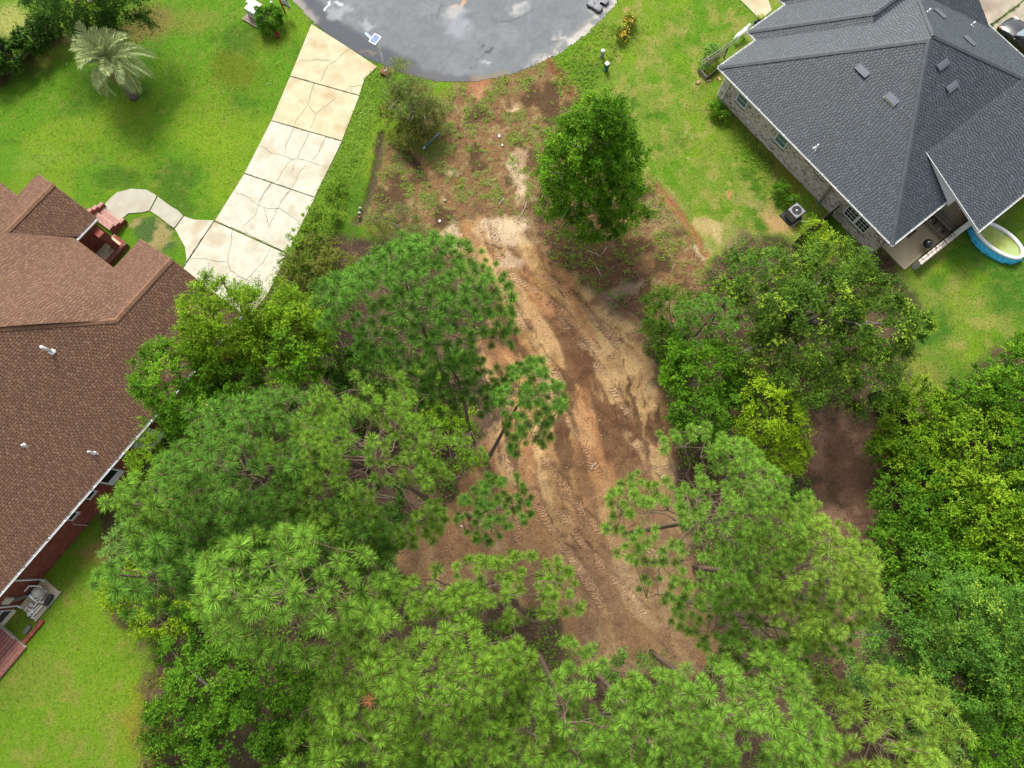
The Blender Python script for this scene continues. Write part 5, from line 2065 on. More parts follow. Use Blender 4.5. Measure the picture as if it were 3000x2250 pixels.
# yard sign: red post with arm and hanging panel
s0 = P(834.5, 36, 0)
t_y = thing("yard_sign", "red post yard sign with a hanging white and navy panel by the road", "sign", s0)
mb = MB()
mb.box(s0 + UP * .95, .09, .09, 1.9, ux, uy)
mb.build("post", 'red_paint', t_y)
arm = np.array([.86, -.5, 0])
arm /= np.linalg.norm(arm)
an = np.array([-arm[1], arm[0], 0])
mb = MB()
mb.box(s0 + UP * 1.78 + arm * .45, .95, .07, .08, arm, an)
mb.build("arm", 'red_paint', t_y)
pcn = s0 + arm * .48 + UP * 1.22
mb = MB()
mb.box(pcn, .66, .025, .86, arm, an)
pan = mb.build("panel", 'white_paint', t_y)
for z0_, hh, w0, o, mt in ((-.33, .20, .66, 0, 'navy'), (-.32, .10, .16, -.2, 'red_paint'), (-.35, .03, .26, .12, 'white_paint'), (-.30, .03, .22, .12, 'white_paint'),
                           (.02, .025, .48, 0, 'print_blue'), (-.04, .015, .44, 0, 'metal_grey'), (-.08, .015, .40, 0, 'metal_grey'), (.28, .10, .22, -.15, 'red_paint'), (.30, .16, .14, .24, 'navy')):
    mb = MB()
    th = .031 if mt != 'white_paint' and not (mt == 'red_paint' and z0_ < 0) else .035
    mb.box(pcn + UP * z0_ + arm * o, w0, th, hh, arm, an)
    mb.build("print", mt, pan)
for o in (-.25, .25):
    mb = MB()
    mb.tube([pcn + arm * o + UP * .43, pcn + arm * o + UP * .54], .01, 5)
    mb.build("hook", 'metal_grey', t_y)

# black basketball stand base
k0, k1_, k2_ = P(1717, 12, .2), P(1756, 37, .2), P(1773, 14, .2)
bx = (k1_ - k0) / np.linalg.norm(k1_ - k0)
by = np.array([-bx[1], bx[0], 0])
Lx = np.linalg.norm(k1_ - k0)
Wy = (k2_ - k1_) @ by
bc = (k0 + k1_) / 2 + by * (Wy * .62)
bc[2] = 0
t_k = thing("basketball_base", "black plastic wheeled base of a basketball stand lying at the road edge", "base", bc)
mb = MB()
ol = [(-.5, -.5), (-.42, -.56), (.42, -.56), (.5, -.46), (.5, -.02), (.44, .05), (.18, .07), (.14, .30), (.3, .34), (.5, .36), (.5, .8), (-.3, .8), (-.5, .45)]
W2_ = Wy * 1.1
pl = [tuple((bc + bx * x * Lx + by * y * W2_)[:2]) for x, y in ol]
mb.prism(pl, .02, .24)
mb.build("tank", 'slate_plastic_dark', t_k, bevel=.03)
mb = MB()
pl = [tuple((bc + bx * x * Lx * .9 + by * (y * .9 + .01) * W2_)[:2]) for x, y in ol]
mb.prism(pl, .22, .265)
mb.build("top_deck", 'slate_plastic', t_k, bevel=.02)
for x, y, r, mt in ((.28, -.32, .13, 'slate_plastic_dark'), (.3, .56, .12, 'slate_plastic_dark'), (-.14, -.12, .08, 'black_plastic'), (.32, -.08, .05, 'black_plastic'), (-.3, .15, .07, 'black_plastic')):
    mb = MB()
    mb.lathe(bc + bx * x * Lx + by * y * W2_ + UP * .262, [(r, 0), (r, .012), (r * .8, .014), (0, .012)], 16)
    mb.build("recess", mt, t_k)
mb = MB()
mb.box(bc + UP * .268 + bx * -.05 * Lx, .035, W2_ * 1.05, .012, bx, by)
mb.build("seam", 'black_plastic', t_k)
for x in (-.3, .3):
    mb = MB()
    mb.tube([bc + bx * x * Lx - by * (W2_ * .57) + UP * .09 - bx * .04, bc + bx * x * Lx - by * (W2_ * .57) + UP * .09 + bx * .04], .08, 12)
    mb.build("wheel", 'black_plastic', t_k)

# two pedestals on the right verge
for (u, v), h, mt, lid, lb in (((1763.5, 167), .62, 'metal_grey', 'metal_white', "narrow grey utility post with pale cap among weeds by the road"),
                               ((1775, 206), .70, 'utility_green', 'white_paint', "dark green utility box with a white lid standing on the right lawn")):
    b = P(u, v, 0)
    tp = thing("utility_post" if h < .65 else "utility_box", lb, "utility box", b)
    ax_, ay_ = np.array([.78, .62, 0]), np.array([-.62, .78, 0])
    mb = MB()
    if h < .65:
        mb.tube([b, b + UP * h], [.13, .13], 10)
        mb.build("body", mt, tp)
        mb = MB()
        mb.lathe(b + UP * h, [(.14, -.02), (.14, .06), (.06, .12), (0, .13)], 12)
        mb.build("cap", lid, tp)
    else:
        mb.box(b + UP * h / 2, .24, .24, h, ax_, ay_)
        mb.build("body", mt, tp)
        mb = MB()
        mb.box(b + UP * (h + .02), .27, .27, .06, ax_, ay_)
        mb.build("lid", lid, tp, bevel=.01)
        mb = MB()
        mb.box(b + UP * .15 - ax_ * .125, .01, .10, .12, ax_, ay_)
        mb.build("label_plate", 'white_paint', tp)
# blue pipe in the lot
A, B = P(1239, 436, .06), P(1289, 388, .10)
t_p = thing("plastic_pipe", "blue plastic pipe with white end lying in the brown weeds", "pipe", (A + B) / 2)
mb = MB()
mb.tube([A + (B - A) * .09, B], .052, 10)
mb.build("pipe", 'pipe_blue', t_p, smooth=True)
mb = MB()
mb.tube([A, A + (B - A) * .1], .062, 10)
mb.build("socket", 'white_pvc', t_p, smooth=True)
# litter
for (u, v), (a, b, c_), mt, lb in (((1463, 398), (.12, .16, .04), 'litter_white', "crumpled pale plastic sheet on the brown soil"), ((1472, 425), (.08, .10, .03), 'litter_white', "small white plastic scrap below the crumpled sheet"),
                                   ((1303, 587), (.10, .10, .05), 'panel_pale_blue', "pale blue scrap of litter in the brown weeds"), ((1288, 647), (.12, .12, .03), 'litter_white', "white square tag on the ground by the grey shrub"),
                                   ((1352, 1541), (.09, .05, .03), 'litter_white', "white scrap of litter beside the dark pine shade"), ((788, 244), (.05, .05, .03), 'litter_white', "white ball on the left lawn beside the driveway"),
                                   ((1059, 330), (.06, .06, .03), 'litter_white', "white scrap on the green strip beside the driveway"), ((195, 188), (.05, .05, .03), 'litter_white', "white ball on the lawn left of the palm")):
    mb = MB()
    p = P(u, v, .05)
    mb.ell(p, (a * .8, b * .8, c_), None, 9, 6)
    for i in range(len(mb.v)):
        x, y, z = mb.v[i]
        k = hr.uniform(.7, 1.2)
        mb.v[i] = (p[0] + (x - p[0]) * k, p[1] + (y - p[1]) * k, max(.01, p[2] + (z - p[2]) * hr.uniform(.5, 1.6)))
    tag(mb.build("litter", mt), lb, "litter")
# stones at the edge of the ditch
for i, (u, v, r, lb) in enumerate(((1055, 610, .13, "pale stone nearest the driveway, topmost of three"), (1053, 624, .14, "round stone in the middle of three at the weedy edge"), (1052, 636, .12, "reddish stone lowest of three by the grey shrub"))):
    mb = MB()
    p = P(u, v, .05)
    mb.ell(p, (r, r * .8, .09), None, 8, 6)
    tag(mb.build("stone", 'stone' if i < 2 else 'brick_red', smooth=True), lb, "stone", "stones by the driveway strip")

# swimming pool
pcx = P(2927, 702, .6)
t_pl = thing("paddling_pool", "oval blue inflatable pool with white rim and green water", "pool", (pcx[0], pcx[1], 0))
rot = math.radians(-41)
pc0 = np.array([pcx[0], pcx[1], 0])
mb = MB()
mb.lathe(pc0 + np.array([.10, .12, 0]), [(1.0, .0), (1.04, .08), (1.0, .25), (.95, .44), (.93, .55), (.90, .55), (.90, .30)], 48, 1.95, 1.22, rot)
mb.f.pop()
for i in range(len(mb.v)):                       # wrinkles, and the wall leans in to the rim
    x, y, z = mb.v[i]
    f = z / .55
    a = math.atan2(y - pc0[1], x - pc0[0])
    cx_, cy_ = pc0[0] + .10 * (1 - f), pc0[1] + .12 * (1 - f)
    dx_, dy_ = x - pc0[0] - .10, y - pc0[1] - .12
    u_ = dx_ * math.cos(rot) + dy_ * math.sin(rot)
    v_ = -dx_ * math.sin(rot) + dy_ * math.cos(rot)
    v_ *= 1 - .30 * f
    k = 1 + .025 * math.sin(a * 17) * (1 - f) + .02 * math.sin(a * 29 + 1)
    u_, v_ = u_ * k, v_ * k
    mb.v[i] = (cx_ + u_ * math.cos(rot) - v_ * math.sin(rot), cy_ + u_ * math.sin(rot) + v_ * math.cos(rot), z)
mb.build("pool_wall", 'pool_blue', t_pl, smooth=True)
mb = MB()
n = 56
mb.tube([pc0 + np.array([1.76 * math.cos(a) * math.cos(rot) - .80 * math.sin(a) * math.sin(rot), 1.76 * math.cos(a) * math.sin(rot) + .80 * math.sin(a) * math.cos(rot), .58])
         for a in np.linspace(0, 2 * math.pi, n)], .125, 10)
mb.build("rim", 'white_pvc', t_pl, smooth=True)
mb = MB()
mb.lathe(pc0, [(0, .52), (.5, .52), (1.0, .52)], 40, 1.72, .78, rot)
mb.f.pop()
mb.build("water", 'pool_water', t_pl, smooth=True)

# things on the patio
gp = P(2722, 712, .85)
t_g = thing("kettle_grill", "black domed kettle grill on the patio behind the low brick wall", "grill", (gp[0], gp[1], .1))
g3 = np.array([gp[0], gp[1], 0])
mb = MB()
mb.lathe(g3, [(.05, .48), (.22, .54), (.30, .66), (.31, .74)], 22)
mb.build("bowl", 'black_plastic', t_g, smooth=True)
mb = MB()
mb.lathe(g3, [(.32, .745), (.315, .80), (.25, .93), (.13, 1.01), (0, 1.03)], 22)
ld = mb.build("lid", 'car_paint', t_g, smooth=True)
mb = MB()
mb.tube([g3 + np.array([-.06, 0, 1.02]), g3 + np.array([-.05, 0, 1.08]), g3 + np.array([.05, 0, 1.08]), g3 + np.array([.06, 0, 1.02])], .014, 6)
mb.build("handle", 'metal_grey', ld)
for a in (0.4, 2.5, 4.6):
    mb = MB()
    mb.tube([g3 + np.array([.18 * math.cos(a), .18 * math.sin(a), .55]), g3 + np.array([.30 * math.cos(a), .30 * math.sin(a), .1])], .014, 6)
    mb.build("leg", 'metal_grey', t_g)
# slatted rack holding odds and ends
ra, rb = HR.px(2727, 640, .5), HR.px(2790, 650, .5)
rt0 = HR.px(2748, 668, .5)[1]
rs0, rs1 = -.42, 1.05
t_r = thing("slatted_rack", "grey wooden slatted rack with clutter standing on the patio", "rack", HR.w(.3, rt0 + .4, .1))
rw = .78
rt0 -= .25
for i in range(11):
    mb = MB()
    mb.box(HR.w(rs0 + (rs1 - rs0) * i / 10, rt0 + rw / 2, .46), .05, rw, .025, HR.a, HR.b)
    mb.build("slat", 'wood_brown', t_r)
for o in (0, rw):
    mb = MB()
    mb.box(HR.w((rs0 + rs1) / 2, rt0 + o, .50), rs1 - rs0 + .1, .10, .10, HR.a, HR.b)
    mb.build("side_rail", 'wood_grey', t_r)
for s_ in (rs0 + .05, rs1 - .05):
    for o in (.05, rw - .05):
        mb = MB()
        mb.box(HR.w(s_, rt0 + o, .27), .06, .06, .34, HR.a, HR.b)
        mb.build("leg", 'wood_grey', t_r)
odd = [('white_pvc', "white cup among the clutter on the slatted rack", .05, .10), ('black_plastic', "black box among the clutter on the slatted rack", .13, .12), ('twig_orange', "small orange box on the slatted rack", .08, .07),
       ('panel_pale_blue', "pale blue tin on the slatted rack nearest the roof", .09, .08), ('rubber', "dark tray of scraps on the slatted rack", .17, .05)]
for i, (mt, lb, sz, hh) in enumerate(odd):
    mb = MB()
    mb.box(HR.w(rs0 + .2 + i * .26, rt0 + .22 + .32 * ((i * 7) % 3) / 2, .475 + hh / 2), sz, sz * 1.3, hh, HR.a, HR.b)
    tag(mb.build("tin" if i in (0, 3) else "box", mt, bevel=.008), lb, "box", "clutter on the slatted rack")
for i, (t0_, lb) in enumerate(((rt0 + rw + .14, "long grey plank beside the slatted rack on the patio"), (rt0 + rw + .40, "long grey plank in the middle of three on the patio"), (rt0 + rw + .66, "long grey plank nearest the white rake board"))):
    mb = MB()
    mb.box(HR.w(.25, t0_, .42 - .02 * i), 1.9, .20, .05, HR.a, HR.b)
    tag(mb.build("plank", 'wood_grey'), lb, "plank", "planks stacked on the patio")
mb = MB()
mb.box(HR.w(.25, rt0 + rw + .4, .24), 1.7, .66, .28, HR.a, HR.b)
tag(mb.build("wooden_bench", 'wood_brown'), "low brown wooden bench carrying the long grey planks", "bench")
bp_ = P(2808, 614, .55)
mb = MB()
mb.lathe((bp_[0], bp_[1], .45), [(.07, 0), (.075, .18), (.03, .25), (.03, .30)], 12)
tag(mb.build("bottle", 'cream_paint', smooth=True), "cream coloured bottle standing on the planks under the white rake board", "bottle")
mb = MB()
mb.box(P(2669, 683, .12), .85, .30, .02, HR.b, HR.a)
tag(mb.build("door_mat", 'wood_brown'), "narrow brown mat on the patio at the roof edge", "mat")

# pool pump and filter
gz = .10
pad_c = HL.w(-18.3, -21.15, 0)
mb = MB()
mb.prism([tuple(HL.w(s, t)[:2]) for s, t in ((-19.35, -21.9), (-19.35, -20.62), (-17.35, -20.62), (-17.35, -21.9))], 0, gz)
t_e = thing("pool_filter", "pool pump and beige filter tank with white pipes on a concrete pad", "pool pump", pad_c)
mb.build("concrete_pad", 'patio_floor', t_e)
mb = MB()
mb.box(HL.w(-18.35, -20.56, .05), 2.1, .12, .12, HL.a, HL.b)
mb.build("kerb", 'concrete_grey', t_e)
zq = lambda a, b, z: P(a * .1809, 1680 + b * .1809, z)
tk = zq(590, 310, .75)
mb = MB()
mb.lathe((tk[0], tk[1], 0), [(.26, gz), (.32, .3), (.33, .6), (.27, .85), (.13, .97), (0, .99)], 22)
mb.build("tank", 'tank_beige', t_e, smooth=True)
vt = zq(450, 325, .95)
mb = MB()
mb.lathe((vt[0], vt[1], 0), [(.12, .72), (.12, .98), (.09, 1.0), (.09, .96), (.05, .95)], 14)
mb.build("valve", 'black_plastic', t_e)
a_, b_ = zq(760, 470, .3), zq(820, 370, .3)
mb = MB()
mb.tube([a_ - (b_ - a_) * .5, a_, b_, b_ + (b_ - a_) * .3], [.11, .15, .15, .12], 12)
mb.box((a_ + b_) / 2 - UP * .12, .3, .22, .12, HL.a, HL.b)
mb.build("pump", 'black_plastic', t_e)
PIPES = [[(395, 290, .95), (470, 205, 1.0), (640, 205, .7), (790, 320, .2)], [(480, 340, .9), (560, 440, .7), (690, 380, .5), (620, 465, .5)],
         [(455, 350, .9), (590, 460, .45), (720, 462, .35)], [(680, 520, .3), (560, 650, .3), (505, 720, .15)], [(640, 520, .25), (500, 640, .25), (460, 690, .12)],
         [(500, 505, .3), (545, 540, .3), (600, 470, .35)], [(400, 600, .2), (440, 545, .2), (540, 640, .25)], [(530, 570, .25), (490, 640, .2)], [(500, 720, .12), (555, 722, .12)]]
for pts in PIPES:
    mb = MB()
    mb.tube([zq(*q) for q in pts], .040, 8)
    mb.build("pipe", 'white_pvc', t_e, smooth=True)
for q in ((500, 505, .3), (470, 660, .25)):
    mb = MB()
    c_ = zq(*q)
    mb.tube([c_ + .085 * np.array([math.cos(a), math.sin(a), 0]) for a in np.linspace(0, 6.283, 12)], .03, 6)
    mb.build("valve_wheel", 'white_pvc', t_e)
vb = zq(440, 905, .08)
mb = MB()
mb.box(vb, .52, .26, .12, HL.a, HL.b)
tag(mb.build("valve_box", nmat('valve_green', (.10, .12, .09), (.15, .17, .13), 5, .7), bevel=.01), "grey green valve box lid in the weedy bed by the back steps", "valve box")

# car
cs, ct_ = HR.px(2921, 80, .5)[0], HR.px(2936, 112, .35)[1]
CL, CW = 4.2, 1.78
nose = HR.w(cs, ct_ + CW / 2, 0)
fw_d, sd_d = HR.a, HR.b                                    # body runs back along a; near side is -b
t_c = thing("parked_car", "black hatchback car parked on the concrete drive behind the grey roof", "car", nose + fw_d * CL / 2)
XS = [0, .10, .35, .95, 1.45, 1.75, 2.3, 3.1, 3.6, 4.05, 4.2]
ZT = [.52, .66, .78, .90, .96, .98, .98, .98, .97, .92, .70]
HWD = [.52, .70, .82, .87, .89, .89, .89, .89, .88, .82, .66]
V, Fc = [], []
m = 11
for x, zt, hwid in zip(XS, ZT, HWD):
    sec = [(-hwid * .9, .24), (-hwid, .40), (-hwid, .62), (-hwid * .97, zt - .08), (-hwid * .84, zt - .005), (0, zt + .03), (hwid * .84, zt - .005), (hwid * .97, zt - .08), (hwid, .62), (hwid, .40), (hwid * .9, .24)]
    V += [nose + fw_d * x + sd_d * y + UP * min(z, zt) for y, z in sec]
for i in range(len(XS) - 1):
    for k in range(m):
        Fc.append((i * m + k, i * m + (k + 1) % m, (i + 1) * m + (k + 1) % m, (i + 1) * m + k))
Fc += [tuple(range(m)), tuple((len(XS) - 1) * m + k for k in range(m))[::-1]]
mb = MB()
mb.add(V, Fc)
mb.build("body", 'car_paint', t_c, smooth=True)
CX = [1.30, 2.0, 2.5, 3.2, 3.75, 4.08]
CZ = [.96, 1.36, 1.44, 1.42, 1.34, .98]
CH = [.80, .64, .62, .62, .60, .72]
mb = MB()
V, Fc = [], []
for x, z, h in zip(CX, CZ, CH):
    V += [nose + fw_d * x - sd_d * .80 + UP * .94, nose + fw_d * x - sd_d * h + UP * z, nose + fw_d * x + UP * (z + .03), nose + fw_d * x + sd_d * h + UP * z, nose + fw_d * x + sd_d * .80 + UP * .94]
for i in range(len(CX) - 1):
    for k in range(4):
        Fc.append((i * 5 + k, i * 5 + k + 1, i * 5 + k + 6, i * 5 + k + 5))
mb.add(V, Fc)
cab = mb.build("cabin", 'car_paint', t_c, smooth=True)
q = [nose + fw_d * (1.36) + sd_d * s * .72 + UP * 1.03 for s in (-1, 1)] + [nose + fw_d * 1.97 + sd_d * s * .58 + UP * 1.375 for s in (1, -1)]
mb = MB()
mb.add(q + [p - UP * .02 for p in q], [(0, 1, 2, 3)])
mb.build("windscreen", 'glass_blind', cab)
for s in (-1, 1):
    mb = MB()
    q = [nose + fw_d * 1.75 + sd_d * s * .80 + UP * 1.0, nose + fw_d * 3.7 + sd_d * s * .79 + UP * 1.0, nose + fw_d * 3.45 + sd_d * s * .66 + UP * 1.34, nose + fw_d * 2.15 + sd_d * s * .665 + UP * 1.34]
    mb.add(q, [(0, 1, 2, 3) if s < 0 else (3, 2, 1, 0)])
    mb.build("side_window", 'glass_dark', cab)
    mb = MB()
    c_ = nose + fw_d * .40 + sd_d * s * .69 + UP * .735
    mb.ell(c_, (.27, .13, .10), [fw_d, sd_d, UP])
    hl = mb.build("headlight", 'lamp_clear', t_c, smooth=True)
    mb = MB()
    mb.ell(c_ - fw_d * .17 + sd_d * s * .03 - UP * .01, (.12, .10, .09), [fw_d, sd_d, UP])
    mb.build("indicator", 'lamp_amber', hl, smooth=True)
    mb = MB()
    mb.ell(nose + fw_d * 1.55 + sd_d * s * 1.0 + UP * .98, (.10, .10, .07), [fw_d, sd_d, UP])
    mb.build("mirror", 'car_paint', t_c, smooth=True)
    for x in (.85, 3.4):
        c_ = nose + fw_d * x + sd_d * s * .80 + UP * .32
        mb = MB()
        mb.tube([c_ - sd_d * .10, c_ + sd_d * .10], .32, 20)
        wh = mb.build("wheel", 'rubber', t_c)
        mb = MB()
        mb.tube([c_ - sd_d * .108, c_ + sd_d * .108], .19, 14)
        mb.build("rim", 'metal_grey', wh)
mb = MB()
mb.tube([nose + fw_d * .02 - sd_d * .5 + UP * .58, nose - fw_d * .02 + UP * .60, nose + fw_d * .02 + sd_d * .5 + UP * .58], .025, 6)
mb.build("grille_bar", 'chrome', t_c)

# fences with boards
def board_fence(name, label, pts, h, mat, bw=.145, lean=.02):
    c = sum(P(*q) for q in pts) / len(pts)
    root = thing(name, label, "fence", c)
    for (u, v), (u2, v2) in zip(pts[:-1], pts[1:]):
        A, B = P(u, v), P(u2, v2)
        L = np.linalg.norm(B - A)
        d = (B - A) / L
        nn = np.array([-d[1], d[0], 0])
        for i in range(int(L / (bw + .012))):
            mb = MB()
            hh = h + hr.uniform(-.04, .04)
            mb.box(A + d * (i + .5) * (bw + .012) + UP * hh / 2 + nn * hr.uniform(-.008, .008), bw, .02, hh, d, nn)
            mb.build("board", mat, root)
        for zz in (.35, h - .3):
            mb = MB()
            mb.box((A + B) / 2 + UP * zz - nn * .04, L, .04, .09, d, nn)
            mb.build("rail", mat, root)
    return root


board_fence("wooden_fence", "weathered picket fence under dark ivy at the top left corner", [(-60, 262), (30, 200), (110, 135), (180, 85)], 1.75, 'wood_brown')
board_fence("wooden_fence", "dark wooden fence overgrown by bright vines at the far right", [(2540, 1160), (2590, 1215), (2690, 1310), (2800, 1420)], 1.7, 'wood_dark')

# ------------------------------------------------------------------ VEGETATION
vr = np.random.default_rng(77)
leafmat('leaf_pine_cool', (.062, .175, .020), (.185, .405, .046), tip=(.16, .11, .05), trans=.14, objrand=.18)
leafmat('leaf_pine_warm', (.090, .200, .014), (.245, .440, .042), tip=(.20, .13, .05), trans=.14, objrand=.18)
leafmat('leaf_pine_deep', (.055, .155, .018), (.175, .375, .044), tip=(.24, .19, .07), trans=.14, objrand=.18)
leafmat('leaf_pine_pale', (.100, .225, .026), (.235, .450, .045), tip=(.20, .14, .06), trans=.14, objrand=.18)
leafmat('leaf_pine_yellow', (.135, .240, .020), (.300, .480, .055), tip=(.26, .17, .05), trans=.14, objrand=.18)
leafmat('leaf_dead', (.30, .12, .05), (.42, .20, .09), trans=.2)
leafmat('leaf_cedar', (.070, .160, .012), (.210, .350, .024), tip=(.36, .38, .06), trans=.35)
leafmat('leaf_cedar_dark', (.030, .085, .012), (.090, .180, .022), tip=(.20, .28, .04), trans=.35)
leafmat('leaf_mid', (.035, .120, .014), (.110, .240, .022), tip=(.22, .32, .03), trans=.4)
leafmat('leaf_bright', (.045, .150, .012), (.140, .300, .024), tip=(.30, .38, .04), trans=.4)
leafmat('leaf_oak', (.030, .085, .016), (.105, .190, .032), tip=(.42, .47, .06), trans=.35)
leafmat('leaf_vine', (.035, .110, .012), (.190, .330, .022), tip=(.36, .40, .035), trans=.4)
leafmat('leaf_dark', (.018, .060, .012), (.055, .125, .020), tip=(.12, .18, .03), trans=.3)
leafmat('leaf_round', (.030, .110, .008), (.095, .230, .014), tip=(.18, .32, .02), trans=.35)
leafmat('leaf_lime', (.14, .27, .012), (.30, .44, .025), tip=(.42, .48, .05), trans=.45)
leafmat('leaf_privet', (.045, .140, .030), (.130, .270, .060), tip=(.36, .42, .07), trans=.4)
leafmat('leaf_pale', (.085, .180, .060), (.20, .32, .12), tip=(.36, .44, .18), trans=.4)
leafmat('leaf_grey', (.085, .110, .050), (.19, .21, .105), tip=(.28, .28, .14), trans=.3)
leafmat('leaf_scrub', (.070, .095, .022), (.17, .18, .05), tip=(.24, .18, .05), trans=.3)
leafmat('leaf_rust', (.16, .075, .02), (.30, .18, .04), tip=(.34, .24, .05), trans=.3)
leafmat('leaf_weed', (.070, .145, .016), (.17, .27, .035), tip=(.26, .30, .05), trans=.35, rough=.6)
leafmat('leaf_palm', (.19, .25, .10), (.42, .47, .21), tip=(.55, .50, .14), trans=.25, rough=.4, objrand=.12)
leafmat('leaf_straw', (.20, .135, .075), (.36, .27, .15), trans=.2)
leafmat('grass_blade', (.045, .105, .008), (.125, .200, .016), tip=(.22, .23, .04), trans=.4, rough=.7, spec=.15)
nmat('petal', (.70, .38, .02), (.80, .52, .04), 20, .6)


def nrm(a):
    return a / (np.linalg.norm(a, axis=-1, keepdims=True) + 1e-9)


def leaf_quads(base, axis, normal, L, W):
    """diamond leaves: (n,4,3)"""
    axis = nrm(axis)
    wd = nrm(np.cross(axis, normal))
    L = np.broadcast_to(np.asarray(L, float), (len(base),))[:, None]
    W = np.broadcast_to(np.asarray(W, float), (len(base),))[:, None]
    m = base + axis * L * .5
    n2_ = nrm(np.cross(wd, axis))
    return np.stack([base, m + wd * W * .5 + n2_ * L * .06, base + axis * L, m - wd * W * .5 + n2_ * L * .06], 1)


def crown(lobes, nclump, clump_r, ntwig, nleaf, L, W, seed, droop=.25, up=.35, tipp=.25, spread=.9, zmin=-.55, shell=.62, flat=1.0, rag=1.0):
    """lobes: (cx,cy,cz,rx,ry,rz) in world. Clumps sit in the outer part of the lobes; twigs run outwards; leaves along the twigs"""
    r = np.random.default_rng(seed)
    nclump, ntwig, L, W = int(nclump * .74), int(ntwig * 1.5), L * .84, W * .80
    lob = np.array(lobes, float)
    area = (lob[:, 3] * lob[:, 4] + lob[:, 3] * lob[:, 5] + lob[:, 4] * lob[:, 5])
    pick = r.choice(len(lob), nclump, p=area / area.sum())
    d = nrm(r.normal(size=(nclump * 6, 3)))
    d = d[d[:, 2] > zmin][:nclump]
    lb = lob[pick[:len(d)]]
    rad = r.uniform(shell, 1.0, len(d)) ** .7
    rad *= 1 + rag * (-.34 + .68 * vnoise(d[:, 0] * 2.6 + seed + pick[:len(d)] * 3.1, d[:, 1] * 2.3 + d[:, 2] * 1.7 + 50))
    cc_ = lb[:, :3] + d * lb[:, 3:6] * rad[:, None]
    out = nrm(d / lb[:, 3:6])
    n = len(cc_)
    T = n * ntwig
    ci = np.repeat(np.arange(n), ntwig)
    cr_ = clump_r * r.uniform(.65, 1.3, n)
    td = nrm(out[ci] * 1.0 + r.normal(size=(T, 3)) * spread + np.array([0, 0, up]))
    tb = cc_[ci] - out[ci] * cr_[ci][:, None] * .30 + r.normal(size=(T, 3)) * cr_[ci][:, None] * .12 * np.array([1, 1, flat])
    tl_ = cr_[ci] * r.uniform(.6, 1.15, T)
    N = T * nleaf
    ti = np.repeat(np.arange(T), nleaf)
    f = (np.tile(np.arange(nleaf), T) + r.uniform(.2, 1.0, N)) / nleaf
    l_ = tl_[ti] * f
    pos = tb[ti] + td[ti] * l_[:, None]
    pos[:, 2] -= droop * l_ * l_ / clump_r
    side = nrm(np.cross(td[ti], r.normal(size=(N, 3))))
    ax = td[ti] * .55 + side * .9 + np.array([0, 0, -.15])
    nn = out[ci][ti] * .5 + np.array([0, 0, .8]) + r.normal(size=(N, 3)) * .55
    Q = leaf_quads(pos, ax, nn, L * r.uniform(.7, 1.3, N), W * r.uniform(.7, 1.3, N))
    cv = r.random(n)
    rnd = np.clip(.55 * cv[ci][ti] + .45 * r.random(N), 0, 1)
    tipc = (r.random(n) < tipp * .8) * r.uniform(.3, .85, n)
    tip = tipc[ci][ti] * sstep(f, .35, .85)
    return Q, rnd, tip, cc_


def leaves_mesh(name, Q, rnd, tip, mat, org):
    V = (Q - org).reshape(-1, 3)
    F_ = np.arange(len(V)).reshape(-1, 4)
    return mesh_np(name, V, F_, mat, {'rnd': np.repeat(rnd, 4), 'tip': np.repeat(tip, 4)})


def limb_pts(a, b, sag=.12, k=5):
    a, b = np.array(a), np.array(b)
    L = np.linalg.norm(b - a)
    w_ = vr.normal(0, .05 * L, 3)
    return [a + (b - a) * f + (w_ + UP * L * sag) * math.sin(math.pi * f) for f in np.linspace(0, 1, k)]


def tree(name, label, cat, base, lobes, mat, nclump, clump_r, ntwig=8, nleaf=9, L=.16, W=.085, seed=1, trunk_r=.14, limbs=9, group=None,
         bark='bark_grey', extra=None, **kw):
    base = np.array(base, float)
    t = thing(name, label, cat, base, group)
    Q, rnd, tip, cc_ = crown(lobes, nclump, clump_r, ntwig, nleaf, L, W, seed, **kw)
    if extra is not None:                                   # keep the crown off buildings
        keep = extra(Q[:, 0])
        Q, rnd, tip = Q[keep], rnd[keep], tip[keep]
    link("crown", leaves_mesh("crown", Q, rnd, tip, mat, base), t)
    lob = np.array(lobes)
    c0 = (lob[:, :3] * lob[:, 3:4]).sum(0) / lob[:, 3].sum()
    topz = (lob[:, 2]).max()
    if trunk_r:
        mb = MB()
        tt = np.array([c0[0], c0[1], topz])
        mb.tube(limb_pts(base - UP * .1, tt, .0, 7), list(np.linspace(trunk_r, trunk_r * .25, 7)), 7)
        mb.build("trunk", bark, t, smooth=True)
        sel = np.random.default_rng(seed).permutation(len(cc_))[:limbs]
        for i in sel:
            f = vr.uniform(.35, .8)
            a = base + (tt - base) * f
            mb = MB()
            mb.tube(limb_pts(a, cc_[i], .05), list(np.linspace(trunk_r * .45, .02, 5)), 5)
            mb.build("branch", bark, t, smooth=True)
    return t


def at(u, v, z, rpx, rz, ry=None):
    """a crown lobe seen at photo pixel (u, v), its centre at height z, with radius in photo pixels"""
    p = P(u, v, z)
    k = mpp(z) * 1.03
    return (p[0], p[1], z, rpx * k, (ry or rpx) * k, rz)


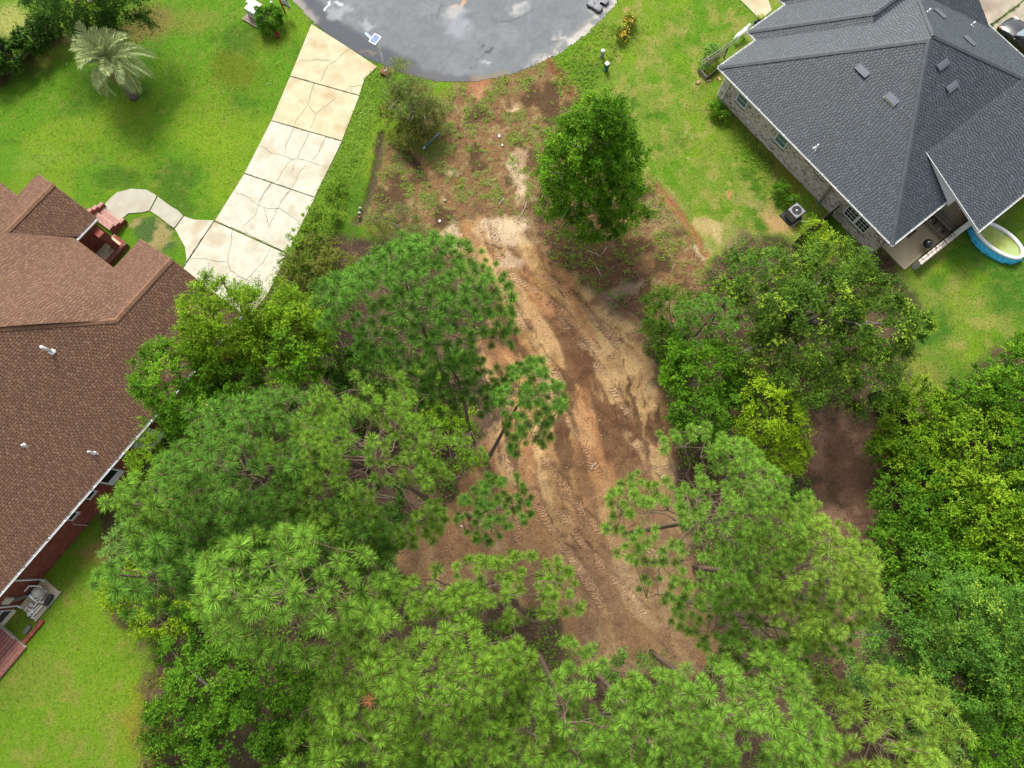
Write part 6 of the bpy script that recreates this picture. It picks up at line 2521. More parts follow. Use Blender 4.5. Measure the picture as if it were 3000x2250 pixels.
# --- pines
def tuft_mesh(name, mat, n, ln, seed, bud=False, wdt=.014, dead=False):
    """a shoot end: needles in a brush round the z axis"""
    r = np.random.default_rng(seed)
    z = r.uniform(-.22, .90, n) ** 1.0
    a = np.arange(n) * 2.39996 + r.normal(0, .3, n)
    s = np.sqrt(1 - z * z)
    d = np.stack([s * np.cos(a), s * np.sin(a), z], 1)
    b = np.stack([np.zeros(n), np.zeros(n), r.uniform(-.16, .06, n)], 1)
    l_ = ln * r.uniform(.75, 1.1, n)[:, None]
    e_ = b + d * l_
    e_[:, 2] -= .12 * ln * r.random(n)
    w_ = nrm(np.cross(d, r.normal(size=(n, 3)))) * wdt / 2
    mid = b + d * l_ * .45
    V = np.stack([b, mid + w_, e_, mid - w_], 1).reshape(-1, 3)
    Fq = np.arange(len(V)).reshape(-1, 4)
    rnd = np.repeat(r.random(n) * .6, 4)
    tip = np.zeros(len(V))
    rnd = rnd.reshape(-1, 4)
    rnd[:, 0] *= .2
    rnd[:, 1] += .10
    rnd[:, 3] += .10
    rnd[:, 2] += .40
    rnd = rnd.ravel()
    # the shoot itself
    k = 5
    sh_ = np.array([[.018 * math.cos(6.283 * i / k), .018 * math.sin(6.283 * i / k), zz] for zz in (-.22, .05) for i in range(k)] + [[0, 0, .12 if bud else .08]])
    o_ = len(V)
    fs_ = [(o_ + i, o_ + (i + 1) % k, o_ + k + (i + 1) % k, o_ + k + i) for i in range(k)]
    V = np.concatenate([V, sh_])
    F2 = np.array(fs_)
    F3 = np.array([(o_ + k + i, o_ + k + (i + 1) % k, o_ + 2 * k) for i in range(k)])
    rnd = np.concatenate([rnd, np.full(len(sh_), .5)])
    tip = np.concatenate([tip, np.full(len(sh_), 1.0)])
    if bud:
        nb_ = 4
        for j in range(nb_):
            c_ = np.array([r.normal(0, .025), r.normal(0, .025), 0])
            o_ = len(V)
            hh = r.uniform(.08, .17)
            bv = np.array([[c_[0] + .014 * math.cos(6.283 * i / 4), c_[1] + .014 * math.sin(6.283 * i / 4), .05] for i in range(4)] + [[c_[0] * 1.5, c_[1] * 1.5, .05 + hh]])
            V = np.concatenate([V, bv])
            F3 = np.concatenate([F3, np.array([(o_ + i, o_ + (i + 1) % 4, o_ + 4) for i in range(4)])])
            rnd = np.concatenate([rnd, np.full(5, 1.0)])
            tip = np.concatenate([tip, np.full(5, 1.0)])
    return mesh_np(name, V, [Fq, F2, F3], mat, {'rnd': np.clip(rnd, 0, 1), 'tip': tip}), V, Fq


TUFTS = {}
for key, mt, bud, n in (('cool', 'leaf_pine_cool', False, 130), ('warm', 'leaf_pine_warm', False, 118), ('deep', 'leaf_pine_deep', True, 126),
                        ('pale', 'leaf_pine_pale', False, 122), ('yellow', 'leaf_pine_yellow', False, 118)):
    TUFTS[key] = [tuft_mesh("needle_tuft", mt, int(n * 1.5), 1.0 * .34, 100 + i, bud) for i in range(4)]
DEAD = tuft_mesh("needle_tuft", 'leaf_dead', 60, .32, 301)[0]
SPARSE = [tuft_mesh("tmp", None, 34, .36, 200 + i)[1:] for i in range(2)]
for m_ in [m for m in bpy.data.meshes if m.name.startswith("tmp")]:
    bpy.data.meshes.remove(m_)


def rot_to(d):
    return Vector(d).to_track_quat('Z', 'Y').to_matrix().to_4x4()


def pine(label, u, v, top, rx, ry, kind, seed, ntuft=270, tscale=1.0, depth=.45, limbs=40, lean=(0, 0), dead=0, bare=.0, upright=.5, inner=1.0, cuts=None, holes=.26, spacing=1.0):
    limbs = max(9, limbs // 2)
    holes = holes + bare * .35
    rx, ry = rx * 1.14, ry * 1.14
    """crown centre at photo pixel (u,v), radii in photo pixels, top height in metres"""
    r = np.random.default_rng(seed)
    zc = top - depth * top * .35
    c = P(u, v, zc)
    k = mpp(zc)
    RX_, RY_ = rx * k, ry * k
    base = np.array([c[0] - lean[0], c[1] - lean[1], 0.0])
    base[2] = 0
    t = thing("pine_tree", label, "pine tree", base, "pines round the clearing")
    tp = np.array([c[0], c[1], top])
    tr_pts = [base + (tp - base) * f + np.array([math.sin(f * 3 + seed) * .15, math.cos(f * 2.5 + seed) * .15, 0]) * (f < 1) for f in np.linspace(0, 1, 9)]
    mb = MB()
    r0 = .0075 * top + .02
    mb.tube(tr_pts, list(np.linspace(r0, .035, 9)), 8)
    mb.build("trunk", 'bark_pine', t, smooth=True)
    dep = depth * top * .62
    tufts, spar = [], []

    def dome(x, y):                             # crown surface over the unit disc
        q2 = x * x + y * y
        return top - .1 - dep * q2 ** .85 * .75 + (vnoise(np.array([x * 3.2 + seed]), np.array([y * 3.2 + 9]))[0] - .5) * 2.6

    # limbs, lowest longest
    LP = []
    for i in range(limbs):
        f = (i + .5) / limbs
        az = i * 2.39996 + r.normal(0, .3)
        q = min(1.0, .30 + .75 * f ** .6) * r.uniform(.85, 1.04)
        x, y = math.cos(az) * q, math.sin(az) * q
        b = np.array([c[0] + x * RX_, c[1] + y * RY_, dome(x, y) - .25])
        ln_ = math.hypot(x * RX_, y * RY_)
        a = tr_pts[0] + (tp - tr_pts[0]) * max(.35, (b[2] - r.uniform(.30, .62) * ln_) / top)
        pts = [a + (b - a) * k_ + UP * (-.10 * ln_ * math.sin(math.pi * k_)) + np.array([*(r.normal(0, .04, 2) * ln_ * (0 < k_ < 1)), 0]) for k_ in np.linspace(0, 1, 7)]
        if cuts is None or cuts(b):
            LP.append((pts, ln_))
    allp = np.array([p for pts, _ in LP for p in pts[2:]])
    own = np.array([i for i, (pts, _) in enumerate(LP) for p in pts[2:]])
    mbs = []
    for pts, ln_ in LP:
        mb = MB()
        mb.tube(pts, list(np.linspace(.018 + .009 * ln_, .012, 7)), 5, cap=False)
        mbs.append(mb)
    # shoot ends spread over the dome, with holes, never crowding each other
    pos = []
    tries = 0
    gap = .74 * .34 * 2 * tscale * spacing
    while len(pos) < ntuft and tries < ntuft * 45:
        tries += 1
        q, az = math.sqrt(r.random()) * 1.03, r.uniform(0, 6.283)
        x, y = q * math.cos(az), q * math.sin(az)
        edge_ = .56 + .74 * vnoise(np.array([math.cos(az) * 2.4 + seed * 3.3]), np.array([math.sin(az) * 2.2 + 40]))[0]
        if q > edge_ * 1.0:
            continue
        if vnoise(np.array([x * 4.4 + seed * 7.7]), np.array([y * 4.4 + 70]))[0] < holes:
            continue
        lower = r.random() < .28
        p = np.array([c[0] + x * RX_, c[1] + y * RY_, dome(x, y) + r.normal(0, .16) - (r.uniform(.7, 1.7) if lower else 0)])
        if cuts is not None and not cuts(p):
            continue
        if pos and np.min(np.linalg.norm((np.array(pos) - p) * np.array([1, 1, .75]), axis=1)) < gap:
            continue
        pos.append(p)
        out_ = np.array([x * .75, y * .75, 0])
        dirv = out_ * (1.25 - upright) + UP * (.75 + .5 * upright) + r.normal(0, .16, 3)
        tufts.append((p, dirv))
        dd_ = np.linalg.norm(allp - (p - UP * .25), axis=1)
        j = int(np.argmin(dd_))
        if dd_[j] < 2.4:
            a = allp[j]
            mbs[own[j]].tube([a, a + (p - a) * .55 - UP * .08, p - nrm(dirv) * .05], [.013, .011, .009], 4, cap=False)
            if r.random() < .45:
                w2 = r.uniform(.3, .8)
                spar.append((a + (p - a) * w2 - UP * r.uniform(.05, .3), dirv + r.normal(0, .5, 3)))
    for mb in mbs:
        mb.build("branch", 'bark_pine', t, smooth=True)
    tufts.append((tp, UP))
    r.shuffle(tufts)
    tufts = tufts[:300]
    dd = set(r.choice(len(tufts), dead, replace=False)) if dead else ()
    for i, (p, d) in enumerate(tufts):
        o = link("needle_tuft", DEAD if i in dd else TUFTS[kind][r.integers(0, 4)][0], t)
        s = tscale * r.uniform(.62, 1.22)
        o.matrix_local = Matrix.Translation(p - base) @ rot_to(d) @ Matrix.Rotation(r.uniform(0, 6.28), 4, 'Z') @ Matrix.Diagonal((s, s, s * r.uniform(.85, 1.1), 1))
        if i in dd:
            o["label"] = "dead orange brown needle tuft"
    nsp = int(len(spar) * inner * .5)
    Vs, Fs, off = [], [], 0
    for p, d in [spar[i] for i in r.permutation(len(spar))[:nsp]]:
        V0, F0_ = SPARSE[r.integers(0, 2)]
        R = np.array(rot_to(d))[:3, :3] * tscale * r.uniform(.8, 1.15)
        Vs.append(V0[:F0_.size] @ R.T + p - base)
        Fs.append(F0_ + off)
        off += F0_.size
    if Vs:
        Vs, Fs = np.concatenate(Vs), np.concatenate(Fs)
        me = mesh_np("inner_needles", Vs, Fs, TUFTS[kind][0][0].materials[0], {'rnd': np.repeat(r.random(len(Vs) // 4) * .7, 4), 'tip': np.zeros(len(Vs))})
        tag(link("inner_needles", me, t), kind='stuff')
    return t


pine("tall dense pine with round blue green tufts, topmost of the pines by the clearing", 1215, 890, 20, 275, 225, 'cool', 1, 290, 1.08, .42, 42)
pine("small dark pine leaning over the left edge of the crawler tracks", 1545, 1185, 17, 100, 140, 'cool', 2, 95, .98, .36, 18, lean=(2.4, .3))
pine("half hidden deep green pine below the topmost pine", 1330, 1110, 15.5, 150, 95, 'deep', 18, 90, .95, .34, 18)
pine("low drooping pine tip at the left edge of the bare dirt", 1440, 1490, 15, 110, 95, 'cool', 19, 60, .92, .32, 14, lean=(1.8, -.3))
pine("dark pine filling the gap beside the red brick house corner trees", 860, 1250, 17, 190, 130, 'deep', 20, 130, 1.0, .34, 22)
pine("shaded pine behind the big tufted pine at the left", 630, 1580, 18, 160, 120, 'cool', 21, 120, 1.1, .32, 20)
pine("full pine under the orange dead tuft at the bottom", 1040, 2160, 19, 170, 150, 'warm', 22, 130, 1.0, .36, 22)
pine("upright pine in the middle of the bottom edge", 1440, 2130, 20, 190, 170, 'warm', 23, 190, 1.0, .38, 28, bare=.2)
pine("pine with grey trunk showing between bottom pines", 1880, 2150, 18.5, 200, 130, 'pale', 24, 140, 1.0, .36, 22, bare=.25)
pine("spreading lower pine beneath the big pale pine on the right", 2250, 1830, 17, 220, 130, 'pale', 25, 150, .92, .34, 24, bare=.25)
pine("yellow green pine with open top showing bare pale branches", 1085, 1330, 21, 285, 240, 'warm', 3, 290, .84, .45, 44, bare=.55, inner=.7)
pine("dark pine with upright pale candles standing nearest the red brick house", 685, 1380, 21, 225, 210, 'deep', 4, 280, 1.10, .40, 40, upright=.9)
pine("pale long needled pine reaching toward the red brick wall", 465, 1490, 19, 105, 100, 'pale', 5, 90, 1.25, .35, 16)
pine("pine with the biggest needle tufts over the dark vine mound", 820, 1740, 24, 235, 165, 'pale', 6, 200, 1.30, .34, 30)
pine("small pine clump beside the bright lime shrub", 425, 1680, 20, 85, 100, 'cool', 7, 50, 1.3, .3, 12)
pine("dark shaded pine between the yellow green pine and the big tufted one", 870, 1560, 18.5, 270, 120, 'deep', 8, 210, 1.05, .32, 32)
pine("thin pine with scattered tufts over the bare dirt at the lower middle", 1400, 1730, 18, 300, 95, 'warm', 9, 110, .98, .34, 22, bare=.3)
pine("bright full pine with one orange dead tuft at the bottom edge", 1230, 1985, 22, 270, 230, 'warm', 10, 290, 1.0, .40, 44, dead=2)
pine("sparse pine with grey limbs showing, at the bottom between two fuller pines", 1640, 2080, 19, 250, 190, 'pale', 11, 190, .98, .42, 30, bare=.5)
pine("big pale green pine on the right bank of the crawler tracks", 2090, 1520, 21, 250, 250, 'pale', 12, 290, .86, .44, 44)
pine("pale green pine with bright yellow candles facing the bushy right edge", 2370, 1690, 20, 170, 200, 'yellow', 13, 230, .92, .42, 34)
pine("bushy pine at the bottom right of the clearing with crowded tips", 2195, 2110, 21, 235, 165, 'pale', 14, 270, 1.0, .40, 40)
pine("low yellowish pine at the very bottom right", 2620, 2170, 17, 205, 140, 'yellow', 15, 150, 1.12, .34, 24)
pine("young soft pine standing against the dark cedar by the tracks", 2085, 935, 9, 100, 75, 'cool', 16, 60, .80, .5, 14, upright=.8)
pine("short dark pine peeping out of the yellow tipped tree", 2215, 790, 10.5, 60, 55, 'deep', 17, 26, .8, .4, 8, upright=.9)

# --- broadleaf trees and shrubs
HC = HL.w(0, 0)


def off_left_house(p):
    s = p @ HL.a
    t = p @ HL.b
    zr_ = ZL + PL * np.maximum(0, tG - t)
    return ~((s < sF + .1) & (t < tG + .15) & (p[:, 2] < zr_ + .1))


def off_right_house(p):
    s = p @ HR.a
    t = p @ HR.b
    return ~((s > sA - .3) & (s < sB + .3) & (t > tE - .4) & (p[:, 2] < 8))


tree("deciduous_tree", "feathery light green tree at the corner of the brown roof by the driveway", "tree", P(840, 1010), [at(660, 955, 7.5, 125, 3.0), at(800, 940, 7.2, 115, 2.6), at(870, 980, 6.5, 100, 2.5), at(640, 1030, 6, 95, 2.5)],
     'leaf_cedar', 760, .62, 9, 11, .15, .060, 31, trunk_r=.2, tipp=.22, droop=.3, extra=off_left_house)
tree("deciduous_tree", "rounded green tree overhanging the rear eave of the red brick house", "tree", P(640, 1190), [at(520, 1140, 6.2, 100, 2.8, 130), at(580, 1230, 5.5, 90, 2.4)],
     'leaf_bright', 340, .55, 9, 11, .14, .065, 32, trunk_r=.16, tipp=.14, extra=off_left_house)
tree("deciduous_tree", "small leafy tree squeezed between two trees left of the pines", "tree", P(760, 1190), [at(690, 1140, 6, 95, 2.3, 75)], 'leaf_mid', 110, .52, 9, 10, .15, .075, 33, trunk_r=.1, tipp=.05)
tree("deciduous_tree", "slim tree with yellow young leaves left of the topmost pine", "tree", P(930, 1150), [at(868, 1060, 7, 75, 2.2)], 'leaf_bright', 80, .52, 8, 10, .15, .085, 34, trunk_r=.09, tipp=.3)
tree("conifer_bush", "feathery bright cedar against the red brick wall near its window", "bush", P(440, 1420), [at(425, 1375, 3.5, 50, 1.5), at(445, 1310, 3.2, 40, 1.2)], 'leaf_cedar', 90, .45, 8, 10, .12, .045, 35, trunk_r=.06, limbs=4, tipp=.1, extra=off_left_house)
tb7 = P(1700, 655)
tree("deciduous_tree", "lone dense green tree standing in the brown weedy lot", "tree", tb7, [(tb7[0] + .2, tb7[1] + .1, 4.6, 4.0, 3.8, 2.6), (tb7[0] + .2, tb7[1] + .1, 7.4, 3.3, 3.2, 2.5), (tb7[0], tb7[1], 10.0, 2.3, 2.3, 2.3), (tb7[0], tb7[1], 12.0, 1.3, 1.3, 1.7)],
     'leaf_bright', 800, .64, 9, 11, .16, .08, 36, trunk_r=.24, limbs=14, droop=.35, tipp=.12, zmin=-.35, shell=.3, rag=.4)
tree("deciduous_tree", "large spreading tree with yellow tipped leaves behind the pale brick house corner", "tree", P(2150, 1050), [at(2250, 850, 6.5, 140, 3.0), at(2450, 830, 7.0, 135, 3.0), at(2560, 950, 7, 140, 3.0), at(2380, 950, 8.5, 180, 3.4), at(2300, 1060, 6.5, 150, 3), at(2520, 1090, 6, 120, 2.6), at(2370, 770, 5, 90, 2.0)],
     'leaf_oak', 620, .75, 10, 11, .16, .085, 37, trunk_r=.26, limbs=16, tipp=.42, spread=.8, extra=off_right_house)
tree("cedar_tree", "dark feathery cedar at the right side of the crawler tracks", "cedar", P(2000, 1010), [at(1960, 925, 4.0, 82, 2.2), at(1935, 990, 2.5, 60, 1.6)], 'leaf_cedar_dark', 130, .55, 9, 11, .13, .045, 38, trunk_r=.1, tipp=.3, up=.6)
tree("deciduous_tree", "bright green young tree in the thicket right of the tracks", "tree", P(1990, 1170), [at(2060, 1090, 5.2, 120, 2.4, 95), at(1990, 1060, 3.5, 60, 1.6)], 'leaf_bright', 200, .55, 9, 10, .15, .09, 39, trunk_r=.1, tipp=.12)
tree("deciduous_tree", "dark leafy tree below the bright young tree beside the tracks", "tree", P(2020, 1290), [at(2050, 1215, 4.8, 95, 2.2, 80), at(2150, 1190, 4.5, 70, 2)], 'leaf_mid', 160, .55, 9, 10, .15, .085, 40, trunk_r=.1, tipp=.05)
tree("deciduous_tree", "yellow green tree above the reddish trail gap on the right", "tree", P(2190, 1360), [at(2255, 1210, 6, 95, 2.8, 110), at(2290, 1320, 4, 70, 2.2)], 'leaf_lime', 210, .55, 9, 10, .14, .07, 41, trunk_r=.1, tipp=.3)
bpy.data.objects[-1] if False else None
tree("round_bush", "clipped round green bush covering the pale utility cabinet", "bush", P(790, 68), [(*P(787, 50, .85)[:2], .75, 1.0, .98, .80)], 'leaf_round', 420, .17, 7, 7, .075, .045, 42, trunk_r=.05, limbs=3, tipp=.15, droop=.05, shell=.8)
# top left: weeping evergreen, ivy on the fence
tree("deciduous_tree", "dark drooping evergreen overhanging the lawn at the top left", "tree", P(240, -30), [at(230, -20, 5.5, 140, 2.4, 110), at(360, -10, 4.8, 90, 2), at(130, 20, 4.0, 60, 1.8), at(270, 70, 3.2, 90, 1.5, 60)],
     'leaf_dark', 330, .72, 8, 12, .15, .07, 43, trunk_r=.22, droop=.8, tipp=.12)
tree("ivy", "dark ivy heaped over the picket fence at the top left corner", "ivy", P(60, 150), [at(20, 160, 1.4, 60, 1.0), at(85, 110, 1.5, 50, 1.0), at(-30, 200, 1.3, 40, .9), at(140, 75, 1.6, 40, 1.0)], 'leaf_dark', 200, .42, 8, 8, .15, .12, 44, trunk_r=0, tipp=.25)
# bottom left
tree("vine_mound", "dark green vine covered mound at the bottom left below the big tufted pine", "bush", P(720, 2040), [at(620, 2020, 4, 140, 2.6), at(800, 2010, 5, 150, 3), at(720, 2160, 4, 180, 2.6), at(930, 2120, 3.5, 110, 2.2), at(540, 2150, 2.5, 110, 1.8), at(560, 1900, 3.0, 90, 2), at(880, 2230, 4, 120, 2.2)],
     'leaf_mid', 560, .66, 9, 10, .15, .11, 45, trunk_r=.14, limbs=5, tipp=.10)
tree("shrub", "bright lime green shrub at the edge of the left lawn", "shrub", P(470, 1790), [at(470, 1810, 1.8, 95, 1.2, 60), at(350, 1720, 1.5, 55, 1.0), at(420, 1660, 1.6, 50, 1.0)], 'leaf_lime', 190, .42, 8, 9, .11, .065, 46, trunk_r=.05, limbs=4, tipp=.4)
tree("shrub", "dark undergrowth shrub below the bright lime shrub", "shrub", P(560, 1750), [at(530, 1720, 2, 90, 1.4), at(640, 1660, 2, 120, 1.5)], 'leaf_dark', 150, .55, 8, 9, .14, .09, 47, trunk_r=.05, limbs=3, tipp=.1)
tree("shrub", "wispy pale shrub at the lawn edge left of the pines", "shrub", P(370, 1600), [at(370, 1580, 1.8, 55, 1.2, 50), at(330, 1620, 1.2, 35, .9)], 'leaf_pale', 60, .5, 7, 10, .13, .045, 48, trunk_r=.04, limbs=6, tipp=.3, spread=1.1)
tree("shrub", "rust tinged shrub along the bottom left lawn edge", "shrub", P(480, 2060), [at(465, 2060, 1.5, 50, 1.0, 110), at(440, 2190, 1.2, 45, .9, 60)], 'leaf_scrub', 110, .45, 8, 9, .11, .07, 49, trunk_r=.04, limbs=3, tipp=.5)
# undergrowth below the pines
tree("shrub", "low vine shrub at the feet of the yellow green pine", "shrub", P(1330, 1300), [at(1320, 1290, 2.5, 90, 1.6, 110), at(1210, 1180, 2.5, 110, 1.6), at(1260, 1120, 2.2, 80, 1.3)], 'leaf_vine', 170, .55, 8, 9, .12, .09, 50, trunk_r=.05, limbs=4, tipp=.15)
tree("shrub", "shaded dark shrub under the middle of the left pines", "shrub", P(960, 1250), [at(960, 1180, 3, 120, 1.6), at(1080, 1520, 3, 130, 1.6), at(900, 1500, 3, 120, 1.6), at(740, 1560, 3, 110, 1.6)], 'leaf_dark', 220, .65, 8, 9, .16, .10, 51, trunk_r=.05, limbs=4, tipp=.1)
tree("shrub", "leafy understory shrub among the sparse bottom pines", "shrub", P(1800, 2100), [at(1860, 1990, 2.5, 120, 1.4, 70), at(1780, 2200, 2.4, 130, 1.5, 60), at(1230, 2230, 2.4, 120, 1.5, 60)], 'leaf_privet', 150, .6, 8, 9, .13, .075, 52, trunk_r=.05, limbs=4, tipp=.15)
tree("shrub", "dark shrub thicket between the feathery tree and the topmost pine", "shrub", P(1010, 1060), [at(1000, 1010, 3, 90, 1.8, 110), at(960, 880, 2.5, 60, 1.4, 60), at(1090, 1100, 3, 90, 1.6)], 'leaf_dark', 170, .6, 8, 9, .15, .09, 55, trunk_r=.05, limbs=4, tipp=.25)
# right-hand vine banks
RB = [("vine_mound", "bright vine mound next to the right lawn corner", (2700, 1245, 2.6, 130, 1.8), (2640, 1330, 2.6, 90, 1.8), 'leaf_vine', 240, .34),
      ("vine_mound", "vine bank with rusty tips rising in the middle of the right edge", (2820, 1330, 3.4, 150, 2.2), (2760, 1440, 3.2, 120, 2.2), 'leaf_vine', 300, .34),
      ("vine_mound", "shaggy green vine bank beside the reddish trail", (2690, 1500, 3.0, 120, 2.4), (2660, 1620, 3, 110, 2.2), 'leaf_mid', 260, .1),
      ("vine_mound", "yellowish vine bank at the right frame edge", (2900, 1520, 4.5, 150, 2.6), (2980, 1600, 4.5, 110, 2.4), 'leaf_vine', 300, .45),
      ("vine_mound", "deep green vine bank with pale flecks at the lower right", (2740, 1690, 3.6, 130, 2.4), (2860, 1680, 4, 130, 2.4), 'leaf_bright', 280, .25)]
for i, (nm, lb, a, b, mt, nc, tp_) in enumerate(RB):
    tree(nm, lb, "bush", P(a[0] - 20, a[1]), [at(*a), at(*b)], mt, nc, .62, 9, 10, .15, .11, 60 + i, trunk_r=.06, limbs=3, tipp=tp_)
tree("shrub", "dark glossy shrub with rust coloured shoots beside the right lawn", "shrub", P(2830, 1180), [at(2850, 1190, 2.4, 100, 1.8, 75), at(2900, 1120, 2, 60, 1.4)], 'leaf_mid', 150, .55, 8, 9, .16, .10, 66, trunk_r=.07, limbs=4, tipp=.2)
tree("deciduous_tree", "leafy green tree at the right frame edge above the vine bank", "tree", P(2990, 1150), [at(2990, 1150, 3.8, 110, 2.4, 90), at(2970, 1270, 3.2, 90, 2.2), at(3000, 1040, 2.5, 60, 1.5)], 'leaf_bright', 240, .6, 9, 9, .16, .11, 67, trunk_r=.12, tipp=.2)
tree("deciduous_tree", "dark tree in the gap at the right frame edge", "tree", P(2990, 1400), [at(2995, 1400, 4, 100, 2.4)], 'leaf_dark', 110, .65, 9, 9, .18, .12, 68, trunk_r=.12, tipp=.1)
tree("deciduous_tree", "domed green tree with yellow catkins at the lower right", "tree", P(2760, 1900), [at(2760, 1800, 8, 130, 3), at(2640, 1900, 7, 110, 2.6), at(2850, 1960, 7.5, 140, 3), at(2740, 2010, 6.5, 120, 2.8), at(2900, 1830, 8, 120, 3)],
     'leaf_privet', 520, .66, 10, 10, .14, .075, 69, trunk_r=.2, limbs=12, tipp=.35, up=.6)
tree("deciduous_tree", "blue green rounded tree at the lower right frame edge", "tree", P(2930, 2060), [at(2960, 2000, 7, 120, 2.8), at(2940, 2140, 6.5, 130, 2.6)], 'leaf_bright', 260, .66, 9, 10, .16, .10, 70, trunk_r=.16, tipp=.12)
tree("shrub", "small pale grey green shrub left of the catkin tree", "shrub", P(2545, 1930), [at(2545, 1930, 3, 62, 1.8, 80)], 'leaf_pale', 80, .5, 8, 9, .14, .09, 71, trunk_r=.06, limbs=5, tipp=.4)
tree("deciduous_tree", "open sapling with large pale leaves in front of the catkin tree", "tree", P(2690, 2060), [at(2690, 2060, 6, 65, 2.2, 90), at(2760, 2160, 5, 70, 2)], 'leaf_pale', 70, .6, 6, 7, .26, .11, 72, trunk_r=.06, limbs=9, tipp=.3)
tree("shrub", "pale leafed shrub with white twigs at the bottom right corner", "shrub", P(2880, 2220), [at(2870, 2210, 4, 120, 2, 70), at(2960, 2240, 4, 90, 2)], 'leaf_pale', 130, .55, 8, 9, .16, .08, 73, trunk_r=.08, limbs=10, tipp=.3)
# the brown lot
tree("shrub", "low bright green bushes in a strip along the lower driveway edge", "shrub", P(925, 680), [at(940, 640, .6, 60, .5, 45), at(905, 700, .8, 55, .6, 50), at(870, 760, 1.0, 50, .8, 50), at(985, 560, .4, 40, .35, 60)], 'leaf_weed', 200, .34, 8, 8, .11, .06, 88, trunk_r=.03, limbs=3, tipp=.3)
tree("shrub", "low olive shrub on the weedy edge of the driveway", "shrub", P(905, 800), [at(905, 790, 1.6, 95, 1.2, 55), at(985, 770, 1.4, 60, 1.0, 45), at(930, 720, 1.0, 60, .7, 30)], 'leaf_scrub', 190, .45, 8, 9, .11, .055, 74, trunk_r=.04, limbs=5, tipp=.35)
tree("shrub", "grey green feathery shrub above the topmost pine", "shrub", P(1150, 650), [at(1150, 640, 1.2, 95, .9, 50), at(1230, 700, 1.2, 60, .9, 40)], 'leaf_grey', 130, .45, 7, 10, .13, .03, 75, trunk_r=.04, limbs=8, tipp=.2, spread=1.2)
bb = P(1225, 380)
tb_x = thing("scrub_tree", "half dead scrubby tree of pale bare twigs and rusty leaves by the road", "tree", bb)
Q, rnd, tip, cc_ = crown([at(1215, 300, 2.6, 80, 1.6, 75), at(1170, 230, 3.6, 55, 1.4, 60), at(1260, 340, 1.6, 60, 1.2)], 270, .50, 7, 9, .11, .04, 76, tipp=.2, spread=1.2)
link("crown", leaves_mesh("crown", Q, rnd, tip, 'leaf_grey', bb), tb_x)
Q, rnd, tip, cc2 = crown([at(1180, 330, 1.6, 80, 1.3, 75), at(1200, 400, 1.0, 75, .9, 45), at(1240, 350, 1.6, 60, 1.2, 60)], 230, .45, 7, 8, .11, .06, 77, tipp=.4)
link("low_foliage", leaves_mesh("low_foliage", Q, rnd, tip, 'leaf_scrub', bb), tb_x)
Q, rnd, tip, cc3 = crown([at(1225, 290, 2.4, 50, 1.0, 50), at(1150, 330, 1.6, 30, .9, 40)], 26, .42, 6, 8, .11, .05, 78, tipp=.3)
link("rusty_foliage", leaves_mesh("rusty_foliage", Q, rnd, tip, 'leaf_rust', bb), tb_x)
mb = MB()
mb.tube(limb_pts(bb, P(1200, 270, 2.6), .05, 6), list(np.linspace(.10, .03, 6)), 6)
mb.build("trunk", 'twig_pale', tb_x, smooth=True)
for i in range(46):
    a = bb + (P(1200, 280, 2.4) - bb) * vr.uniform(.15, .9)
    ang = vr.uniform(0, 6.28)
    b = a + np.array([math.cos(ang) * 1.5, math.sin(ang) * 1.5, vr.uniform(.1, 1.5)]) * vr.uniform(.6, 1.15)
    mb = MB()
    pts = limb_pts(a, b, .08, 5)
    mb.tube(pts, list(np.linspace(.022, .010, 5)), 4, cap=False)
    for k in range(5):
        q0 = pts[vr.integers(2, 5)]
        mb.tube([q0, q0 + (b - a) * .25 + vr.normal(0, .22, 3)], [.010, .007], 3, cap=False)
    mb.build("branch", 'twig_pale', tb_x)
# flowering shrubs on the verge
for i, (u, v, r_, lb) in enumerate(((1843, 62, 24, "upper yellow flowering shrub on the right verge"), (1823, 98, 22, "lower yellow flowering shrub above the grey utility post"))):
    t = tree("flower_shrub", lb, "shrub", P(u, v), [at(u, v, .5, r_, .45)], 'leaf_scrub', 40, .25, 7, 7, .09, .05, 80 + i, trunk_r=.03, limbs=2, tipp=.2, group="yellow flowering shrubs on the verge")
    c_ = P(u, v, .75)
    N = 60
    b_ = c_ + vr.normal(0, 1, (N, 3)) * np.array([.26, .24, .12])
    Q = leaf_quads(b_, vr.normal(0, 1, (N, 3)), np.tile(UP, (N, 1)) + vr.normal(0, .3, (N, 3)), .09, .08)
    link("flowers", leaves_mesh("flowers", Q, vr.random(N), np.zeros(N), 'petal', np.array(t.location)), t)
tree("shrub", "low weedy shrub at the foot of the pale brick wall by the meter", "shrub", P(2295, 570), [at(2290, 560, .7, 26, .6, 30), at(2325, 590, .5, 20, .45)], 'leaf_mid', 60, .3, 7, 8, .10, .06, 84, trunk_r=.03, limbs=2, tipp=.15)
tree("shrub", "leafy clump under the hose at the brick corner", "shrub", P(2100, 325), [at(2098, 318, .6, 24, .5), at(2118, 342, .4, 20, .4)], 'leaf_bright', 50, .28, 7, 7, .11, .07, 85, trunk_r=.03, limbs=2, tipp=.1)
tree("shrub", "yellow green sprigs leaning over the pale brick wall below the double window", "shrub", P(2390, 730), [at(2385, 690, 2.6, 40, 1.4, 50), at(2430, 720, 3.0, 45, 1.2, 40)], 'leaf_lime', 70, .45, 7, 8, .11, .06, 86, trunk_r=.05, limbs=7, tipp=.5)
tree("shrub", "bluish leafy plant growing through the trellis", "shrub", P(2088, 170), [at(2085, 150, .6, 25, .5), at(2060, 190, .4, 16, .35)], 'leaf_pale', 40, .3, 6, 6, .12, .08, 87, trunk_r=.03, limbs=2, tipp=.1)

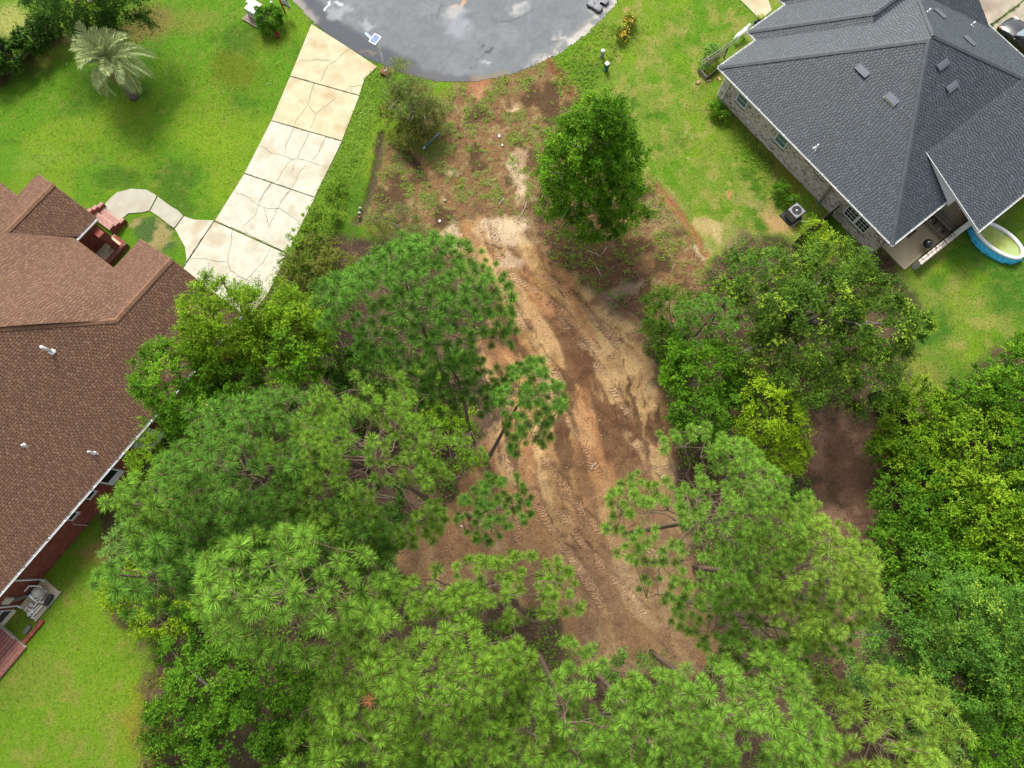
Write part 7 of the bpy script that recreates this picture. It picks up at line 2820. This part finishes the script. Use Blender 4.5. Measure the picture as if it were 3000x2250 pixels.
# --- palm
pbse = P(393, 284)
ptop = np.array([P(320, 174, 3.4)[0], P(320, 174, 3.4)[1], 3.3])
t_pm = thing("palm_tree", "silvery green pindo palm with arching fronds on the left lawn", "palm tree", (pbse[0], pbse[1], 0))
mb = MB()
mb.tube([pbse - UP * .1, pbse + UP * .6, (pbse + ptop) / 2 + UP * .1, ptop - UP * .1], [.36, .30, .27, .24], 12)
mb.build("trunk", 'bark_grey', t_pm, smooth=True)


def frond_mesh(seed, L, mat, arch, nl=34, ll=.68):
    r = np.random.default_rng(seed)
    s = np.linspace(0, 1, 24)
    x = L * s
    z = L * (.42 * s - arch * s ** 2.2)
    x = L * (s - .16 * arch * s ** 3)
    rach = np.stack([x, np.zeros(24), z], 1)
    Qs = []
    f = np.linspace(.16, .99, nl)
    px_ = np.interp(f, s, rach[:, 0])
    pz_ = np.interp(f, s, rach[:, 2])
    tx = np.gradient(px_)
    tz = np.gradient(pz_)
    tn_ = nrm(np.stack([tx, 0 * tx, tz], 1))
    for sg in (-1, 1):
        b = np.stack([px_, np.zeros(nl), pz_], 1)
        nrmv = np.stack([-tn_[:, 2], 0 * tx, tn_[:, 0]], 1)
        d = nrm(tn_ * .75 + np.array([0, sg, 0]) * .72 + nrmv * .55 + r.normal(0, .07, (nl, 3)))
        l_ = ll * np.sin(np.clip(f * 1.08, 0, 1) * math.pi) ** .45 * r.uniform(.85, 1.1, nl)
        m = b + d * l_[:, None] * .55
        e_ = b + d * l_[:, None]
        e_[:, 2] -= l_ * .22
        w_ = nrm(np.cross(d, nrmv + r.normal(0, .2, (nl, 3)))) * .023
        Qs.append(np.stack([b - w_ * .6, b + w_ * .6, m + w_, m - w_], 1))
        Qs.append(np.stack([m - w_, m + w_, e_ + w_ * .15, e_ - w_ * .15], 1))
    for i in range(23):
        w_ = .035 * (1 - s[i] * .8)
        w2_ = .035 * (1 - s[i + 1] * .8)
        Qs.append(np.array([[rach[i] + [0, -w_, 0], rach[i] + [0, w_, 0], rach[i + 1] + [0, w2_, 0], rach[i + 1] + [0, -w2_, 0]]]))
    Q = np.concatenate(Qs)
    rnd = np.repeat(np.clip(r.normal(.5, .25, len(Q)), 0, 1), 4)
    return mesh_np("frond", Q.reshape(-1, 3), np.arange(len(Q) * 4).reshape(-1, 4), mat, {'rnd': rnd, 'tip': np.repeat((r.random(len(Q)) < .1) * .6, 4)})


FR = [frond_mesh(400 + i, 2.75, 'leaf_palm', a) for i, a in enumerate((.35, .55, .75, .95, 1.15))]
FD = frond_mesh(420, 2.2, 'leaf_straw', 1.4, 30, .35)
for i in range(46):
    f = i / 46
    o = link("frond", FR[min(4, int(f * 4.4 + vr.uniform(0, .8)))], t_pm)
    pit = math.radians(62 * (1 - f) ** 1.3 - 22 * f)
    o.matrix_local = Matrix.Translation(ptop - np.array([pbse[0], pbse[1], 0])) @ Matrix.Rotation(i * 2.39996 + vr.normal(0, .22), 4, 'Z') @ Matrix.Rotation(-pit + vr.normal(0, .10), 4, 'Y') @ Matrix.Rotation(vr.normal(0, .35), 4, 'X') @ Matrix.Diagonal((vr.uniform(.78, 1.10),) * 3 + (1,))
for i, a in enumerate((-2.3, -1.75, -1.2, -2.7, -.7)):
    o = link("frond", FD, t_pm)
    o["label"] = "dead hanging straw coloured frond"
    o.matrix_local = Matrix.Translation(ptop - np.array([pbse[0], pbse[1], .15])) @ Matrix.Rotation(a, 4, 'Z') @ Matrix.Rotation(math.radians(38), 4, 'Y')

# --- ground cover: weeds, grass, litter, twigs
def scatter(n, lim, dens):
    x = vr.uniform(lim[0], lim[1], n)
    y = vr.uniform(lim[2], lim[3], n)
    k = vr.random(n) < dens(x, y)
    return x[k], y[k]


ROADB = ROADP
AVOID = [PX(S[0]), PX(S[1]), PX(S[2]), PX(S[3]), PX(S[4]), ROADB,
         PX([(303, 606), (342, 563), (430, 555), (520, 615), (627, 645), (535, 782), (547, 762), (510, 668), (470, 638), (418, 622), (352, 645)]),
         PX([(2100, -90), (2200, -100), (2262, 30), (2228, 58)]), PX([(2790, -30), (2840, -60), (3160, -50), (3160, 330), (2870, 60)]),
         np.array([HL.w(s, t)[:2] for s, t in ((sF, tW + .1), (-30, tW + .1), (-30, -48), (sF, -48))]),
         np.array([HR.w(s, t)[:2] for s, t in ((sA, tWl - .15), (1.7, tWl - .15), (1.7, tN), (sA - 2, tN), (sA - 2, tw_), (sA, tw_))])]


def clear(x, y, m=.08):
    ok = np.ones(len(x), bool)
    for a in AVOID:
        ok &= sdist(a, x, y) < -m
    return ok


def tufts_mesh(x, y, h, nb_, wd, spread):
    n = len(x)
    i = np.repeat(np.arange(n), nb_)
    N = len(i)
    b = np.stack([x[i], y[i], ground_z(x[i], y[i])], 1) + np.concatenate([vr.normal(0, spread * .35, (N, 2)), np.zeros((N, 1))], 1)
    d = np.concatenate([vr.normal(0, .55, (N, 2)), np.ones((N, 1))], 1)
    hh = h[i] * vr.uniform(.6, 1.2, N)
    return leaf_quads(b, d, vr.normal(0, 1, (N, 3)), hh, wd), i


# leafy weeds in the brown lot, along the strip, the verge and the house wall
XA, XB, YA, YB = -20, 26, -10, 38
x, y = scatter(60000, (XA, XB, YA, YB), lambda a, b: np.clip(
    sstep(sdist(BROWN, a, b), -.6, .3) * sstep(fbm(a, b, 1.1, 4, 31) * .6 + fbm(a, b, 3.2, 3, 57) * .4, .44, .60) * .6
    + (1 - sstep(pdist(PX([(1090, 260), (1010, 450), (930, 640), (880, 760), (860, 860)]), a, b)[0], .8, 2.0)) * .75
    + (1 - sstep(pdist(PX([(1860, 30), (1790, 100), (1730, 160), (1690, 215)]), a, b)[0], .8, 2.2)) * .9
    + (1 - sstep(pdist(PX([(2110, 320), (2200, 440), (2320, 600)]), a, b)[0], .5, 1.3)) * .7, 0, 1) * (1 - sstep(sdist(DIRT, a, b), -.3, .3)))
k = clear(x, y, .02)
x, y = x[k], y[k]
n = len(x)
i = np.repeat(np.arange(n), 6)
N = len(i)
b = np.stack([x[i], y[i], ground_z(x[i], y[i]) + vr.uniform(.01, .14, N)], 1)
b[:, :2] += vr.normal(0, .07, (N, 2))
Q = leaf_quads(b, np.concatenate([vr.normal(0, 1, (N, 2)), vr.normal(.25, .3, (N, 1))], 1), np.concatenate([vr.normal(0, .4, (N, 2)), np.ones((N, 1))], 1), vr.uniform(.07, .15, N), vr.uniform(.035, .07, N))
pv = fbm(x, y, .5, 3, 601)
tag(link("weeds", leaves_mesh("weeds", Q, np.clip(vr.random(N) * .6 + pv[i] * .5, 0, 1), (vr.random(n) < .15)[i] * .8, 'leaf_weed', np.zeros(3))), None, None, None, 'stuff')
print("weeds", N)
x, y = scatter(30000, (-24, 30, -12, 24), lambda a, b: np.clip(sstep(sdist(FOREST, a, b), -.3, .6) * sstep(fbm(a, b, .45, 3, 801), .40, .58), 0, 1) * (1 - sstep(sdist(DIRT, a, b), -.9, .1)) * (1 - sstep(sdist(TRAIL, a, b), -.6, .2)) * .8)
k = clear(x, y, .2)
x, y = x[k], y[k]
n = len(x)
i = np.repeat(np.arange(n), 5)
N = len(i)
hgt_ = fbm(x, y, .8, 3, 811)
b = np.stack([x[i], y[i], ground_z(x[i], y[i]) + vr.uniform(.05, 1.0, N) * hgt_[i] * 1.1], 1)
b[:, :2] += vr.normal(0, .12, (N, 2))
Q = leaf_quads(b, np.concatenate([vr.normal(0, 1, (N, 2)), vr.normal(.1, .3, (N, 1))], 1), np.concatenate([vr.normal(0, .45, (N, 2)), np.ones((N, 1))], 1), vr.uniform(.10, .20, N), vr.uniform(.06, .11, N))
tag(link("undergrowth", leaves_mesh("undergrowth", Q, np.clip(vr.random(N) * .7 + hgt_[i] * .3, 0, 1), (vr.random(n) < .1)[i] * .6, 'leaf_mid', np.zeros(3))), None, None, None, 'stuff')
# grass blades over the lawns
x, y = scatter(120000, (-38, 38, -12, 40), lambda a, b: gsample(GRASS, a, b) * np.clip(.35 + 1.1 * fbm(a, b, 1.4, 3, 55), 0, 1))
k = clear(x, y, -.03)
x, y = x[k], y[k]
Q, i = tufts_mesh(x, y, vr.uniform(.04, .085, len(x)), 3, .030, .12)
gv = fbm(x, y, .4, 4, 701)
tag(link("grass", leaves_mesh("grass", Q, np.clip(gv[i] * .7 + vr.random(len(i)) * .35, 0, 1), (vr.random(len(x)) < .12)[i] * .7, 'grass_blade', np.zeros(3))), None, None, None, 'stuff')
print("grass", len(i))
# leaf litter and wood chips
x, y = scatter(56000, (-22, 26, -12, 34), lambda a, b: np.clip(sstep(sdist(FOREST, a, b), -.5, 1) * .55 + sstep(sdist(BROWN, a, b), -.3, .6) * .8
               + sstep(sdist(RED, a, b), -.3, .6) * .7 + sstep(sdist(TRAIL, a, b), -.3, .5) * .9, 0, 1) * (1 - .93 * sstep(sdist(DIRT, a, b), -.4, .4)))
k = clear(x, y, .05)
x, y = x[k], y[k]
N = len(x)
b = np.stack([x, y, ground_z(x, y) + .02], 1)
Q = leaf_quads(b, np.concatenate([vr.normal(0, 1, (N, 2)), vr.normal(.05, .2, (N, 1))], 1), np.concatenate([vr.normal(0, .5, (N, 2)), np.ones((N, 1))], 1), vr.uniform(.05, .17, N), vr.uniform(.02, .06, N))
leafmat('litter', (.055, .030, .020), (.25, .15, .085), trans=.05, rough=.9, spec=.1)
tag(link("leaf_litter", leaves_mesh("leaf_litter", Q, vr.random(N) ** 1.6, np.zeros(N), 'litter', np.zeros(3))), None, None, None, 'stuff')
x, y = scatter(16000, (-12, 16, -10, 30), lambda a, b: np.clip(sstep(sdist(DIRT, a, b), -.6, .4), 0, 1) * sstep(fbm(a, b, 1.3, 3, 911), .42, .62))
N = len(x)
r_ = vr.uniform(.015, .06, N) ** 1.0
o6 = np.array([[1, 0, 0], [0, 1, 0], [-1, 0, 0], [0, -1, 0], [0, 0, .7], [0, 0, -.4]])
V = np.stack([x, y, ground_z(x, y) + r_ * .3], 1)[:, None] + o6[None] * r_[:, None, None] * vr.uniform(.6, 1.3, (N, 6, 1))
Fq = (np.array([[0, 1, 4], [1, 2, 4], [2, 3, 4], [3, 0, 4], [1, 0, 5], [2, 1, 5], [3, 2, 5], [0, 3, 5]])[None] + 6 * np.arange(N)[:, None, None]).reshape(-1, 3)
leafmat('clod', (.10, .060, .036), (.33, .22, .125), trans=.0, rough=.95, spec=.05)
tag(link("soil_clods", mesh_np("soil_clods", V.reshape(-1, 3), Fq, 'clod', {'rnd': np.repeat(vr.random(N), 6)})), None, None, None, 'stuff')
# fine twigs everywhere in the cleared ground
x, y = scatter(6500, (-14, 26, -10, 30), lambda a, b: np.clip(sstep(sdist(FOREST, a, b), -.5, .5) * .5 + sstep(sdist(RED, a, b), -.5, .5) + sstep(sdist(TRAIL, a, b), -.8, .3) * .9 + (np.abs(sdist(DIRT, a, b) - .2) < 1.0) * (a > 4) * 4.0, 0, 1) * (1 - .85 * sstep(sdist(DIRT, a, b), -.2, .6)))
V, Fc = [], []
for a, b_ in zip(x, y):
    an_ = vr.uniform(0, 6.28)
    L = vr.uniform(.2, .9)
    z0 = float(ground_z(np.array([a]), np.array([b_]))[0]) + .03
    d = np.array([math.cos(an_), math.sin(an_), vr.normal(.02, .1)])
    s_ = np.array([-d[1], d[0], 0]) * vr.uniform(.008, .018)
    p = np.array([a, b_, z0])
    q = len(V)
    m_ = p + d * L * .5 + s_ * vr.normal(0, 3) + UP * .02
    e_ = p + d * L
    V += [p - s_, p + s_, m_ + s_, m_ - s_, e_ + s_ * .4, e_ - s_ * .4]
    Fc += [(q, q + 1, q + 2, q + 3), (q + 3, q + 2, q + 4, q + 5)]
tag(link("twig_litter", mesh_np("twig_litter", np.array(V), np.array(Fc), 'twig_brown')), None, None, None, 'stuff')
# bigger sticks, each on its own
STK = [(1530, 615, 1.6, 1.2, 'twig_pale', "long pale stick leaning on the sandy patch below the lone tree"), (1468, 590, .8, .9, 'twig_pale', "pale stick in the brown weeds beside the sandy streak"),
       (1745, 745, 1.1, -.6, 'twig_pale', "pale split stick among the red brown mulch"), (1770, 735, .7, .9, 'twig_pale', "short pale stick crossing the split one in the mulch"),
       (1740, 780, 1.3, -1.1, 'twig_orange', "curved orange root in the red brown mulch"), (1755, 795, .9, -.9, 'twig_pale', "broken pale stick beside the orange root"),
       (1450, 720, 1.9, -.5, 'wood_dark', "long dark branch lying across the sandy patch"), (1620, 680, 1.2, .6, 'twig_brown', "brown bent branch under the lone green tree"),
       (1870, 1110, 1.2, 1.3, 'twig_orange', "reddish stick upright against the thicket right of the tracks"), (1910, 1130, 1.1, 1.25, 'twig_pale', "pale stick at the edge of the thicket right of the tracks"),
       (1740, 1365, .7, .9, 'twig_pale', "short pale stick in the dark hollow of the tracks"), (2520, 1600, 1.6, .6, 'twig_brown', "brown brush stick at the reddish trail edge"),
       (2545, 1640, 1.5, .35, 'twig_orange', "orange broken stick at the end of the reddish trail"), (2420, 2060, 2.2, 1.0, 'twig_orange', "long orange pole lying among the bottom right pines"),
       (2500, 1440, 1.4, .5, 'twig_brown', "brown branch in the brush beside the shaggy vine bank"), (1420, 1030, .9, -1.1, 'twig_brown', "brown branch at the foot of the topmost pine")]
for u, v, L, ang, mt, lb in STK:
    p = P(u, v, 0)
    z0 = float(ground_z(np.array([p[0]]), np.array([p[1]]))[0]) + .05
    d = np.array([math.cos(ang), math.sin(ang), 0])
    nn = np.array([-d[1], d[0], 0])
    mb = MB()
    pts = [p + UP * z0 + d * L * (f - .5) + nn * L * .07 * math.sin(3 * f + u) + UP * .04 * math.sin(5 * f) for f in np.linspace(0, 1, 6)]
    mb.tube(pts, list(np.linspace(.030, .015, 6)), 6)
    for j in range(2):
        q = pts[2 + j]
        mb.tube([q, q + d * L * .18 + nn * L * .12 * (-1) ** j + UP * .06], [.015, .008], 5)
    tag(mb.build("stick", mt, smooth=True), lb, "stick", "sticks lying on the cleared ground")
